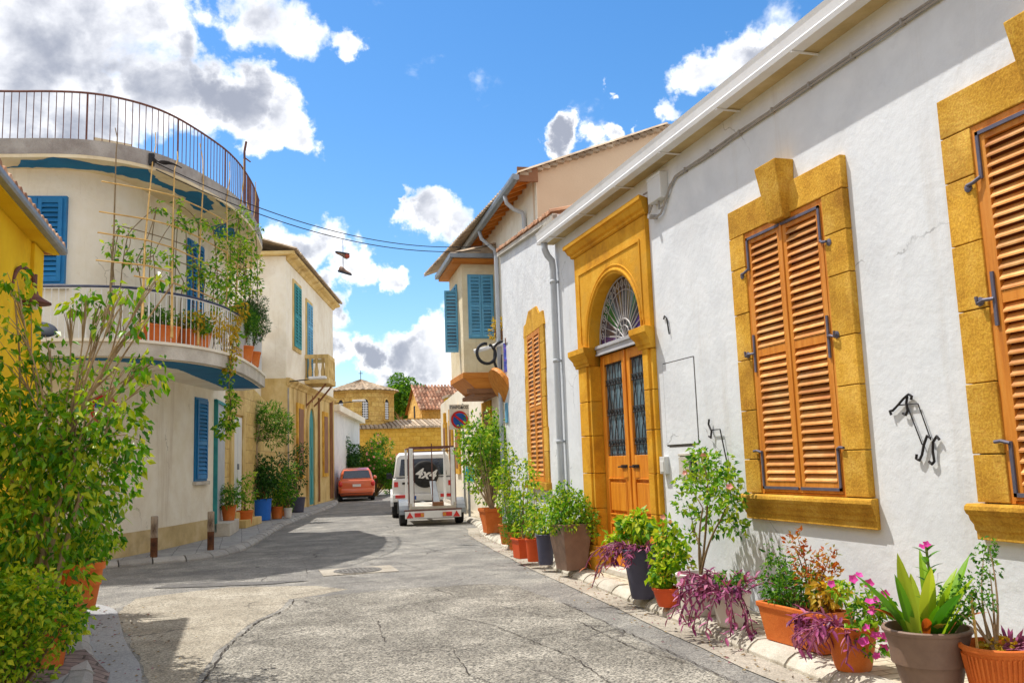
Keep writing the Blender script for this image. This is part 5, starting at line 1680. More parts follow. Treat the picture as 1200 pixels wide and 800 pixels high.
# small rounded hatchback, tail towards the camera (built at the origin, tail at y = 0)
car = thing('parked_car', (0, 0, 0), 'small rounded orange red hatchback parked against the left wall, tail to the camera', 'car')
lower = [(0.02, [(.62, .32), (.74, .42), (.79, .60), (.80, .78), (.76, .90), (.70, .94)]),
         (-.06 + .14, [(.70, .26), (.79, .40), (.825, .60), (.83, .80), (.80, .94), (.74, .99)]),
         (.6, [(.74, .20), (.81, .36), (.835, .60), (.835, .80), (.81, .95), (.76, 1.0)]),
         (2.0, [(.75, .20), (.81, .36), (.835, .60), (.835, .80), (.81, .93), (.76, .98)]),
         (3.1, [(.74, .22), (.80, .36), (.82, .58), (.81, .76), (.76, .90), (.68, .94)]),
         (3.6, [(.58, .26), (.68, .40), (.70, .56), (.66, .68), (.58, .76), (.5, .78)])]
m = MB(); m.smooth = True
loft(m, [ring(y, p) for y, p in lower])
body = m.build('body', 'carred', car, bevel=.02)
m = MB(); m.smooth = True
loft(m, [ring(.10, [(.70, .93), (.71, .96), (.70, 1.0), (.66, 1.03)]), ring(.30, [(.76, .95), (.75, 1.05), (.70, 1.24), (.60, 1.42)]), ring(.62, [(.77, .95), (.75, 1.08), (.68, 1.36), (.56, 1.515)]),
         ring(1.5, [(.77, .95), (.75, 1.08), (.68, 1.38), (.56, 1.54)]), ring(2.1, [(.76, .95), (.74, 1.06), (.66, 1.34), (.54, 1.48)]), ring(2.9, [(.70, .93), (.66, .95), (.60, .97), (.5, .98)])])
m.build('cabin', 'carred', car, bevel=.015)
m = MB()
def rearglass(m, y0, y1, z0, z1, w0, w1, out=.02):
    m.add([(-w0, y0 - out, z0), (w0, y0 - out, z0), (w1, y1 - out, z1), (-w1, y1 - out, z1), (-w0, y0 + .02, z0), (w0, y0 + .02, z0), (w1, y1 + .02, z1), (-w1, y1 + .02, z1)],
          [(0, 1, 2, 3), (7, 6, 5, 4), (0, 4, 5, 1), (1, 5, 6, 2), (2, 6, 7, 3), (3, 7, 4, 0)])
rearglass(m, .11, .30, 1.055, 1.405, .64, .555, .03)
m.build('rear_window', 'carglass', car, bevel=.02)
for s in (-1, 1):
    m = MB()
    m.add([(s * .765, .55, 1.03), (s * .765, 1.45, 1.03), (s * .70, 1.45, 1.34), (s * .70, .75, 1.34)], [(0, 1, 2, 3)])
    m.add([(s * .765, 1.53, 1.03), (s * .765, 2.35, 1.02), (s * .705, 2.0, 1.32), (s * .70, 1.53, 1.34)], [(0, 1, 2, 3)])
    m.build('side_window', 'carglass', car)
    m = MB(); m.lathe([(0.05, -.02), (.09, 0), (.10, .05), (.085, .09), (.03, .10)], (s * .74, .075, .79), 12, axis=Matrix.Rotation(R(90), 3, 'X'), sx=1.0, sy=1.25)
    m.build('tail_light', 'redlamp', car, smooth=True)
    m = MB(); m.lathe([(.01, -.10), (.07, -.06), (.085, 0), (.07, .06), (.01, .10)], (s * .93, 2.0, 1.06), 10, axis=Matrix.Rotation(R(90), 3, 'Y'))
    m.build('wing_mirror', 'carred', car, smooth=True)
    for y in (.62, 3.0):
        wheel(car, s * .74, y, .29, .19, s)
m = MB(); m.smooth = True
loft(m, [ring(-.03, [(.60, .34), (.70, .40), (.72, .52), (.66, .58)]), ring(.05, [(.66, .28), (.78, .38), (.81, .54), (.74, .60)]), ring(.35, [(.72, .28), (.83, .38), (.845, .54), (.8, .6)])])
m.build('bumper', 'carred', car, bevel=.015)
m = MB(); m.box(-.70, .70, -.042, 0, .36, .385); m.build('bumper_trim', 'blackplastic', car)
m = MB(); m.box(-.19, .19, -.012, .03, .66, .78); m.build('number_plate', 'plate', car, bevel=.006)
m = MB(); m.box(-.24, .24, -.006, .03, .80, .83); m.build('boot_handle', 'carred', car, bevel=.01)
m = MB(); m.box(-.68, .68, .1, 3.3, .17, .24); m.build('underbody', 'black', car)
car.location = (5.02, 41.6, 0); car.rotation_euler = (0, 0, R(-5))

# white off-roader with a spare wheel
suv = thing('white_off_roader', (0, 0, 0), 'boxy white off-roader with a lettered black spare wheel cover, towing a trailer', 'car')
m = MB(); m.smooth = True
loft(m, [ring(0.0, [(.80, .52), (.86, .60), (.88, .90), (.86, 1.14), (.80, 1.18)]), ring(.08, [(.84, .48), (.90, .58), (.915, .90), (.89, 1.16), (.84, 1.20)]), ring(2.9, [(.84, .48), (.90, .58), (.915, .90), (.89, 1.16), (.84, 1.20)]), ring(4.2, [(.82, .50), (.88, .58), (.89, .88), (.86, 1.04), (.78, 1.08)])])
body = m.build('body', 'carwhite', suv, bevel=.02)
m = MB(); m.smooth = True
loft(m, [ring(.03, [(.85, 1.17), (.84, 1.25), (.76, 1.78), (.68, 1.86)]), ring(.20, [(.87, 1.17), (.86, 1.25), (.78, 1.84), (.70, 1.93)]), ring(2.0, [(.87, 1.17), (.86, 1.25), (.78, 1.84), (.70, 1.93)]), ring(2.75, [(.86, 1.17), (.84, 1.2), (.80, 1.24), (.7, 1.26)])])
m.build('cabin', 'carwhite', suv, bevel=.02)
m = MB(); m.add([(-.70, .00, 1.26), (.70, .00, 1.26), (.64, .03, 1.74), (-.64, .03, 1.74)], [(0, 1, 2, 3)])
rearglass(m, .015, .05, 1.25, 1.75, .70, .64, .015)
m.build('rear_window', 'carglass', suv, bevel=.02)
for s in (-1, 1):
    m = MB()
    m.add([(s * .862, .35, 1.28), (s * .862, 1.3, 1.28), (s * .795, 1.3, 1.76), (s * .795, .4, 1.76)], [(0, 1, 2, 3)])
    m.add([(s * .862, 1.38, 1.28), (s * .862, 2.3, 1.28), (s * .80, 2.0, 1.74), (s * .795, 1.38, 1.76)], [(0, 1, 2, 3)])
    m.build('side_window', 'carglass', suv)
    m = MB(); m.box(s * .80 - .06, s * .80 + .06, -.02, .05, .93, 1.08); m.build('tail_light', 'redlamp', suv, bevel=.01)
    m = MB(); m.box(s * .66 - .17, s * .66 + .17, -.135, -.05, .60, .70); m.build('bumper_light', 'redlamp', suv, bevel=.01)
    m = MB(); m.box(s * 1.0 - .09, s * 1.0 + .09, 2.05, 2.2, 1.14, 1.32); m.box(s * .92 - .06, s * .92 + .06, 2.1, 2.14, 1.18, 1.22); m.build('wing_mirror', 'blackplastic', suv, bevel=.02)
    m = MB()
    ar = arc_pts(.75, .36, .52, .50, 0, PI, 12)
    ar2 = arc_pts(.75, .36, .40, .40, PI, 0, 12)
    m.fprism(Fr((s * .90, 0), (0, 1), (s, 0)), ar + ar2, -.02, .07); m.build('wheel_arch', 'carwhite', suv, bevel=.01)
    for y in (.75, 3.4):
        wheel(suv, s * .80, y, .36, .25, s)
m = MB(); m.box(-.90, .90, -.13, .10, .50, .72); bm_ = m.build('bumper', 'carwhite', suv, bevel=.03)
m = MB(); m.box(-.86, .86, -.10, .12, .42, .50); m.build('bumper_valance', 'blackplastic', suv, bevel=.01)
m = MB(); m.box(-.27, .27, -.142, -.12, .545, .665); pl = m.build('number_plate', 'plate', suv, bevel=.004)
m = MB(); m.box(-.265, -.215, -.1435, -.1425, .55, .66); m.build('plate_band', 'signblue', pl)
m = MB(); m.box(-.05, .26, -.1435, -.1425, .60, .62); 
m = MB(); m.box(-.62, -.42, -.03, .01, 1.00, 1.06); m.build('door_handle', 'blackplastic', suv, bevel=.006)
m = MB(); m.box(-.88, .88, -.008, .01, 1.185, 1.205); m.build('waist_strip', 'blackplastic', suv)
m = MB(); m.smooth = True
axY = Matrix.Rotation(R(90), 3, 'X')
m.lathe([(.33, -.10), (.385, -.08), (.40, 0), (.39, .06), (.36, .085), (.05, .10)], (.06, -.09, 1.28), 30, axis=axY)
sp = m.build('spare_wheel', 'black', suv)
def letters(name, txt, mat, parent, loc, size, rotm, bold=0.0, ext=.004, align='CENTER', shear=0.0, world=False):
    cu = bpy.data.curves.new(name, 'FONT')
    cu.body = txt; cu.size = size; cu.extrude = ext; cu.offset = bold
    cu.align_x = align; cu.align_y = 'CENTER'; cu.shear = shear
    o = bpy.data.objects.new(name, cu)
    sc.collection.objects.link(o)
    cu.materials.append(M[mat])
    dg = bpy.context.evaluated_depsgraph_get()
    me = bpy.data.meshes.new_from_object(o.evaluated_get(dg))
    bpy.data.objects.remove(o)
    me.materials.clear(); me.materials.append(M[mat])
    o = bpy.data.objects.new(name, me)
    sc.collection.objects.link(o)
    o.matrix_world = Matrix.Translation(loc) @ rotm.to_4x4()
    if parent is not None:
        rt = parent
        while rt.parent: rt = rt.parent
        o.parent = parent
        o.matrix_local = Matrix.Translation(Vector(loc) - rt.location) @ rotm.to_4x4()
    return o
faceS = Matrix(((1, 0, 0), (0, 0, -1), (0, 1, 0)))      # text lying in XZ, facing -Y
letters('wheel_lettering', '4x4', 'plate', sp, (.06, -.196, 1.28), .40, faceS @ Matrix.Rotation(R(-8), 3, 'Z'), .012, .003, shear=.25)
suv.location = (5.12, 26.2, 0); suv.rotation_euler = (0, 0, R(-9))

# trailer with a goal post frame
tr = thing('car_trailer', (0, 0, 0), 'flat white trailer with an upright rectangular frame and a red and white tail board', 'trailer')
m = MB(); m.box(-.60, .60, .02, 2.5, .42, .50); m.box(-.60, -.54, .02, 2.5, .50, .58); m.box(.54, .60, .02, 2.5, .50, .58)
m.build('bed', 'concrete_l', tr, bevel=.006)
m = MB(); m.box(-.05, .05, 2.5, 3.75, .42, .50); m.build('drawbar', 'greymetal', tr)
for s in (-1, 1):
    m = MB()
    m.box(s * .54 - .05, s * .54 + .05, .05, .20, .50, 1.98)
    m.build('frame_post', 'whitemetal', tr, bevel=.006)
    m = MB(); m.box(s * .595, s * .605 + s * .008, .05, .20, .50, 1.98) if s > 0 else m.box(-.613, -.595, .05, .20, .50, 1.98)
    m.box(s * .475 - .008, s * .475 + .008, .04, .052, .5, 1.98)
    m.build('post_edge', 'rust', tr)
    m = MB(); m.box(s * .54 - .03, s * .54 + .03, 1.9, 1.98, .50, 2.0); m.build('front_post', 'whitemetal', tr)
    wheel(tr, s * .735, .55, .30, .19, s)
    m = MB()
    ar = arc_pts(.55, .30, .40, .38, 0, PI, 10); ar2 = arc_pts(.55, .30, .37, .35, PI, 0, 10)
    m.fprism(Fr((s * .735, 0), (0, 1), (s, 0)), ar + ar2, -.12, .12); m.build('mudguard', 'greymetal', tr)
m = MB(); m.box(-.585, .585, .10, .15, 1.98, 2.03); m.tube([(-.585, .12, 1.90), (.585, .12, 1.90)], .016, 6)
m.tube([(-.54, 1.94, 2.0), (.54, 1.94, 2.0)], .02, 6); m.tube([(-.54, .12, 2.0), (-.54, 1.94, 2.0)], .02, 6); m.tube([(.54, .12, 2.0), (.54, 1.94, 2.0)], .02, 6)
m.build('top_rail', 'rust', tr)
m = MB(); m.tube([(0, .06, .5), (0, .09, 2.1)], .014, 6); m.build('rod', 'rust', tr)
m = MB(); m.box(-.72, .72, -.03, .01, .20, .38); tb = m.build('tail_board', 'whitemetal', tr, bevel=.006)
m = MB(); m.box(-.74, .74, -.02, .03, .39, .42); m.build('tail_bar', 'rust', tr)
for s in (-1, 1):
    m = MB(); m.fprism(Fr((s * .60, -.032), (1, 0), (0, -1)), [(-.09, .215), (.09, .215), (0, .365)], 0, .014); m.build('reflector', 'redlamp', tb)
    m = MB(); m.fprism(Fr((s * .36, -.032), (1, 0), (0, -1)), [(-.12, .235), (.12, .235), (.12, .34), (-.12, .34)], 0, .03)
    m.build('tail_light', 'redlamp', tb, bevel=.008)
    m = MB(); m.fprism(Fr((s * .285, -.064), (1, 0), (0, -1)), [(-.04, .245), (.04, .245), (.04, .33), (-.04, .33)], 0, .006); m.build('indicator', 'amber', tb)
m = MB()
m.hexa([Vector(p) for p in ((.0, .02, .52), (.20, .02, .52), (.20, .12, .52), (.0, .12, .52), (-.02, .55, 1.12), (.14, .55, 1.12), (.14, .65, 1.12), (-.02, .65, 1.12))])
m.build('ramp_post', 'greymetal', tr, bevel=.01)
m = MB(); m.box(.0, .28, -.01, .12, .50, .60); m.build('winch_box', 'brownwood', tr, bevel=.008)
tr.location = (4.68, 22.7, 0); tr.rotation_euler = (0, 0, R(-6))

# ------------------------------------------------------------------ pots and plants
def pot(parent, r0, r1, h, mat, rim=.035, lip=.018, ribs=0, n=32, name='pot', thick=.02, z0=0.0, sx=1.0, loc=(0, 0)):
    m = MB(); m.smooth = True
    prof = [(r0 * .96, z0), (r0, z0 + .01)]
    k = 6
    for i in range(1, k + 1):
        t = i / k
        prof.append((r0 + (r1 - lip - r0) * t, z0 + (h - rim) * t))
    prof += [(r1 - lip * .4, z0 + h - rim + .002), (r1, z0 + h - rim + .008), (r1, z0 + h - .006), (r1 - .006, z0 + h), (r1 - thick, z0 + h), (r1 - thick - .004, z0 + h - .03), (r1 - thick - .02, z0 + h * .5)]
    m.lathe(prof, (loc[0], loc[1], 0), n)
    if ribs:
        for i in range(ribs):
            a = 2 * PI * i / ribs
            p = Vector((math.cos(a), math.sin(a), 0))
            m.tube([p * (r0 + .002) + Z3 * .03, p * (r1 - lip + .002) + Z3 * (h - rim - .02)], .007, 4)
    o = m.build(name, mat, parent)
    md = o.modifiers.new('edge', 'EDGE_SPLIT'); md.split_angle = R(40)
    m = MB(); m.lathe([(r1 - thick - .008, z0 + h - .055), (r1 * .6, z0 + h - .045), (0.0, z0 + h - .04)], (loc[0], loc[1], 0), 16)
    m.build('soil', 'soil', o)
    return o
def square_pot(parent, r0, r1, h, mat, rim=.0, name='pot', rot=0.0):
    m = MB()
    s2 = math.sqrt(2)
    prof = [(r0 * s2, 0)]
    if rim: prof += [((r1 - .02) * s2, h - rim), (r1 * s2, h - rim + .004)]
    prof += [(r1 * s2, h), ((r1 - .025) * s2, h), ((r1 - .05) * s2, h * .5)]
    m.lathe(prof, (0, 0, 0), 4, PI / 4 + rot)
    o = m.build(name, mat, parent, bevel=.008)
    m = MB(); m.lathe([((r1 - .03) * s2, h - .06), (0, h - .05)], (0, 0, 0), 4, PI / 4 + rot); m.build('soil', 'soil', o)
    return o
def bushy(parent, clusters, base, leaf, stem, n, L, Wd, seed, droop=.3, r0=.012, up=.5, name='foliage', fold=.25, nolimb=False, hubs=None):
    rng = random.Random(seed)
    if hubs:
        m = MB()
        for h in hubs:
            h = Vector(h); b0 = Vector(base)
            m.tube(bez(b0, b0.lerp(h, .5) + Vector((rng.uniform(-.05, .05), rng.uniform(-.05, .05), .05)), h, 7), [r0 * (1 - .05 * i) for i in range(8)], 6)
        for c in clusters:
            t = Vector(c[:3])
            h = min((Vector(q) for q in hubs), key=lambda q: (q - t).length)
            m.tube(bez(h, h.lerp(t, .5) + Z3 * .05, t, 5), [r0 * .55 * (1 - .14 * i) for i in range(6)], 4)
        m.build('stem', stem, parent)
    elif not nolimb:
        m = MB(); limbs(m, base, clusters, r0, rng); m.build('stem', stem, parent)
    m = MB(); foliage(m, clusters, n, L, Wd, rng, droop, fold, up); return m.build(name, leaf, parent)
def dome(rng, k, rx, rz, cz, rr):
    out = []
    for _ in range(k):
        v = rv(rng)
        out.append((v.x * rx, v.y * rx, cz + v.z * rz, rr * rng.uniform(.7, 1.25)))
    return out
def trailing(parent, starts, rng, leaf, stem, L, Wd, length, droop, nleaf, name='foliage', up0=.9, ground=None):
    """arching stems with lance leaves along them"""
    ms, ml = MB(), MB()
    for p, d in starts:
        p = Vector(p); d = Vector(d).normalized()
        dd = Vector((d.x, d.y, up0 * rng.uniform(.4, 1.2))).normalized()
        pts = [p.copy()]
        k = 9
        ln = length * rng.uniform(.55, 1.2)
        for i in range(k):
            dd = (dd + Vector((rng.uniform(-.12, .12), rng.uniform(-.12, .12), -droop * rng.uniform(.6, 1.2)))).normalized()
            p = p + dd * ln / k
            if ground is not None and p.z < ground:
                p.z = ground; dd.z = abs(dd.z) * .1
            pts.append(p.copy())
        ms.tube(pts, [.0055] * (k + 1), 4)
        for j in range(nleaf):
            t = (j + 1) / nleaf * k
            i = min(int(t), k - 1)
            q = pts[i].lerp(pts[i + 1], t - i)
            tg = (pts[i + 1] - pts[i]).normalized()
            sd = tg.orthogonal(); sd.rotate(Quaternion(tg, j * 2.4 + rng.random()))
            ml.blade(q, (tg * .7 + sd * .9 + Vector((0, 0, .15))).normalized(), L * rng.uniform(.6, 1.2), Wd, .5, 3, .3)
    if stem: ms.build('stem', stem, parent)
    return ml.build(name, leaf, parent)
def around(rng, k, r, z, out=1.0, dirs=None):
    s = []
    for _ in range(k):
        a = rng.uniform(0, 2 * PI) if dirs is None else rng.uniform(*dirs)
        q = r * math.sqrt(rng.random())
        s.append(((q * math.cos(a), q * math.sin(a), z), (math.cos(a) * out, math.sin(a) * out, 0)))
    return s
def flowers(parent, pts, r, mat, seed, name='flower'):
    rng = random.Random(seed)
    for p in pts:
        m = MB()
        flower(m, Vector(p), Vector((-.5 + rng.uniform(-.5, .5), -.6 + rng.uniform(-.5, .4), .5 + rng.uniform(-.5, .5))), r * rng.uniform(.8, 1.2), rng)
        m.build(name, mat, parent)
FICUS=[(-2.06, 9.24, 3.08, 0.21), (-1.81, 9.49, 2.83, 0.22), (-2.12, 9.45, 2.61, 0.33), (-1.81, 9.6, 2.46, 0.35), (-1.43, 9.5, 2.53, 0.25), (-1.03, 8.87, 2.35, 0.25), (-0.86, 8.99, 2.6, 0.13), (-2.1, 9.97, 2.07, 0.43), (-1.51, 9.25, 2.02, 0.39), (-1.12, 9.11, 1.96, 0.27), (-2.13, 10.2, 1.56, 0.48), (-1.55, 9.52, 1.54, 0.41), (-1.29, 9.81, 1.44, 0.29), (-1.94, 9.71, 1.1, 0.4), (-1.57, 9.76, 1.08, 0.35), (-1.26, 9.21, 0.98, 0.19), (-1.09, 9.52, 1.69, 0.19), (-0.8, 9.35, 2.47, 0.08), (-1.48, 9.3, 3.25, 0.1), (-1.64, 9.45, 3.2, 0.08), (-1.09, 9.24, 3.3, 0.1), (-0.78, 8.87, 3.41, 0.08), (-0.98, 9.27, 3.06, 0.08), (-1.31, 9.31, 2.98, 0.1), (-1.03, 9.12, 2.91, 0.08), (-2.39, 9.27, 2.2, 0.4), (-2.6, 10.22, 1.57, 0.47), (-2.18, 9.81, 0.9, 0.37), (-2.14, 9.55, 3.47, 0.12), (-1.23, 9.35, 3.37, 0.07), (-1.34, 9.34, 3.19, 0.08)]
POLES=[[(-2.0, 14.58, 3.65), (-2.15, 16.08, 7.1), (-2.25, 16.05, 7.88)], [(-1.51, 14.56, 3.65), (-1.6, 16.5, 7.1), (-1.44, 16.41, 7.74)], [(-1.11, 15.01, 3.65), (-1.25, 16.8, 7.1), (-1.39, 16.73, 8.28)], [(-0.75, 15.83, 3.65), (-0.78, 17.6, 7.1), (-0.82, 17.57, 7.8)], [(-0.36, 17.02, 3.65), (-0.36, 18.5, 7.1), (-0.63, 18.44, 8.49)], [(-0.23, 18.71, 3.65), (-0.1, 19.3, 7.1), (-0.11, 19.25, 7.88)], [(-0.08, 19.53, 3.65), (0.07, 20.1, 7.1), (0.02, 19.87, 9.18)], [(0.08, 20.42, 3.65), (0.17, 20.8, 7.1), (0.14, 20.63, 8.76)]]
VINE=[(-1.9, 15.39, 5.11, 0.14), (-1.87, 15.62, 5.54, 0.11), (-1.48, 16.08, 6.16, 0.12), (-1.71, 15.4, 5.05, 0.14), (-1.46, 15.51, 5.16, 0.17), (-1.19, 16.26, 6.01, 0.14), (-1.02, 16.5, 5.96, 0.14), (-1.14, 16.52, 6.35, 0.11), (-0.83, 16.88, 6.12, 0.16), (-0.58, 17.41, 6.14, 0.23), (-0.12, 18.91, 6.83, 0.25), (-0.27, 18.16, 6.0, 0.34), (0.02, 19.45, 5.95, 0.4), (-0.19, 18.27, 5.24, 0.34), (-0.49, 17.2, 5.26, 0.29), (-0.76, 16.48, 5.18, 0.21), (-1.21, 15.79, 5.23, 0.15), (-1.0, 15.84, 4.8, 0.15), (-0.1, 18.5, 4.58, 0.24), (-0.38, 17.26, 4.78, 0.32), (0.24, 20.48, 6.99, 0.18), (-2.11, 15.45, 5.26, 0.13), (-2.01, 15.66, 5.69, 0.1), (-0.91, 16.45, 5.56, 0.12), (-0.68, 16.51, 4.95, 0.18), (0.16, 20.4, 5.68, 0.27), (-0.25, 17.54, 4.09, 0.2), (-0.07, 19.03, 6.31, 0.25)]
GR = 'potted plants along the white house wall'
def plant(label, cat='potted plant', group=GR, name='potted_plant'):
    return thing(name, (0, 0, 0), label, cat, group)
def put(p, x, y, z=SW + .008, rz=0.0):
    p.location = (x, y, z); p.rotation_euler = (0, 0, rz)

# --- ribbed orange pot in the bottom right corner
p = plant('ribbed orange pot in the bottom right corner with a thin twiggy shrub')
pot(p, .145, .205, .35, 'terra', .03, .016, 44)
cl = [(-.12, .14, .60, .09, .07), (-.02, .12, .66, .08, .06), (.05, .06, .74, .06, .05), (-.16, .10, .52, .08, .06), (.02, .02, .88, .05, .05), (.06, .10, .82, .06, .05), (-.05, .02, .58, .07, .05)]
bushy(p, cl, (0, .03, .30), 'leaf_mid', 'bark', 900, .028, .017, 41, .1, .010)
rng = random.Random(42)
bushy(p, [(.05, .02, .33, .10, .05)], (0, 0, .3), 'leaf_yellow', 'twig', 700, .04, .03, 43, .1, nolimb=True)
trailing(p, around(rng, 10, .08, .32, 1, (-1.6, .3)), rng, 'leaf_purple', 'purplestem', .10, .022, .42, .16, 7)
m = MB(); m.tube([(-.10, .05, .30), (-.10, .06, .62)], .008, 5); m.build('stake', 'bamboo', p)
put(p, 4.02, 4.10)
# --- wide brown bowl with broad leaves
p = plant('wide brown tapered pot holding broad upright green leaves, second from the right edge')
pot(p, .145, .25, .40, 'brownpot', .028, .012, 0, 40)
rng = random.Random(44)
m = MB()
for i in range(21):
    a = rng.uniform(0, 2 * PI); q = rng.uniform(.02, .14)
    d = Vector((math.cos(a) * rng.uniform(.15, .7), math.sin(a) * rng.uniform(.15, .7), 1))
    m.blade(Vector((math.cos(a) * q, math.sin(a) * q, .33)), d, rng.uniform(.28, .54), rng.uniform(.065, .11), rng.uniform(.1, 1.3), 8, .3)
m.build('foliage', 'leaf_fresh', p)
m = MB()
for i in range(6):
    a = rng.uniform(0, 2 * PI)
    m.blade(Vector((math.cos(a) * .1, math.sin(a) * .1, .34)), Vector((math.cos(a) * .6, math.sin(a) * .6, .9)), rng.uniform(.2, .34), .06, rng.uniform(.6, 1.2), 6, .3)
m.build('foliage', 'leaf_red', p)
m = MB(); m.tube([(.05, 0, .34), (.06, .0, .6), (.05, 0, .86)], .008, 5); m.build('stem', 'greenstem', p)
m = MB(); rng = random.Random(45)
for i in range(16):
    z = .50 + i * .022; a = i * 2.4
    m.blade(Vector((.055, 0, z)), Vector((math.cos(a), math.sin(a), .9)), .10, .03, .5, 4, .3)
m.build('foliage', 'leaf_mid', p)
flowers(p, [(.05, -.01, .87), (.045, .02, .855), (.06, .0, .86)], .025, 'petal_pink', 46)
put(p, 3.86, 4.46)
# --- terracotta pot with magenta petunias
p = plant('round terracotta pot spilling magenta petunias, between the brown bowl and the long planter')
pot(p, .115, .178, .29, 'terra', .045, .012, 0, 36)
rng = random.Random(47)
trailing(p, around(rng, 16, .12, .27, 1, (2.0, 4.2)), rng, 'leaf_purple', 'purplestem', .09, .027, .30, .20, 8)
cl = [(.06, -.08, .38, .11, .09), (.14, -.10, .34, .09, .08), (-.02, -.14, .28, .08, .07), (.02, -.20, .18, .07, .07), (.10, .05, .46, .10, .09), (.0, .08, .50, .07, .06), (.16, -.14, .42, .07, .06)]
bushy(p, cl, (0, -.03, .26), 'leaf_fresh', 'greenstem', 420, .05, .03, 48)
rng = random.Random(49)
flowers(p, [(.10, -.15, .46), (.05, -.17, .40), (-.02, -.19, .30), (.03, -.22, .25), (.06, -.24, .17), (.0, -.24, .13), (.12, -.2, .30), (.15, -.15, .40), (-.12, .0, .56), (.1, .06, .57), (.12, .02, .60), (.03, -.18, .46), (-.06, -.2, .22), (.22, -.1, .48), (.18, .0, .54), (.09, -.23, .24)], .036, 'petal_pink', 50)
put(p, 3.90, 5.22)
# --- long terracotta planter
p = plant('long rectangular terracotta planter full of red tinted green foliage', 'planter', name='planter')
m = MB()
def tray(m, lx, ly, tx, ty, h, th):
    for (a, b, c, d, z0, z1) in ((-tx, -ly, 0, 0, 0, 0),):
        pass
    o = [(-lx, -ly), (lx, -ly), (lx, ly), (-lx, ly)]
    t = [(-tx, -ty), (tx, -ty), (tx, ty), (-tx, ty)]
    i1 = [(-tx + th, -ty + th), (tx - th, -ty + th), (tx - th, ty - th), (-tx + th, ty - th)]
    e = .012
    t0 = [(x + (e if x > 0 else -e), y + (e if y > 0 else -e)) for x, y in t]
    rings = [[(x, y, 0) for x, y in o], [(x, y, h - .04) for x, y in t], [(x, y, h - .036) for x, y in t0], [(x, y, h) for x, y in t0], [(x, y, h) for x, y in i1], [(x * .95, y * .98, h * .6) for x, y in i1]]
    loft(m, rings)
tray(m, .105, .33, .135, .375, .29, .018)
tp = m.build('pot', 'terra', p, bevel=.012)
m = MB(); m.box(-.112, .112, -.352, .352, .22, .245); m.build('soil', 'soil', tp)
rng = random.Random(51)
cl = [(.02, .28, .36, .13, .10), (.0, .12, .40, .13, .12), (.0, .30, .52, .10, .10), (.02, .34, .66, .07, .10), (.02, .0, .44, .13, .12), (.0, -.14, .42, .12, .12), (.02, .42, .40, .10, .08), (.03, .16, .56, .10, .10), (-.05, .2, .34, .10, .08)]
bushy(p, cl, (0, .05, .24), 'leaf_mid', 'twig', 560, .045, .020, 52)
cl = [(.02, -.08, .60, .11, .11), (.04, .10, .72, .08, .10), (.03, -.22, .54, .12, .12), (.02, .02, .78, .06, .09), (.05, -.28, .66, .08, .10), (.0, -.12, .50, .10, .08)]
bushy(p, cl, (0, -.1, .24), 'leaf_red', 'twig', 480, .042, .020, 53, .0)
cl = [(.0, -.26, .44, .11, .09), (-.05, -.30, .38, .09, .07), (.05, -.3, .42, .1, .08)]
bushy(p, cl, (0, -.25, .24), 'leaf_yellow', 'twig', 360, .06, .04, 54)
trailing(p, [((-.06 + rng.uniform(-.05, .1), -.22 + rng.uniform(-.14, .1), .27), (-1, rng.uniform(-1.2, .3), 0)) for _ in range(14)], rng, 'leaf_purple', 'purplestem', .09, .027, .34, .30, 8, up0=.6)
put(p, 4.06, 5.98, rz=R(4))
# --- white pots: cascading purple, tall rose
p = plant('white plastic pot almost hidden under trailing purple leaves, left of the long planter')
pot(p, .125, .175, .29, 'whitepot', .03, .01)
rng = random.Random(55)
trailing(p, around(rng, 24, .14, .27, 1), rng, 'leaf_purple', 'purplestem', .085, .03, .38, .18, 9, up0=1.5, ground=.02)
trailing(p, around(rng, 13, .15, .28, 1, (1.6, 4.8)), rng, 'leaf_purple', 'purplestem', .085, .028, .62, .34, 11, up0=.7, ground=.012)
bushy(p, [(0, 0, .36, .14, .08), (-.05, -.1, .40, .10, .06)], (0, 0, .25), 'leaf_mid', 'twig', 200, .05, .03, 551, nolimb=True)
put(p, 4.0, 6.92)
p = plant('white pot with a lanky rose bush reaching up the wall beneath the flat wall panel')
pot(p, .15, .195, .37, 'whitepot', .035, .012)
rng = random.Random(56)
trailing(p, around(rng, 12, .14, .35, 1, (3.6, 5.4)), rng, 'leaf_purple', 'purplestem', .12, .024, .42, .30, 9, up0=.8)
cl = [(.22, .30, 1.30, .13, .12), (.15, .0, 1.38, .14, .12), (.18, -.22, 1.34, .15, .13), (.2, .12, 1.18, .16, .13), (.15, -.38, 1.22, .13, .12), (.2, -.12, 1.08, .15, .12), (.15, .38, .98, .13, .11), (.18, .22, .88, .12, .10), (.2, -.32, .98, .13, .12), (.15, -.5, 1.05, .10, .09), (.15, .1, 1.48, .08, .08), (.2, -.42, .78, .11, .10), (.15, .42, 1.18, .10, .09), (.2, -.05, .80, .10, .10), (.1, .3, .66, .10, .09)]
bushy(p, cl, (.03, -.02, .32), 'leaf_fresh', 'twig', 230, .062, .038, 57, .3, .012, hubs=[(.12, .02, .95), (.16, -.22, .85), (.14, .25, .72), (.15, -.05, 1.2)])
flowers(p, [(.1, -.52, 1.16), (.12, -.05, 1.44), (.1, .3, 1.28)], .03, 'petal_rose', 58)
put(p, 4.02, 7.55)
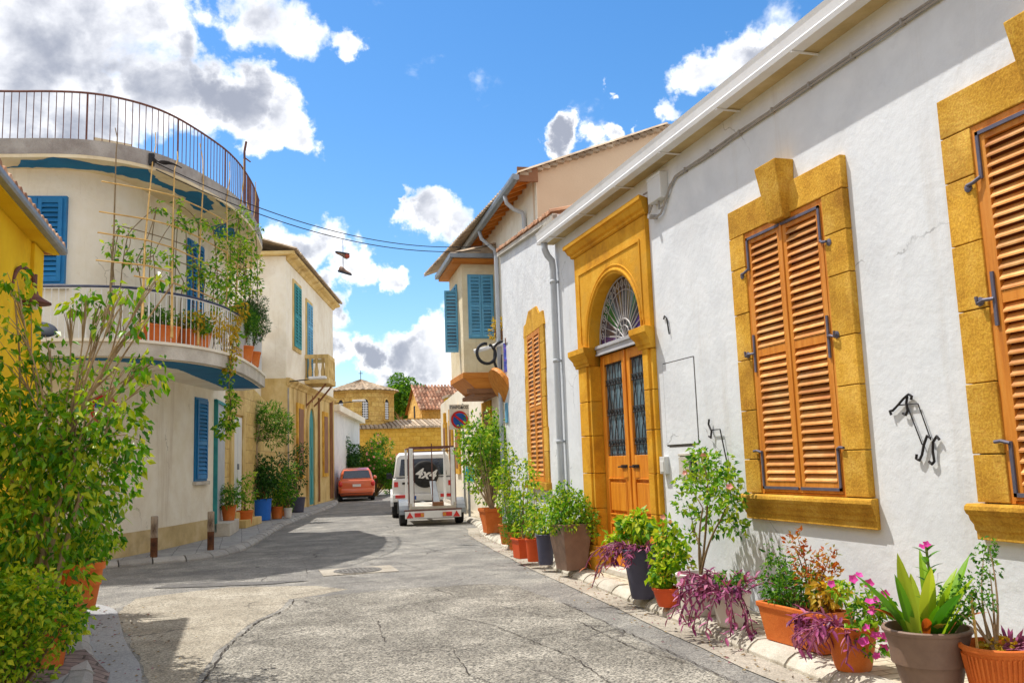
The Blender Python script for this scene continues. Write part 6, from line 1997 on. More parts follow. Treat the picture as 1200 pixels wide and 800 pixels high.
# --- small red bowl
p = plant('small shallow red pot of lime green leaves between the slate pot and a white pot')
pot(p, .10, .155, .18, 'terra_red', .03, .012)
cl = [(.0, .0, .32, .16, .12), (.05, .1, .46, .15, .12), (.03, -.08, .50, .14, .12), (.08, .05, .64, .12, .10), (.06, .16, .60, .10, .09), (-.08, .02, .26, .10, .07), (.1, -.12, .38, .12, .1), (.1, .1, .76, .08, .08)]
bushy(p, cl, (0, 0, .15), 'leaf_lime', 'greenstem', 300, .065, .05, 59)
flowers(p, [(.05, .12, .84), (.08, .02, .8)], .03, 'petal_rose', 60)
put(p, 3.98, 8.08)
# --- tall slate pot
p = plant('tall slate blue pot topped with purple and lime leaves in front of the door')
pot(p, .12, .195, .50, 'slatepot', .03, .008)
rng = random.Random(61)
trailing(p, around(rng, 26, .14, .48, 1), rng, 'leaf_purple', 'purplestem', .085, .028, .42, .24, 9, up0=1.3)
cl = [(-.02, .14, .66, .15, .11), (.02, .24, .76, .13, .10), (-.08, .30, .60, .12, .09), (.04, .05, .80, .12, .10), (-.12, .42, .56, .10, .06), (.0, -.1, .7, .1, .08)]
bushy(p, cl, (0, .05, .46), 'leaf_lime', 'greenstem', 260, .085, .06, 62)
trailing(p, around(rng, 8, .14, .48, 1, (1.4, 2.8)), rng, 'leaf_red', 'purplestem', .09, .022, .55, .30, 9, up0=.9)
put(p, 3.98, 8.66)
# --- brown square planter
p = plant('tall square tapered brown planter with fresh green foliage beside the downpipe')
square_pot(p, .15, .225, .60, 'brownpot')
cl = [(.0, .0, .72, .22, .13), (-.12, .12, .78, .17, .13), (.1, .15, .88, .18, .14), (.05, -.1, .90, .17, .14), (-.05, .25, .95, .15, .13), (.15, -.15, .74, .15, .12), (-.2, -.05, .64, .13, .12), (.2, -.22, .66, .12, .12), (.0, .1, 1.06, .12, .10), (-.2, .22, .62, .13, .12)]
bushy(p, cl, (0, 0, .55), 'leaf_fresh', 'greenstem', 330, .055, .035, 63)
bushy(p, [(-.22, .0, .56, .12, .10), (.22, -.25, .56, .10, .12), (-.1, -.2, .60, .12, .09), (.2, -.3, .45, .06, .09)], (0, 0, .55), 'leaf_lime', 'greenstem', 420, .045, .03, 64, nolimb=True)
put(p, 4.20, 11.35, rz=R(8))
# --- slate small, orange round, orange square
p = plant('narrow dark slate pot squeezed between the brown planter and two orange pots')
pot(p, .10, .135, .42, 'slatepot', .03, .008)
bushy(p, [(0, 0, .52, .15, .11), (.05, .1, .64, .15, .12), (-.05, .1, .72, .12, .12), (.1, 0, .8, .12, .1)], (0, 0, .4), 'leaf_lime', 'greenstem', 260, .06, .035, 65)
put(p, 4.08, 12.05)
p = plant('slim round orange pot directly left of the slate pot')
pot(p, .085, .115, .33, 'terra_red', .04, .01)
bushy(p, [(0, 0, .45, .13, .10), (.05, .1, .62, .14, .12), (.05, .05, .82, .12, .14), (.1, .1, 1.02, .11, .13), (.05, .0, 1.2, .08, .12)], (0, 0, .3), 'leaf_lime', 'twig', 260, .06, .035, 66)
put(p, 4.05, 12.52)
p = plant('low square orange planter leftmost of the orange group near the kerb')
square_pot(p, .13, .165, .30, 'terra_red', .035)
bushy(p, [(0, .1, .42, .16, .12), (.1, .1, .64, .17, .14), (.0, .15, .84, .15, .14), (.1, .2, 1.05, .15, .14), (.12, .1, 1.25, .12, .12), (.15, .15, 1.42, .09, .10)], (0, 0, .28), 'leaf_lime', 'twig', 250, .06, .035, 67)
put(p, 4.08, 13.05, rz=R(5))
p = plant('fluffy round green bush in a pot behind the orange pots')
pot(p, .15, .2, .30, 'terra', .04, .01)
bushy(p, dome(random.Random(68), 16, .22, .26, .46, .16), (0, 0, .28), 'leaf_mid', 'twig', 560, .04, .012, 69, .1)
put(p, 4.38, 14.3)
p = plant('tall yellowish leafy shrub in a pot under the small stone framed window')
pot(p, .15, .2, .35, 'terra', .04, .01)
bushy(p, [(0, 0, .7, .22), (.1, .1, .95, .22), (-.1, .1, 1.15, .2), (.05, .0, 1.35, .2), (.1, .2, 1.55, .15), (-.1, -.1, .85, .2), (0, .1, 1.72, .1)], (0, 0, .3), 'leaf_lime', 'twig', 230, .065, .035, 70)
put(p, 4.55, 15.4)
# --- the big bush in the terracotta square pot
p = plant('tall bright green bush in a square terracotta pot beside the trailer')
square_pot(p, .16, .215, .50, 'terra', .07)
rng = random.Random(71)
cl = dome(rng, 26, .62, .62, 1.72, .24) + [(-.5, .1, 2.1, .22), (-.3, .0, 2.35, .2), (.3, .1, 2.2, .22), (-.55, 0, 1.6, .2), (.1, 0, 2.45, .16)]
bushy(p, cl, (0, 0, .45), 'leaf_fresh', 'bark', 95, .10, .045, 72, .3, .018)
put(p, 4.98, 18.1)
p = plant('wide terracotta tub of bushy greenery behind the square terracotta pot')
pot(p, .2, .30, .42, 'terra', .07, .02)
bushy(p, dome(random.Random(73), 18, .5, .6, 1.2, .24), (0, 0, .4), 'leaf_fresh', 'bark', 90, .10, .045, 74, .3, .016)
put(p, 5.45, 19.9)

# ------------------------------------------------------------------ near left: ficus, big pot, shrub
GL = 'potted plants by the yellow house'
p = plant('large flared terracotta pot with spiky leaves at the yellow house corner', group=GL)
pot(p, .195, .29, .50, 'terra', .085, .025, 0, 40)
rng = random.Random(75)
m = MB()
for i in range(60):
    a = rng.uniform(0, 2 * PI); z = rng.uniform(.9, 1.25)
    d = Vector((math.cos(a), math.sin(a), rng.uniform(-.3, 1.2)))
    m.blade(Vector((.18 + rng.uniform(-.03, .03), .05, z)), d, rng.uniform(.28, .5), .028, rng.uniform(.3, .9), 5, .3)
m.build('foliage', 'leaf_lime', p)
m = MB(); m.tube([(.1, .0, .45), (.16, .04, .8), (.18, .05, 1.1)], .035, 8); m.build('trunk', 'bark', p)
bushy(p, dome(random.Random(76), 10, .25, .2, .68, .17), (0, 0, .45), 'leaf_ficus', 'twig', 150, .075, .04, 77)
put(p, -1.76, 11.05)
p = plant('big weeping fig with pale branching stems against the yellow house', 'tree', GL, 'potted_fig')
bx, by = -1.47, 7.8
pot(p, .15, .215, .42, 'terra', .06, .02)
rng = random.Random(78)
K = .87
loc = [(max(x * K, -2.15) - bx, y * K - by, 1.55 + (z - 1.55) * K - SW, r * K) for x, y, z, r in FICUS]
m = MB()
stems = [[(.0, .0, .38), (.02, .02, .8), (.06, .06, 1.2)], [(-.04, .03, .38), (-.06, .1, .85), (-.16, .25, 1.3)], [(.05, -.03, .38), (.10, .0, .8), (.2, .15, 1.25)], [(-.02, -.05, .38), (-.05, .05, .9), (.0, .25, 1.5)]]
for s in stems:
    m.tube(bez(*s, 6), [.034, .032, .030, .028, .025, .022, .018], 7)
    e = Vector(s[-1])
    for _ in range(1):
        f = e + Vector((rng.uniform(-.3, .3), rng.uniform(.0, .4), rng.uniform(.4, .8)))
        m.tube(bez(e, e.lerp(f, .5) + rv(rng, .08), f, 6), [.017, .015, .013, .011, .009, .007, .004], 6)
loc += [(-.12, .05, .80, .2), (.16, .1, .9, .2), (-.28, .15, .75, .24), (.2, -.05, .68, .16), (-.15, -.1, 1.1, .22), (.2, -.05, 1.25, .22), (-.32, .0, 1.1, .26), (.0, .1, 1.5, .26), (-.2, .1, 1.7, .26), (.22, .05, 1.6, .22), (.05, .1, 1.85, .22)]
tips = [Vector(s[-1]) for s in stems]
for c in loc[:-11]:
    t = Vector(c[:3])
    b0 = min(tips, key=lambda q: (q - t).length)
    mid = b0.lerp(t, .5) + Vector((rng.uniform(-.1, .1), rng.uniform(-.1, .1), .10))
    ps = bez(b0, mid, t, 7)
    m.tube(ps, [.013 * (1 - .75 * i / 7) for i in range(8)], 5)
    for _ in range(5):
        e = t + rv(rng, c[3] * 1.1)
        m.tube([ps[5], (ps[5] + e) / 2 + Z3 * .04, e], [.006, .004, .002], 4)
for path in ([(.12, .25, 2.0), (.42, .2, 2.3), (.62, .12, 2.62), (.9, .05, 3.05)], [(.12, .25, 2.0), (.4, .2, 2.15), (.72, .1, 2.35)], [(.3, .25, 2.2), (.4, .3, 2.5), (.46, .35, 2.85)], [(-.3, .4, 1.9), (-.35, .5, 2.5), (-.4, .5, 2.95)]):
    m.tube(resample([Vector(q) for q in path], .15), .008, 5)
m.build('branch', 'bark', p)
m = MB()
foliage(m, [c for c in loc if c[3] > .13 and c[2] < 2.05], 150, .082, .043, rng, .75, .3, .3)
foliage(m, [(c[0], c[1], c[2], c[3] * 1.2) for c in loc if c[3] <= .13], 120, .085, .046, rng, .9, .3, .3)
foliage(m, [c for c in loc if c[3] > .13 and c[2] >= 2.05], 75, .082, .043, rng, .75, .3, .3)
m.build('foliage', 'leaf_ficus', p)
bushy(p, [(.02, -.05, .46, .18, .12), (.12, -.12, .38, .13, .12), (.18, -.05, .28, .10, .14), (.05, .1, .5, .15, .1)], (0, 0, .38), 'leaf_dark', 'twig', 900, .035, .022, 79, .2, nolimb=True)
put(p, bx, by)
p = plant('low yellow green shrub in the bottom left corner', 'shrub', GL, 'shrub')
cl = dome(random.Random(80), 26, .34, .30, .42, .17)
bushy(p, cl, (0, 0, 0), 'leaf_lime', 'twig', 330, .046, .030, 81, .1)
put(p, -1.42, 6.75)
p = plant('darker rounded shrub rising behind the corner shrub beside the fig pot', 'shrub', GL, 'shrub')
bushy(p, dome(random.Random(82), 14, .24, .22, .34, .16), (0, 0, 0), 'leaf_fresh', 'twig', 300, .05, .032, 83, .1)
put(p, -1.62, 7.25)

# ------------------------------------------------------------------ plants along the far left pavement
GF = 'potted plants along the far left pavement'
p = plant('small terracotta pot of ferny leaves on the grey doorstep', group=GF)
pot(p, .13, .18, .36, 'terra', .05, .01)
bushy(p, dome(random.Random(84), 10, .28, .22, .58, .17), (0, 0, .34), 'leaf_mid', 'twig', 120, .09, .03, 85)
q = fr_door = curve_frame(s_at(y=22.3)).p(.25, .20, .402); put(p, q.x, q.y, q.z)
p = plant('terracotta pot with a sparse leafy shrub beside the pale steps', group=GF)
pot(p, .17, .22, .42, 'terra', .07, .015)
bushy(p, [(0, 0, .6, .2), (.1, 0, .85, .22), (-.1, .1, 1.05, .22), (.1, .0, 1.25, .18), (-.15, 0, .75, .16)], (0, 0, .4), 'leaf_fresh', 'twig', 90, .10, .05, 86)
put(p, .05, 24.75)
p = plant('bright blue tub with a tall clipped tree on a bare trunk', 'potted tree', GF, 'potted_tree')
pot(p, .26, .30, .62, 'bluepot', .05, .012)
rng = random.Random(87)
m = MB()
m.tube(resample([Vector((-.15, 0, .55)), Vector((-.12, .02, 1.3)), Vector((-.16, 0, 2.2)), Vector((-.1, 0, 2.8))], .3), .05, 7)
m.build('trunk', 'bark', p)
cl = [(-.45, 0, 3.0, .34), (-.15, .1, 3.15, .32), (.2, .0, 2.95, .38), (.5, -.1, 2.75, .36), (-.5, .1, 2.6, .3), (-.1, -.1, 2.65, .34), (.35, .1, 2.4, .3), (.7, 0, 2.5, .26), (-.45, 0, 3.3, .25), (.3, 0, 3.2, .28), (.62, 0, 2.95, .25)]
bushy(p, cl, (-.1, 0, 2.3), 'leaf_mid', 'bark', 130, .13, .03, 88, -.1, .02)
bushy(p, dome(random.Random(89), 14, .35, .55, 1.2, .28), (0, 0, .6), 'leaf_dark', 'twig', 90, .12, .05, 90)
bushy(p, [(.0, 0, .72, .16, .10)], (0, 0, .6), 'leaf_red', 'twig', 200, .08, .05, 91, nolimb=True)
put(p, .52, 27.4)
for (x, y, lab, mt, r1, h, leafs, top, sd) in ((.98, 27.9, 'terracotta pot with leafy herbs just right of the blue tub', 'terra', .19, .36, 'leaf_fresh', .9, 92), (1.22, 29.3, 'terracotta pot half hidden behind the white pot, dark climbing leaves above', 'terra', .2, .4, 'leaf_dark', 1.7, 94),
                                              (1.30, 27.9, 'small white pot at the pavement edge, nearest the road', 'whitepot', .13, .30, 'leaf_mid', 1.3, 96), (1.78, 31.4, 'dark slate tub with a tall thin bush by the teal arched door', 'slatepot', .27, .50, 'leaf_dark', 2.0, 98)):
    p = plant(lab, group=GF)
    pot(p, r1 * .75, r1, h, mt, .06, .012)
    rng = random.Random(sd)
    cl = [(rng.uniform(-.18, .18), rng.uniform(-.15, .15), h + .1 + (top - h) * i / 7, rng.uniform(.16, .26)) for i in range(8)]
    bushy(p, cl, (0, 0, h - .05), leafs, 'twig', 90, .11, .05, sd + 1)
    if 'dark' in leafs:
        flowers(p, [(rng.uniform(-.25, .25), rng.uniform(-.3, 0), rng.uniform(.8, top)) for _ in range(6)], .04, 'petal_rose', sd + 2)
    put(p, x, y)

# ------------------------------------------------------------------ balcony planters, trellis, vine
def on_line(line, y=None, x=None):
    best = None
    for i in range(len(line) - 1):
        a, b = Vector(line[i]), Vector(line[i + 1])
        for k in range(10):
            q = a.lerp(b, k / 10)
            e = abs((q.y - y) if y is not None else (q.x - x))
            if best is None or e < best[0]:
                best = (e, q, (b - a).normalized())
    return best[1], best[2]
GB = 'planters on the balcony'
for xx, ang, lab in ((-1.22, .42, 'terracotta trough of green plants at the left of the balcony rail'), (-.62, .78, 'terracotta trough with drying yellow leaves behind the trellis canes')):
    p = plant(lab, 'planter', GB, 'planter')
    m = MB(); tray(m, .30, .11, .33, .14, .30, .02); o = m.build('pot', 'terra', p, bevel=.01)
    m = MB(); m.box(-.3, .3, -.11, .11, .22, .25); m.build('soil', 'soil', o)
    bushy(p, dome(random.Random(int(ang * 100)), 9, .28, .12, .42, .14), (0, 0, .25), 'leaf_mid', 'twig', 200, .07, .035, int(ang * 77))
    if ang > .5:
        bushy(p, dome(random.Random(7), 7, .3, .15, .40, .14), (0, 0, .25), 'leaf_yellow', 'twig', 200, .08, .045, 8)
    q, t = on_line(BALC, x=xx)
    put(p, q.x - t.y * .26, q.y + t.x * .26, 3.71, math.atan2(t.y, t.x))
for yy, lab, zz, rr in ((19.3, 'larger clipped ball shrub at the right end of the balcony', .95, .48), (18.4, 'smaller shaggy ball shrub near the balcony corner', .55, .36)):
    p = plant(lab, 'shrub', 'ball shrubs on the balcony', 'shrub')
    pot(p, .15, .2, .32, 'terra', .05, .01)
    bushy(p, dome(random.Random(int(yy * 10)), 18, rr * .62, rr * .75, .32 + zz * .75, rr * .48), (0, 0, .3), 'leaf_dark' if zz > .8 else 'leaf_mid', 'twig', 300, .06, .016, int(yy * 7), 0, .012)
    q, t = on_line(BALC, y=yy)
    put(p, q.x - t.y * .10, q.y + t.x * .10, 3.71)
tl = thing('trellis', (-.6, 16.5, 3.7), 'tall rickety bamboo cane trellis rising from the balcony rail to the roof edge', 'trellis')
rng = random.Random(100)
for i, (B, T, E) in enumerate(POLES):
    m = MB()
    B, T, E = Vector(B), Vector(T), Vector(E)
    B.z = 3.71
    E = T + (T - B).normalized() * rng.uniform(.5, 1.3) + Vector((rng.uniform(-.12, .05), rng.uniform(-.1, .1), 0))
    ps = resample([B, B.lerp(T, .5) + Vector((rng.uniform(-.05, .05), rng.uniform(-.05, .05), 0)), T, T.lerp(E, .6) + Vector((.03, 0, 0)), E], .4)
    m.tube(ps, [.021 - .012 * k / (len(ps) - 1) for k in range(len(ps))], 6)
    m.build('cane', 'twig' if i == 0 else 'bamboo', tl)
def at_z(k, z):
    B, T, _ = POLES[k]
    B, T = Vector(B), Vector(T)
    return B.lerp(T, (z - B.z) / (T.z - B.z))
for z, k0, k1, dz in ((6.45, 0, 4, .1), (5.85, 0, 6, .0), (5.45, 0, 6, -.1), (4.95, 0, 2, -.05), (4.7, 1, 7, .05)):
    m = MB()
    ps = [at_z(k, z + dz * (k - k0) / 4) + Vector((0, -.03, 0)) for k in range(k0, k1 + 1)]
    ps = [ps[0] + (ps[0] - ps[1]).normalized() * .22] + ps
    m.tube(ps, .014, 5); m.build('cane', 'bamboo', tl)
vn = thing('climbing_vine', (-.4, 17.2, 3.7), 'leafy green climber tangled through the bamboo trellis, one strand trailing below the balcony', 'climbing plant')
m = MB(); rng = random.Random(101)
for a, b in zip(VINE[:-1], VINE[1:]):
    if (Vector(a[:3]) - Vector(b[:3])).length < 1.8:
        m.tube(bez(a[:3], (Vector(a[:3]) + Vector(b[:3])) / 2 + rv(rng, .15), b[:3], 6), .009, 4)
for c in VINE:
    m.tube(bez((c[0], c[1], 3.72), (c[0] + rng.uniform(-.2, .2), c[1], (c[2] + 3.7) / 2), c[:3], 6), .008, 4)
tr_ = [Vector((-.20, 17.05, 3.9)), Vector((-.22, 16.85, 3.55)), Vector((-.26, 16.85, 3.1)), Vector((-.22, 16.86, 2.7)), Vector((-.28, 16.88, 2.25))]
m.tube(resample(tr_, .15), .010, 4)
m.build('stem', 'twig', vn)
m = MB()
foliage(m, [(c[0], c[1], c[2], c[3] * .95) for c in VINE], 110, .095, .05, rng, .35)
foliage(m, [(q.x + rng.uniform(-.06, .06), q.y, q.z, .10) for q in resample(tr_[1:], .14)], 90, .08, .055, rng, .5)
foliage(m, [(-.34, 16.87, 2.3, .15), (-.25, 16.86, 2.5, .15), (-.2, 16.86, 2.8, .12)], 180, .09, .06, rng, .4)
m.build('foliage', 'leaf_fresh', vn)
m = MB()
foliage(m, [(-.22, 16.98, 3.75, .16), (-.24, 16.9, 3.45, .13), (-.3, 17.1, 4.1, .2), (-.2, 17.3, 4.3, .15), (-.5, 16.6, 4.2, .2), (-.1, 17.6, 4.6, .2)], 200, .08, .05, rng, .6)
m.build('dry_foliage', 'leaf_yellow', vn)

# ------------------------------------------------------------------ street furniture
for (x, y, lab) in ((-1.50, 17.12, 'short flaking metal bollard on the left kerb, the left one of two'), (-.58, 17.98, 'short flaking metal bollard by the grey door step, the right one of two')):
    o = thing('bollard', (0, 0, 0), lab, 'bollard', 'bollards on the far kerb')
    b = MB(); b.lathe([(.060, 0), (.062, .02), (.061, .34), (.055, .345)], (0, 0, 0), 16); b.build('base_tube', 'rustpost', o)
    b = MB(); b.lathe([(.058, .34), (.0625, .345), (.062, .70), (.056, .715), (0, .72)], (0, 0, 0), 16); b.build('top_tube', 'postrust', o)
    o.location = (x, y, SW)
t = thing('wall_lamp', (-2.34, 10.6, 3.5), 'dark gooseneck lamp with a conical shade on the yellow wall', 'lamp')
m = MB(); m.tube(bez((-2.34, 10.2, 3.45), (-2.34, 10.3, 3.95), (-2.22, 10.6, 3.75), 8) + [Vector((-2.2, 10.62, 3.6))], .022, 7); m.build('arm', 'rust', t)
m = MB(); m.lathe([(.17, 0), (.165, .015), (.09, .06), (.04, .10), (.03, .14)], (-2.2, 10.62, 3.44), 18); m.build('shade', 'rust', t, smooth=True)
m = MB(); m.lathe([(.03, -.06), (.045, -.03), (.035, .01)], (-2.2, 10.62, 3.44), 10); m.build('bulb', 'plasticgrey', t, smooth=True)
t = thing('wall_bracket', (-2.34, 10.76, 3.74), 'small rusty T shaped iron bracket above the gooseneck lamp', 'bracket')
m = MB(); m.box(-2.34, -2.22, 10.75, 10.78, 3.72, 3.755); m.box(-2.235, -2.215, 10.74, 10.79, 3.67, 3.80); m.build('arm', 'rust', t)
t = thing('traffic_mirror', (-2.35, 11.8, 0), 'round dark backed traffic mirror on a thin post behind the fig', 'mirror')
m = MB(); m.tube([(-2.42, 11.9, SW), (-2.42, 11.9, 3.5)], .03, 8); m.build('post', 'blackplastic', t)
m = MB(); m.lathe([(.16, 0), (.17, .012), (.14, .03), (.08, .042), (0, .045)], (-2.36, 11.85, 3.34), 22, axis=Vector((.25, -.62, .75)).to_track_quat('Z', 'Y').to_matrix()); m.build('mirror_shell', 'signtext', t, smooth=True)
# round red-rimmed sign on the corner house wall
fr = curve_frame(s_at(x=-2.38))
t = thing('round_sign', fr.p(0, .02, 2.72), 'round red rimmed traffic sign on the corner house, mostly hidden by fig leaves', 'sign')
axS = Matrix((( fr.u.x, 0, fr.n.x), (fr.u.y, 0, fr.n.y), (0, 1, 0)))
m = MB(); m.lathe([(.26, 0), (.26, .018), (0, .018)], fr.p(0, .02, 2.72), 28, axis=axS); m.build('rim', 'signred', t)
m = MB(); m.lathe([(.20, .019), (.20, .023), (0, .023)], fr.p(0, .02, 2.72), 28, axis=axS); m.build('face', 'signwhite', t)
m = MB(); m.fbox(fr, -.19, .19, .044, .047, 2.74, 2.83); m.build('band', 'signblue', t)
# street lamps on arms
for q, d, lab in ((F7.p(.05, .05, 4.62), Vector((.75, -.25, .06)), 'white street lamp on a short arm at the near corner of the tall house'), (F7.p(10.4, .1, 4.55), Vector((.8, -.2, .05)), 'white street lamp at the far end of the tall house above the red car')):
    t = thing('street_lamp', q, lab, 'street lamp', 'street lamps on the left')
    m = MB(); m.tube([q, q + d * .6, q + d], .022, 6); m.build('arm', 'iron', t)
    m = MB(); rm = Matrix.Rotation(math.atan2(d.y, d.x), 3, 'Z'); m.cbox(q + d * 1.35 + Z3 * .02, .62, .20, .10, rm); m.build('lamp_head', 'whitemetal', t, bevel=.03)
# wires and shoes
def sag(a, b, s, n=24):
    a, b = Vector(a), Vector(b)
    return [a.lerp(b, i / n) - Z3 * s * 4 * (i / n) * (1 - i / n) for i in range(n + 1)]
wa = sag((-1.58, 16.62, 7.16), (6.05, 21.5, 7.12), .55)
m = MB(); m.tube(wa, .010, 5)
tag(m.build('overhead_cable', 'iron'), 'upper black cable sagging across the street from the rounded roof to the bay', 'cable')
wb = sag((-1.55, 16.62, 7.02), (5.55, 20.5, 6.72), .50)
m = MB(); m.tube(wb, .010, 5)
tag(m.build('overhead_cable', 'iron'), 'lower black cable carrying the pair of hanging shoes', 'cable')
t = thing('cable_anchor', (-1.62, 16.6, 7.1), 'tangle of cables and a dark insulator on the roof edge of the corner house', 'cable anchor')
m = MB(); m.cbox((-1.62, 16.55, 7.18), .10, .08, .22); m.build('insulator', 'blackplastic', t, bevel=.01)
m = MB()
for k in range(4):
    m.tube(bez((-1.62, 16.52, 7.25 - k * .06), (-1.45, 16.45, 7.0 + k * .08), (-1.3 + k * .06, 16.72, 7.2 - k * .03), 8), .012, 5)
m.build('cable_loop', 'iron', t)
w0 = wb[12]
def shoe(name, base, dirx, lab, upside):
    d = Vector((dirx[0], dirx[1], dirx[2])).normalized()
    sd = d.cross(Z3).normalized(); up = sd.cross(d).normalized()
    if upside: up = -up
    t = thing(name, base, lab, 'shoe', 'shoes hanging from the cable')
    secs = []
    m = MB(); m.smooth = True
    for a, w, h0, h1 in ((-.13, .028, .015, .10), (-.11, .038, .012, .125), (-.05, .04, .012, .115), (.0, .043, .012, .085), (.06, .047, .012, .065), (.12, .042, .012, .05), (.155, .022, .014, .034)):
        rg = []
        for k in range(8):
            an = 2 * PI * k / 8
            rg.append(Vector(base) + d * a + sd * w * math.cos(an) + up * ((h0 + h1) / 2 + (h1 - h0) / 2 * math.sin(an)))
        secs.append(rg)
    loft(m, secs); m.build('upper', 'shoe', t)
    m = MB()
    secs = []
    for a, w in ((-.14, .03), (-.1, .042), (0, .046), (.08, .05), (.13, .044), (.165, .022)):
        secs.append([Vector(base) + d * a + sd * w * s + up * z for s, z in ((-1, -.008), (1, -.008), (1, .02), (-1, .02))])
    loft(m, secs); m.build('sole', 'signtext', t, bevel=.006)
    return t, d, up
s1, d1, u1 = shoe('shoe', (w0.x, w0.y, w0.z - .30), (-.9, .25, .18), 'upper hanging shoe, upside down with a red heel', True)
m = MB()
c0 = Vector((w0.x, w0.y, w0.z - .30))
for sgn in (0,):
    m.smooth = True
    m.lathe([(.02, -.05), (.05, -.03), (.055, .02), (.03, .05)], c0 - d1 * .10 + u1 * .06, 10)
m.build('heel_patch', 'shoered', s1)
s2, d2, u2 = shoe('shoe', (w0.x + .02, w0.y, w0.z - .74), (.85, -.2, -.28), 'lower hanging shoe, toe pointing down to the right', False)
m = MB(); m.tube([w0, (w0.x + .0, w0.y, w0.z - .28)], .006, 4); m.tube([(w0.x, w0.y, w0.z - .28), (w0.x + .0, w0.y, w0.z - .62)], .006, 4)
m.build('lace', 'black', s1)

# things at the corner of the plastered house
t = thing('hanging_sign', (5.0, 17.4, 3.9), 'black hoops hanging from a white tube between the bay and the plastered house', 'sign')
m = MB(); m.tube([(4.60, 17.75, 3.86), (4.9, 17.7, 3.93), (5.22, 17.6, 4.02)], .045, 10); m.build('arm', 'whitemetal', t)
def hoop(c, r, a0, a1, n=22, sy=.25):
    return [Vector((c[0] + r * math.cos(a0 + (a1 - a0) * i / n), c[1] + r * sy * math.sin(a0 + (a1 - a0) * i / n), c[2] + r * 1.08 * math.sin(a0 + (a1 - a0) * i / n))) for i in range(n + 1)]
m = MB(); m.tube(hoop((4.83, 17.62, 3.80), .20, R(80), R(425)) , .033, 8)
m.tube([Vector((5.02, 17.64, 3.85)), Vector((5.0, 17.62, 3.62)), Vector((5.04, 17.6, 3.48)), Vector((5.10, 17.6, 3.46))], .03, 8); m.build('hoop', 'blackplastic', t)
m = MB(); m.tube(hoop((5.17, 17.55, 3.80), .22, R(150), R(-75)), .036, 8); m.build('hoop', 'blackplastic', t)
t = thing('round_board', (5.15, 17.6, 3.1), 'round brown wooden board hanging below the black hoops', 'sign')
m = MB(); m.lathe([(.39, -.05), (.41, 0), (.39, .05), (0, .055)], (5.10, 17.5, 3.12), 26, axis=Vector((-.88, -.11, -.455)).to_track_quat('Z', 'Y').to_matrix()); m.build('board', 'shutter', t)
m = MB(); m.tube([(5.16, 17.6, 3.78), (5.13, 17.56, 3.46)], .012, 5); m.build('hanger', 'iron', t)
t = thing('flag', (5.2, 17.4, 3.9), 'narrow violet and blue flag against the plastered house', 'flag')
m = MB()
for i in range(6):
    z0, z1 = 3.98 - .1 * i, 3.88 - .1 * i
    m.add([(5.13, 17.35, z0), (5.19 + .02 * (i % 2), 17.15 + .03 * math.sin(i), z0), (5.19 + .02 * ((i + 1) % 2), 17.15 + .03 * math.sin(i + 1), z1), (5.13, 17.35, z1)], [(0, 1, 2, 3)])
fo = m.build('cloth', 'flagcol', t); sm_ = fo.modifiers.new('thick', 'SOLIDIFY'); sm_.thickness = .006
m = MB(); m.tube([(5.21, 17.45, 3.85), (5.10, 17.1, 4.05)], .012, 5); m.build('pole', 'brownwood', t)
m = MB(); m.fbox(F2, 4.85, 5.12, 0.0, .02, 2.35, 2.75); m.build('blue_plate', 'blue', h2)
t = thing('hanging_basket', (5.2, 17.9, 4.3), 'bunch of dried orange flowers on the wall under the bay shutters', 'hanging basket')
m = MB(); m.lathe([(.05, 0), (.13, .08), (.15, .18), (.13, .18), (.08, .05)], (5.22, 17.85, 4.12), 14); m.build('basket', 'brownwood', t)
m = MB(); foliage(m, [(5.22, 17.85, 4.38, .16), (5.16, 17.85, 4.52, .12), (5.05, 17.85, 4.25, .10)], 220, .07, .04, random.Random(3), .1); m.build('foliage', 'leaf_yellow', t)
m = MB(); m.tube([(5.3, 17.75, 4.5), (5.22, 17.85, 4.3)], .012, 5); m.build('bracket', 'iron', t)

# no parking sign with lettering, turquoise plate
t = thing('no_parking_sign', (6.0, 25.4, 0), 'white board with dark lettering over a blue no parking disc ringed red', 'sign')
m = MB(); m.tube([(6.2, 25.45, 0), (6.2, 25.45, 3.3)], .03, 8); m.build('post', 'greymetal', t)
FG = Fr((6.08, 25.4), (1, 0), (0, -1))
m = MB(); m.fbox(FG, -.30, .30, 0, .02, 2.55, 3.28); bd = m.build('board', 'signwhite', t)
axG = Matrix(((1, 0, 0), (0, 0, -1), (0, 1, 0)))
m = MB(); m.lathe([(.26, 0), (.26, .012), (0, .012)], (6.08, 25.375, 2.83), 28, axis=axG); m.build('disc_ring', 'signred', bd)
m = MB(); m.lathe([(.20, .013), (.20, .018), (0, .018)], (6.08, 25.375, 2.83), 28, axis=axG); m.build('disc', 'signblue', bd)
m = MB(); m.cbox((6.08, 25.352, 2.83), .44, .006, .06, Matrix.Rotation(R(40), 3, 'Y')); m.build('slash', 'signred', bd)
letters('lettering', '\u03a0\u0391\u03a1\u039f\u0394\u039f\u03a3', 'signtext', bd, (6.08, 25.372, 3.19), .115, faceS, .002, .002)
t = thing('plate_post', (5.95, 24.0, 0), 'turquoise plate on a thin grey post behind the trailer', 'sign')
m = MB(); m.tube([(5.98, 24.05, 0), (5.98, 24.05, 1.45)], .035, 8); m.build('post', 'greymetal', t)
m = MB(); m.cbox((6.0, 24.0, 1.25), .26, .03, .42, Matrix.Rotation(R(6), 3, 'Y')); m.build('plate', 'turq', t, bevel=.02)

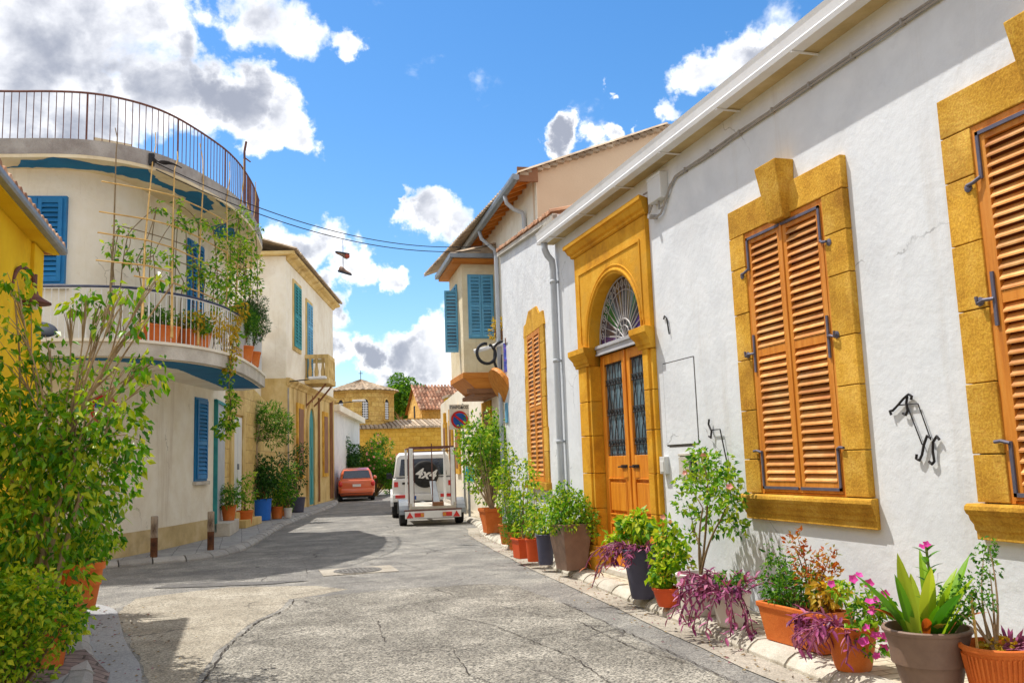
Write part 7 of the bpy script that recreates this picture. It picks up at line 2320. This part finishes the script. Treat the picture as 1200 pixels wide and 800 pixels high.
# ------------------------------------------------------------------ distant trees and bushes
t = thing('oleander', (6.7, 48, 0), 'oleander bush with pink blossom beyond the red car', 'bush')
rng = random.Random(110)
cl = dome(rng, 34, 1.25, 1.15, 1.55, .42) + [(.2, 0, 2.9, .4), (.6, 0, 2.6, .4), (-.2, 0, 2.5, .4)]
cl = [(c[0] + 6.8, c[1] + 48, c[2], c[3]) for c in cl]
m = MB(); limbs(m, (6.8, 48, 0), cl, .03, rng); m.build('stem', 'twig', t)
m = MB(); foliage(m, cl, 75, .17, .05, rng, -.1); m.build('foliage', 'leaf_mid', t)
m = MB()
for _ in range(90):
    c = rng.choice(cl); v = rv(rng, c[3] * 1.1)
    flower(m, Vector((c[0] + v.x, c[1] - abs(v.y), c[2] + v.z + .1)), Vector((rng.uniform(-.5, .5), -1, .5)), .075, rng)
m.build('blossom', 'petal_rose', t)
t = thing('bush', (5.0, 46.5, 0), 'dark green bush in front of the low white building', 'bush')
cl = [(c[0] + 5.0, c[1] + 46.8, c[2], c[3]) for c in dome(random.Random(111), 26, .75, 1.35, 1.7, .40)]
m = MB(); limbs(m, (5.0, 46.8, 0), cl, .03, rng); m.build('stem', 'twig', t)
m = MB(); foliage(m, cl, 70, .16, .07, rng, .2); m.build('foliage', 'leaf_dark', t)
t = thing('bush', (9.3, 50, 0), 'low green hedge plant behind the white off-roader', 'bush')
cl = [(c[0] + 8.6, c[1] + 50, c[2], c[3]) for c in dome(random.Random(112), 18, 1.0, .7, .9, .42)]
m = MB(); limbs(m, (8.6, 50, 0), cl, .03, rng); m.build('stem', 'twig', t)
m = MB(); foliage(m, cl, 60, .16, .07, rng, .2); m.build('foliage', 'leaf_mid', t)
for (x, y, zc, rr, lab, sd) in ((14.2, 82, 7.5, 1.9, 'bright green tree showing between the church drum and nave', 113), (16.5, 90, 6.8, 2.2, 'green tree behind the church nave, mostly hidden', 114)):
    t = thing('tree', (x, y, 0), lab, 'tree', 'trees behind the church')
    rng = random.Random(sd)
    cl = [(c[0] + x, c[1] + y, c[2], c[3]) for c in dome(rng, 40, rr, rr * 1.05, zc, .75)]
    m = MB(); m.tube([(x, y, 0), (x + .1, y, 2.5), (x, y, zc - 1)], [.3, .24, .14], 9); m.build('trunk', 'bark', t)
    m = MB(); limbs(m, (x, y, zc - 2), cl, .09, rng); m.build('branch', 'bark', t)
    m = MB(); foliage(m, cl, 26, .30, .2, rng, .2); m.build('crown', 'tree_far', t)

# dry leaves and grit lying in the gutters
m = MB(); rng = random.Random(200)
for _ in range(420):
    y = rng.uniform(4.5, 19)
    q, t = on_line(KR, y=y)
    d = abs(rng.gauss(0, .22)) if rng.random() < .75 else -rng.uniform(.2, .8)
    z = .016 if d > 0.005 else SW + .014
    p0 = Vector((q.x - t.y * d, q.y + t.x * d, z))
    a = rng.uniform(0, 2 * PI)
    m.leaf(p0, Vector((math.cos(a), math.sin(a), rng.uniform(0, .3))), Z3, rng.uniform(.015, .05), rng.uniform(.01, .025), .3)
for _ in range(160):
    y = rng.uniform(5.5, 11.8)
    q, t = on_line(KN, y=y)
    d = -abs(rng.gauss(0, .35)) - .01
    a = rng.uniform(0, 2 * PI)
    m.leaf(Vector((q.x - t.y * d, q.y + t.x * d, .016)), Vector((math.cos(a), math.sin(a), .1)), Z3, rng.uniform(.015, .05), rng.uniform(.01, .025), .3)
tag(m.build('leaf_litter', 'litter'), 'dry leaf litter scattered along the kerbs', 'litter', kind='stuff')
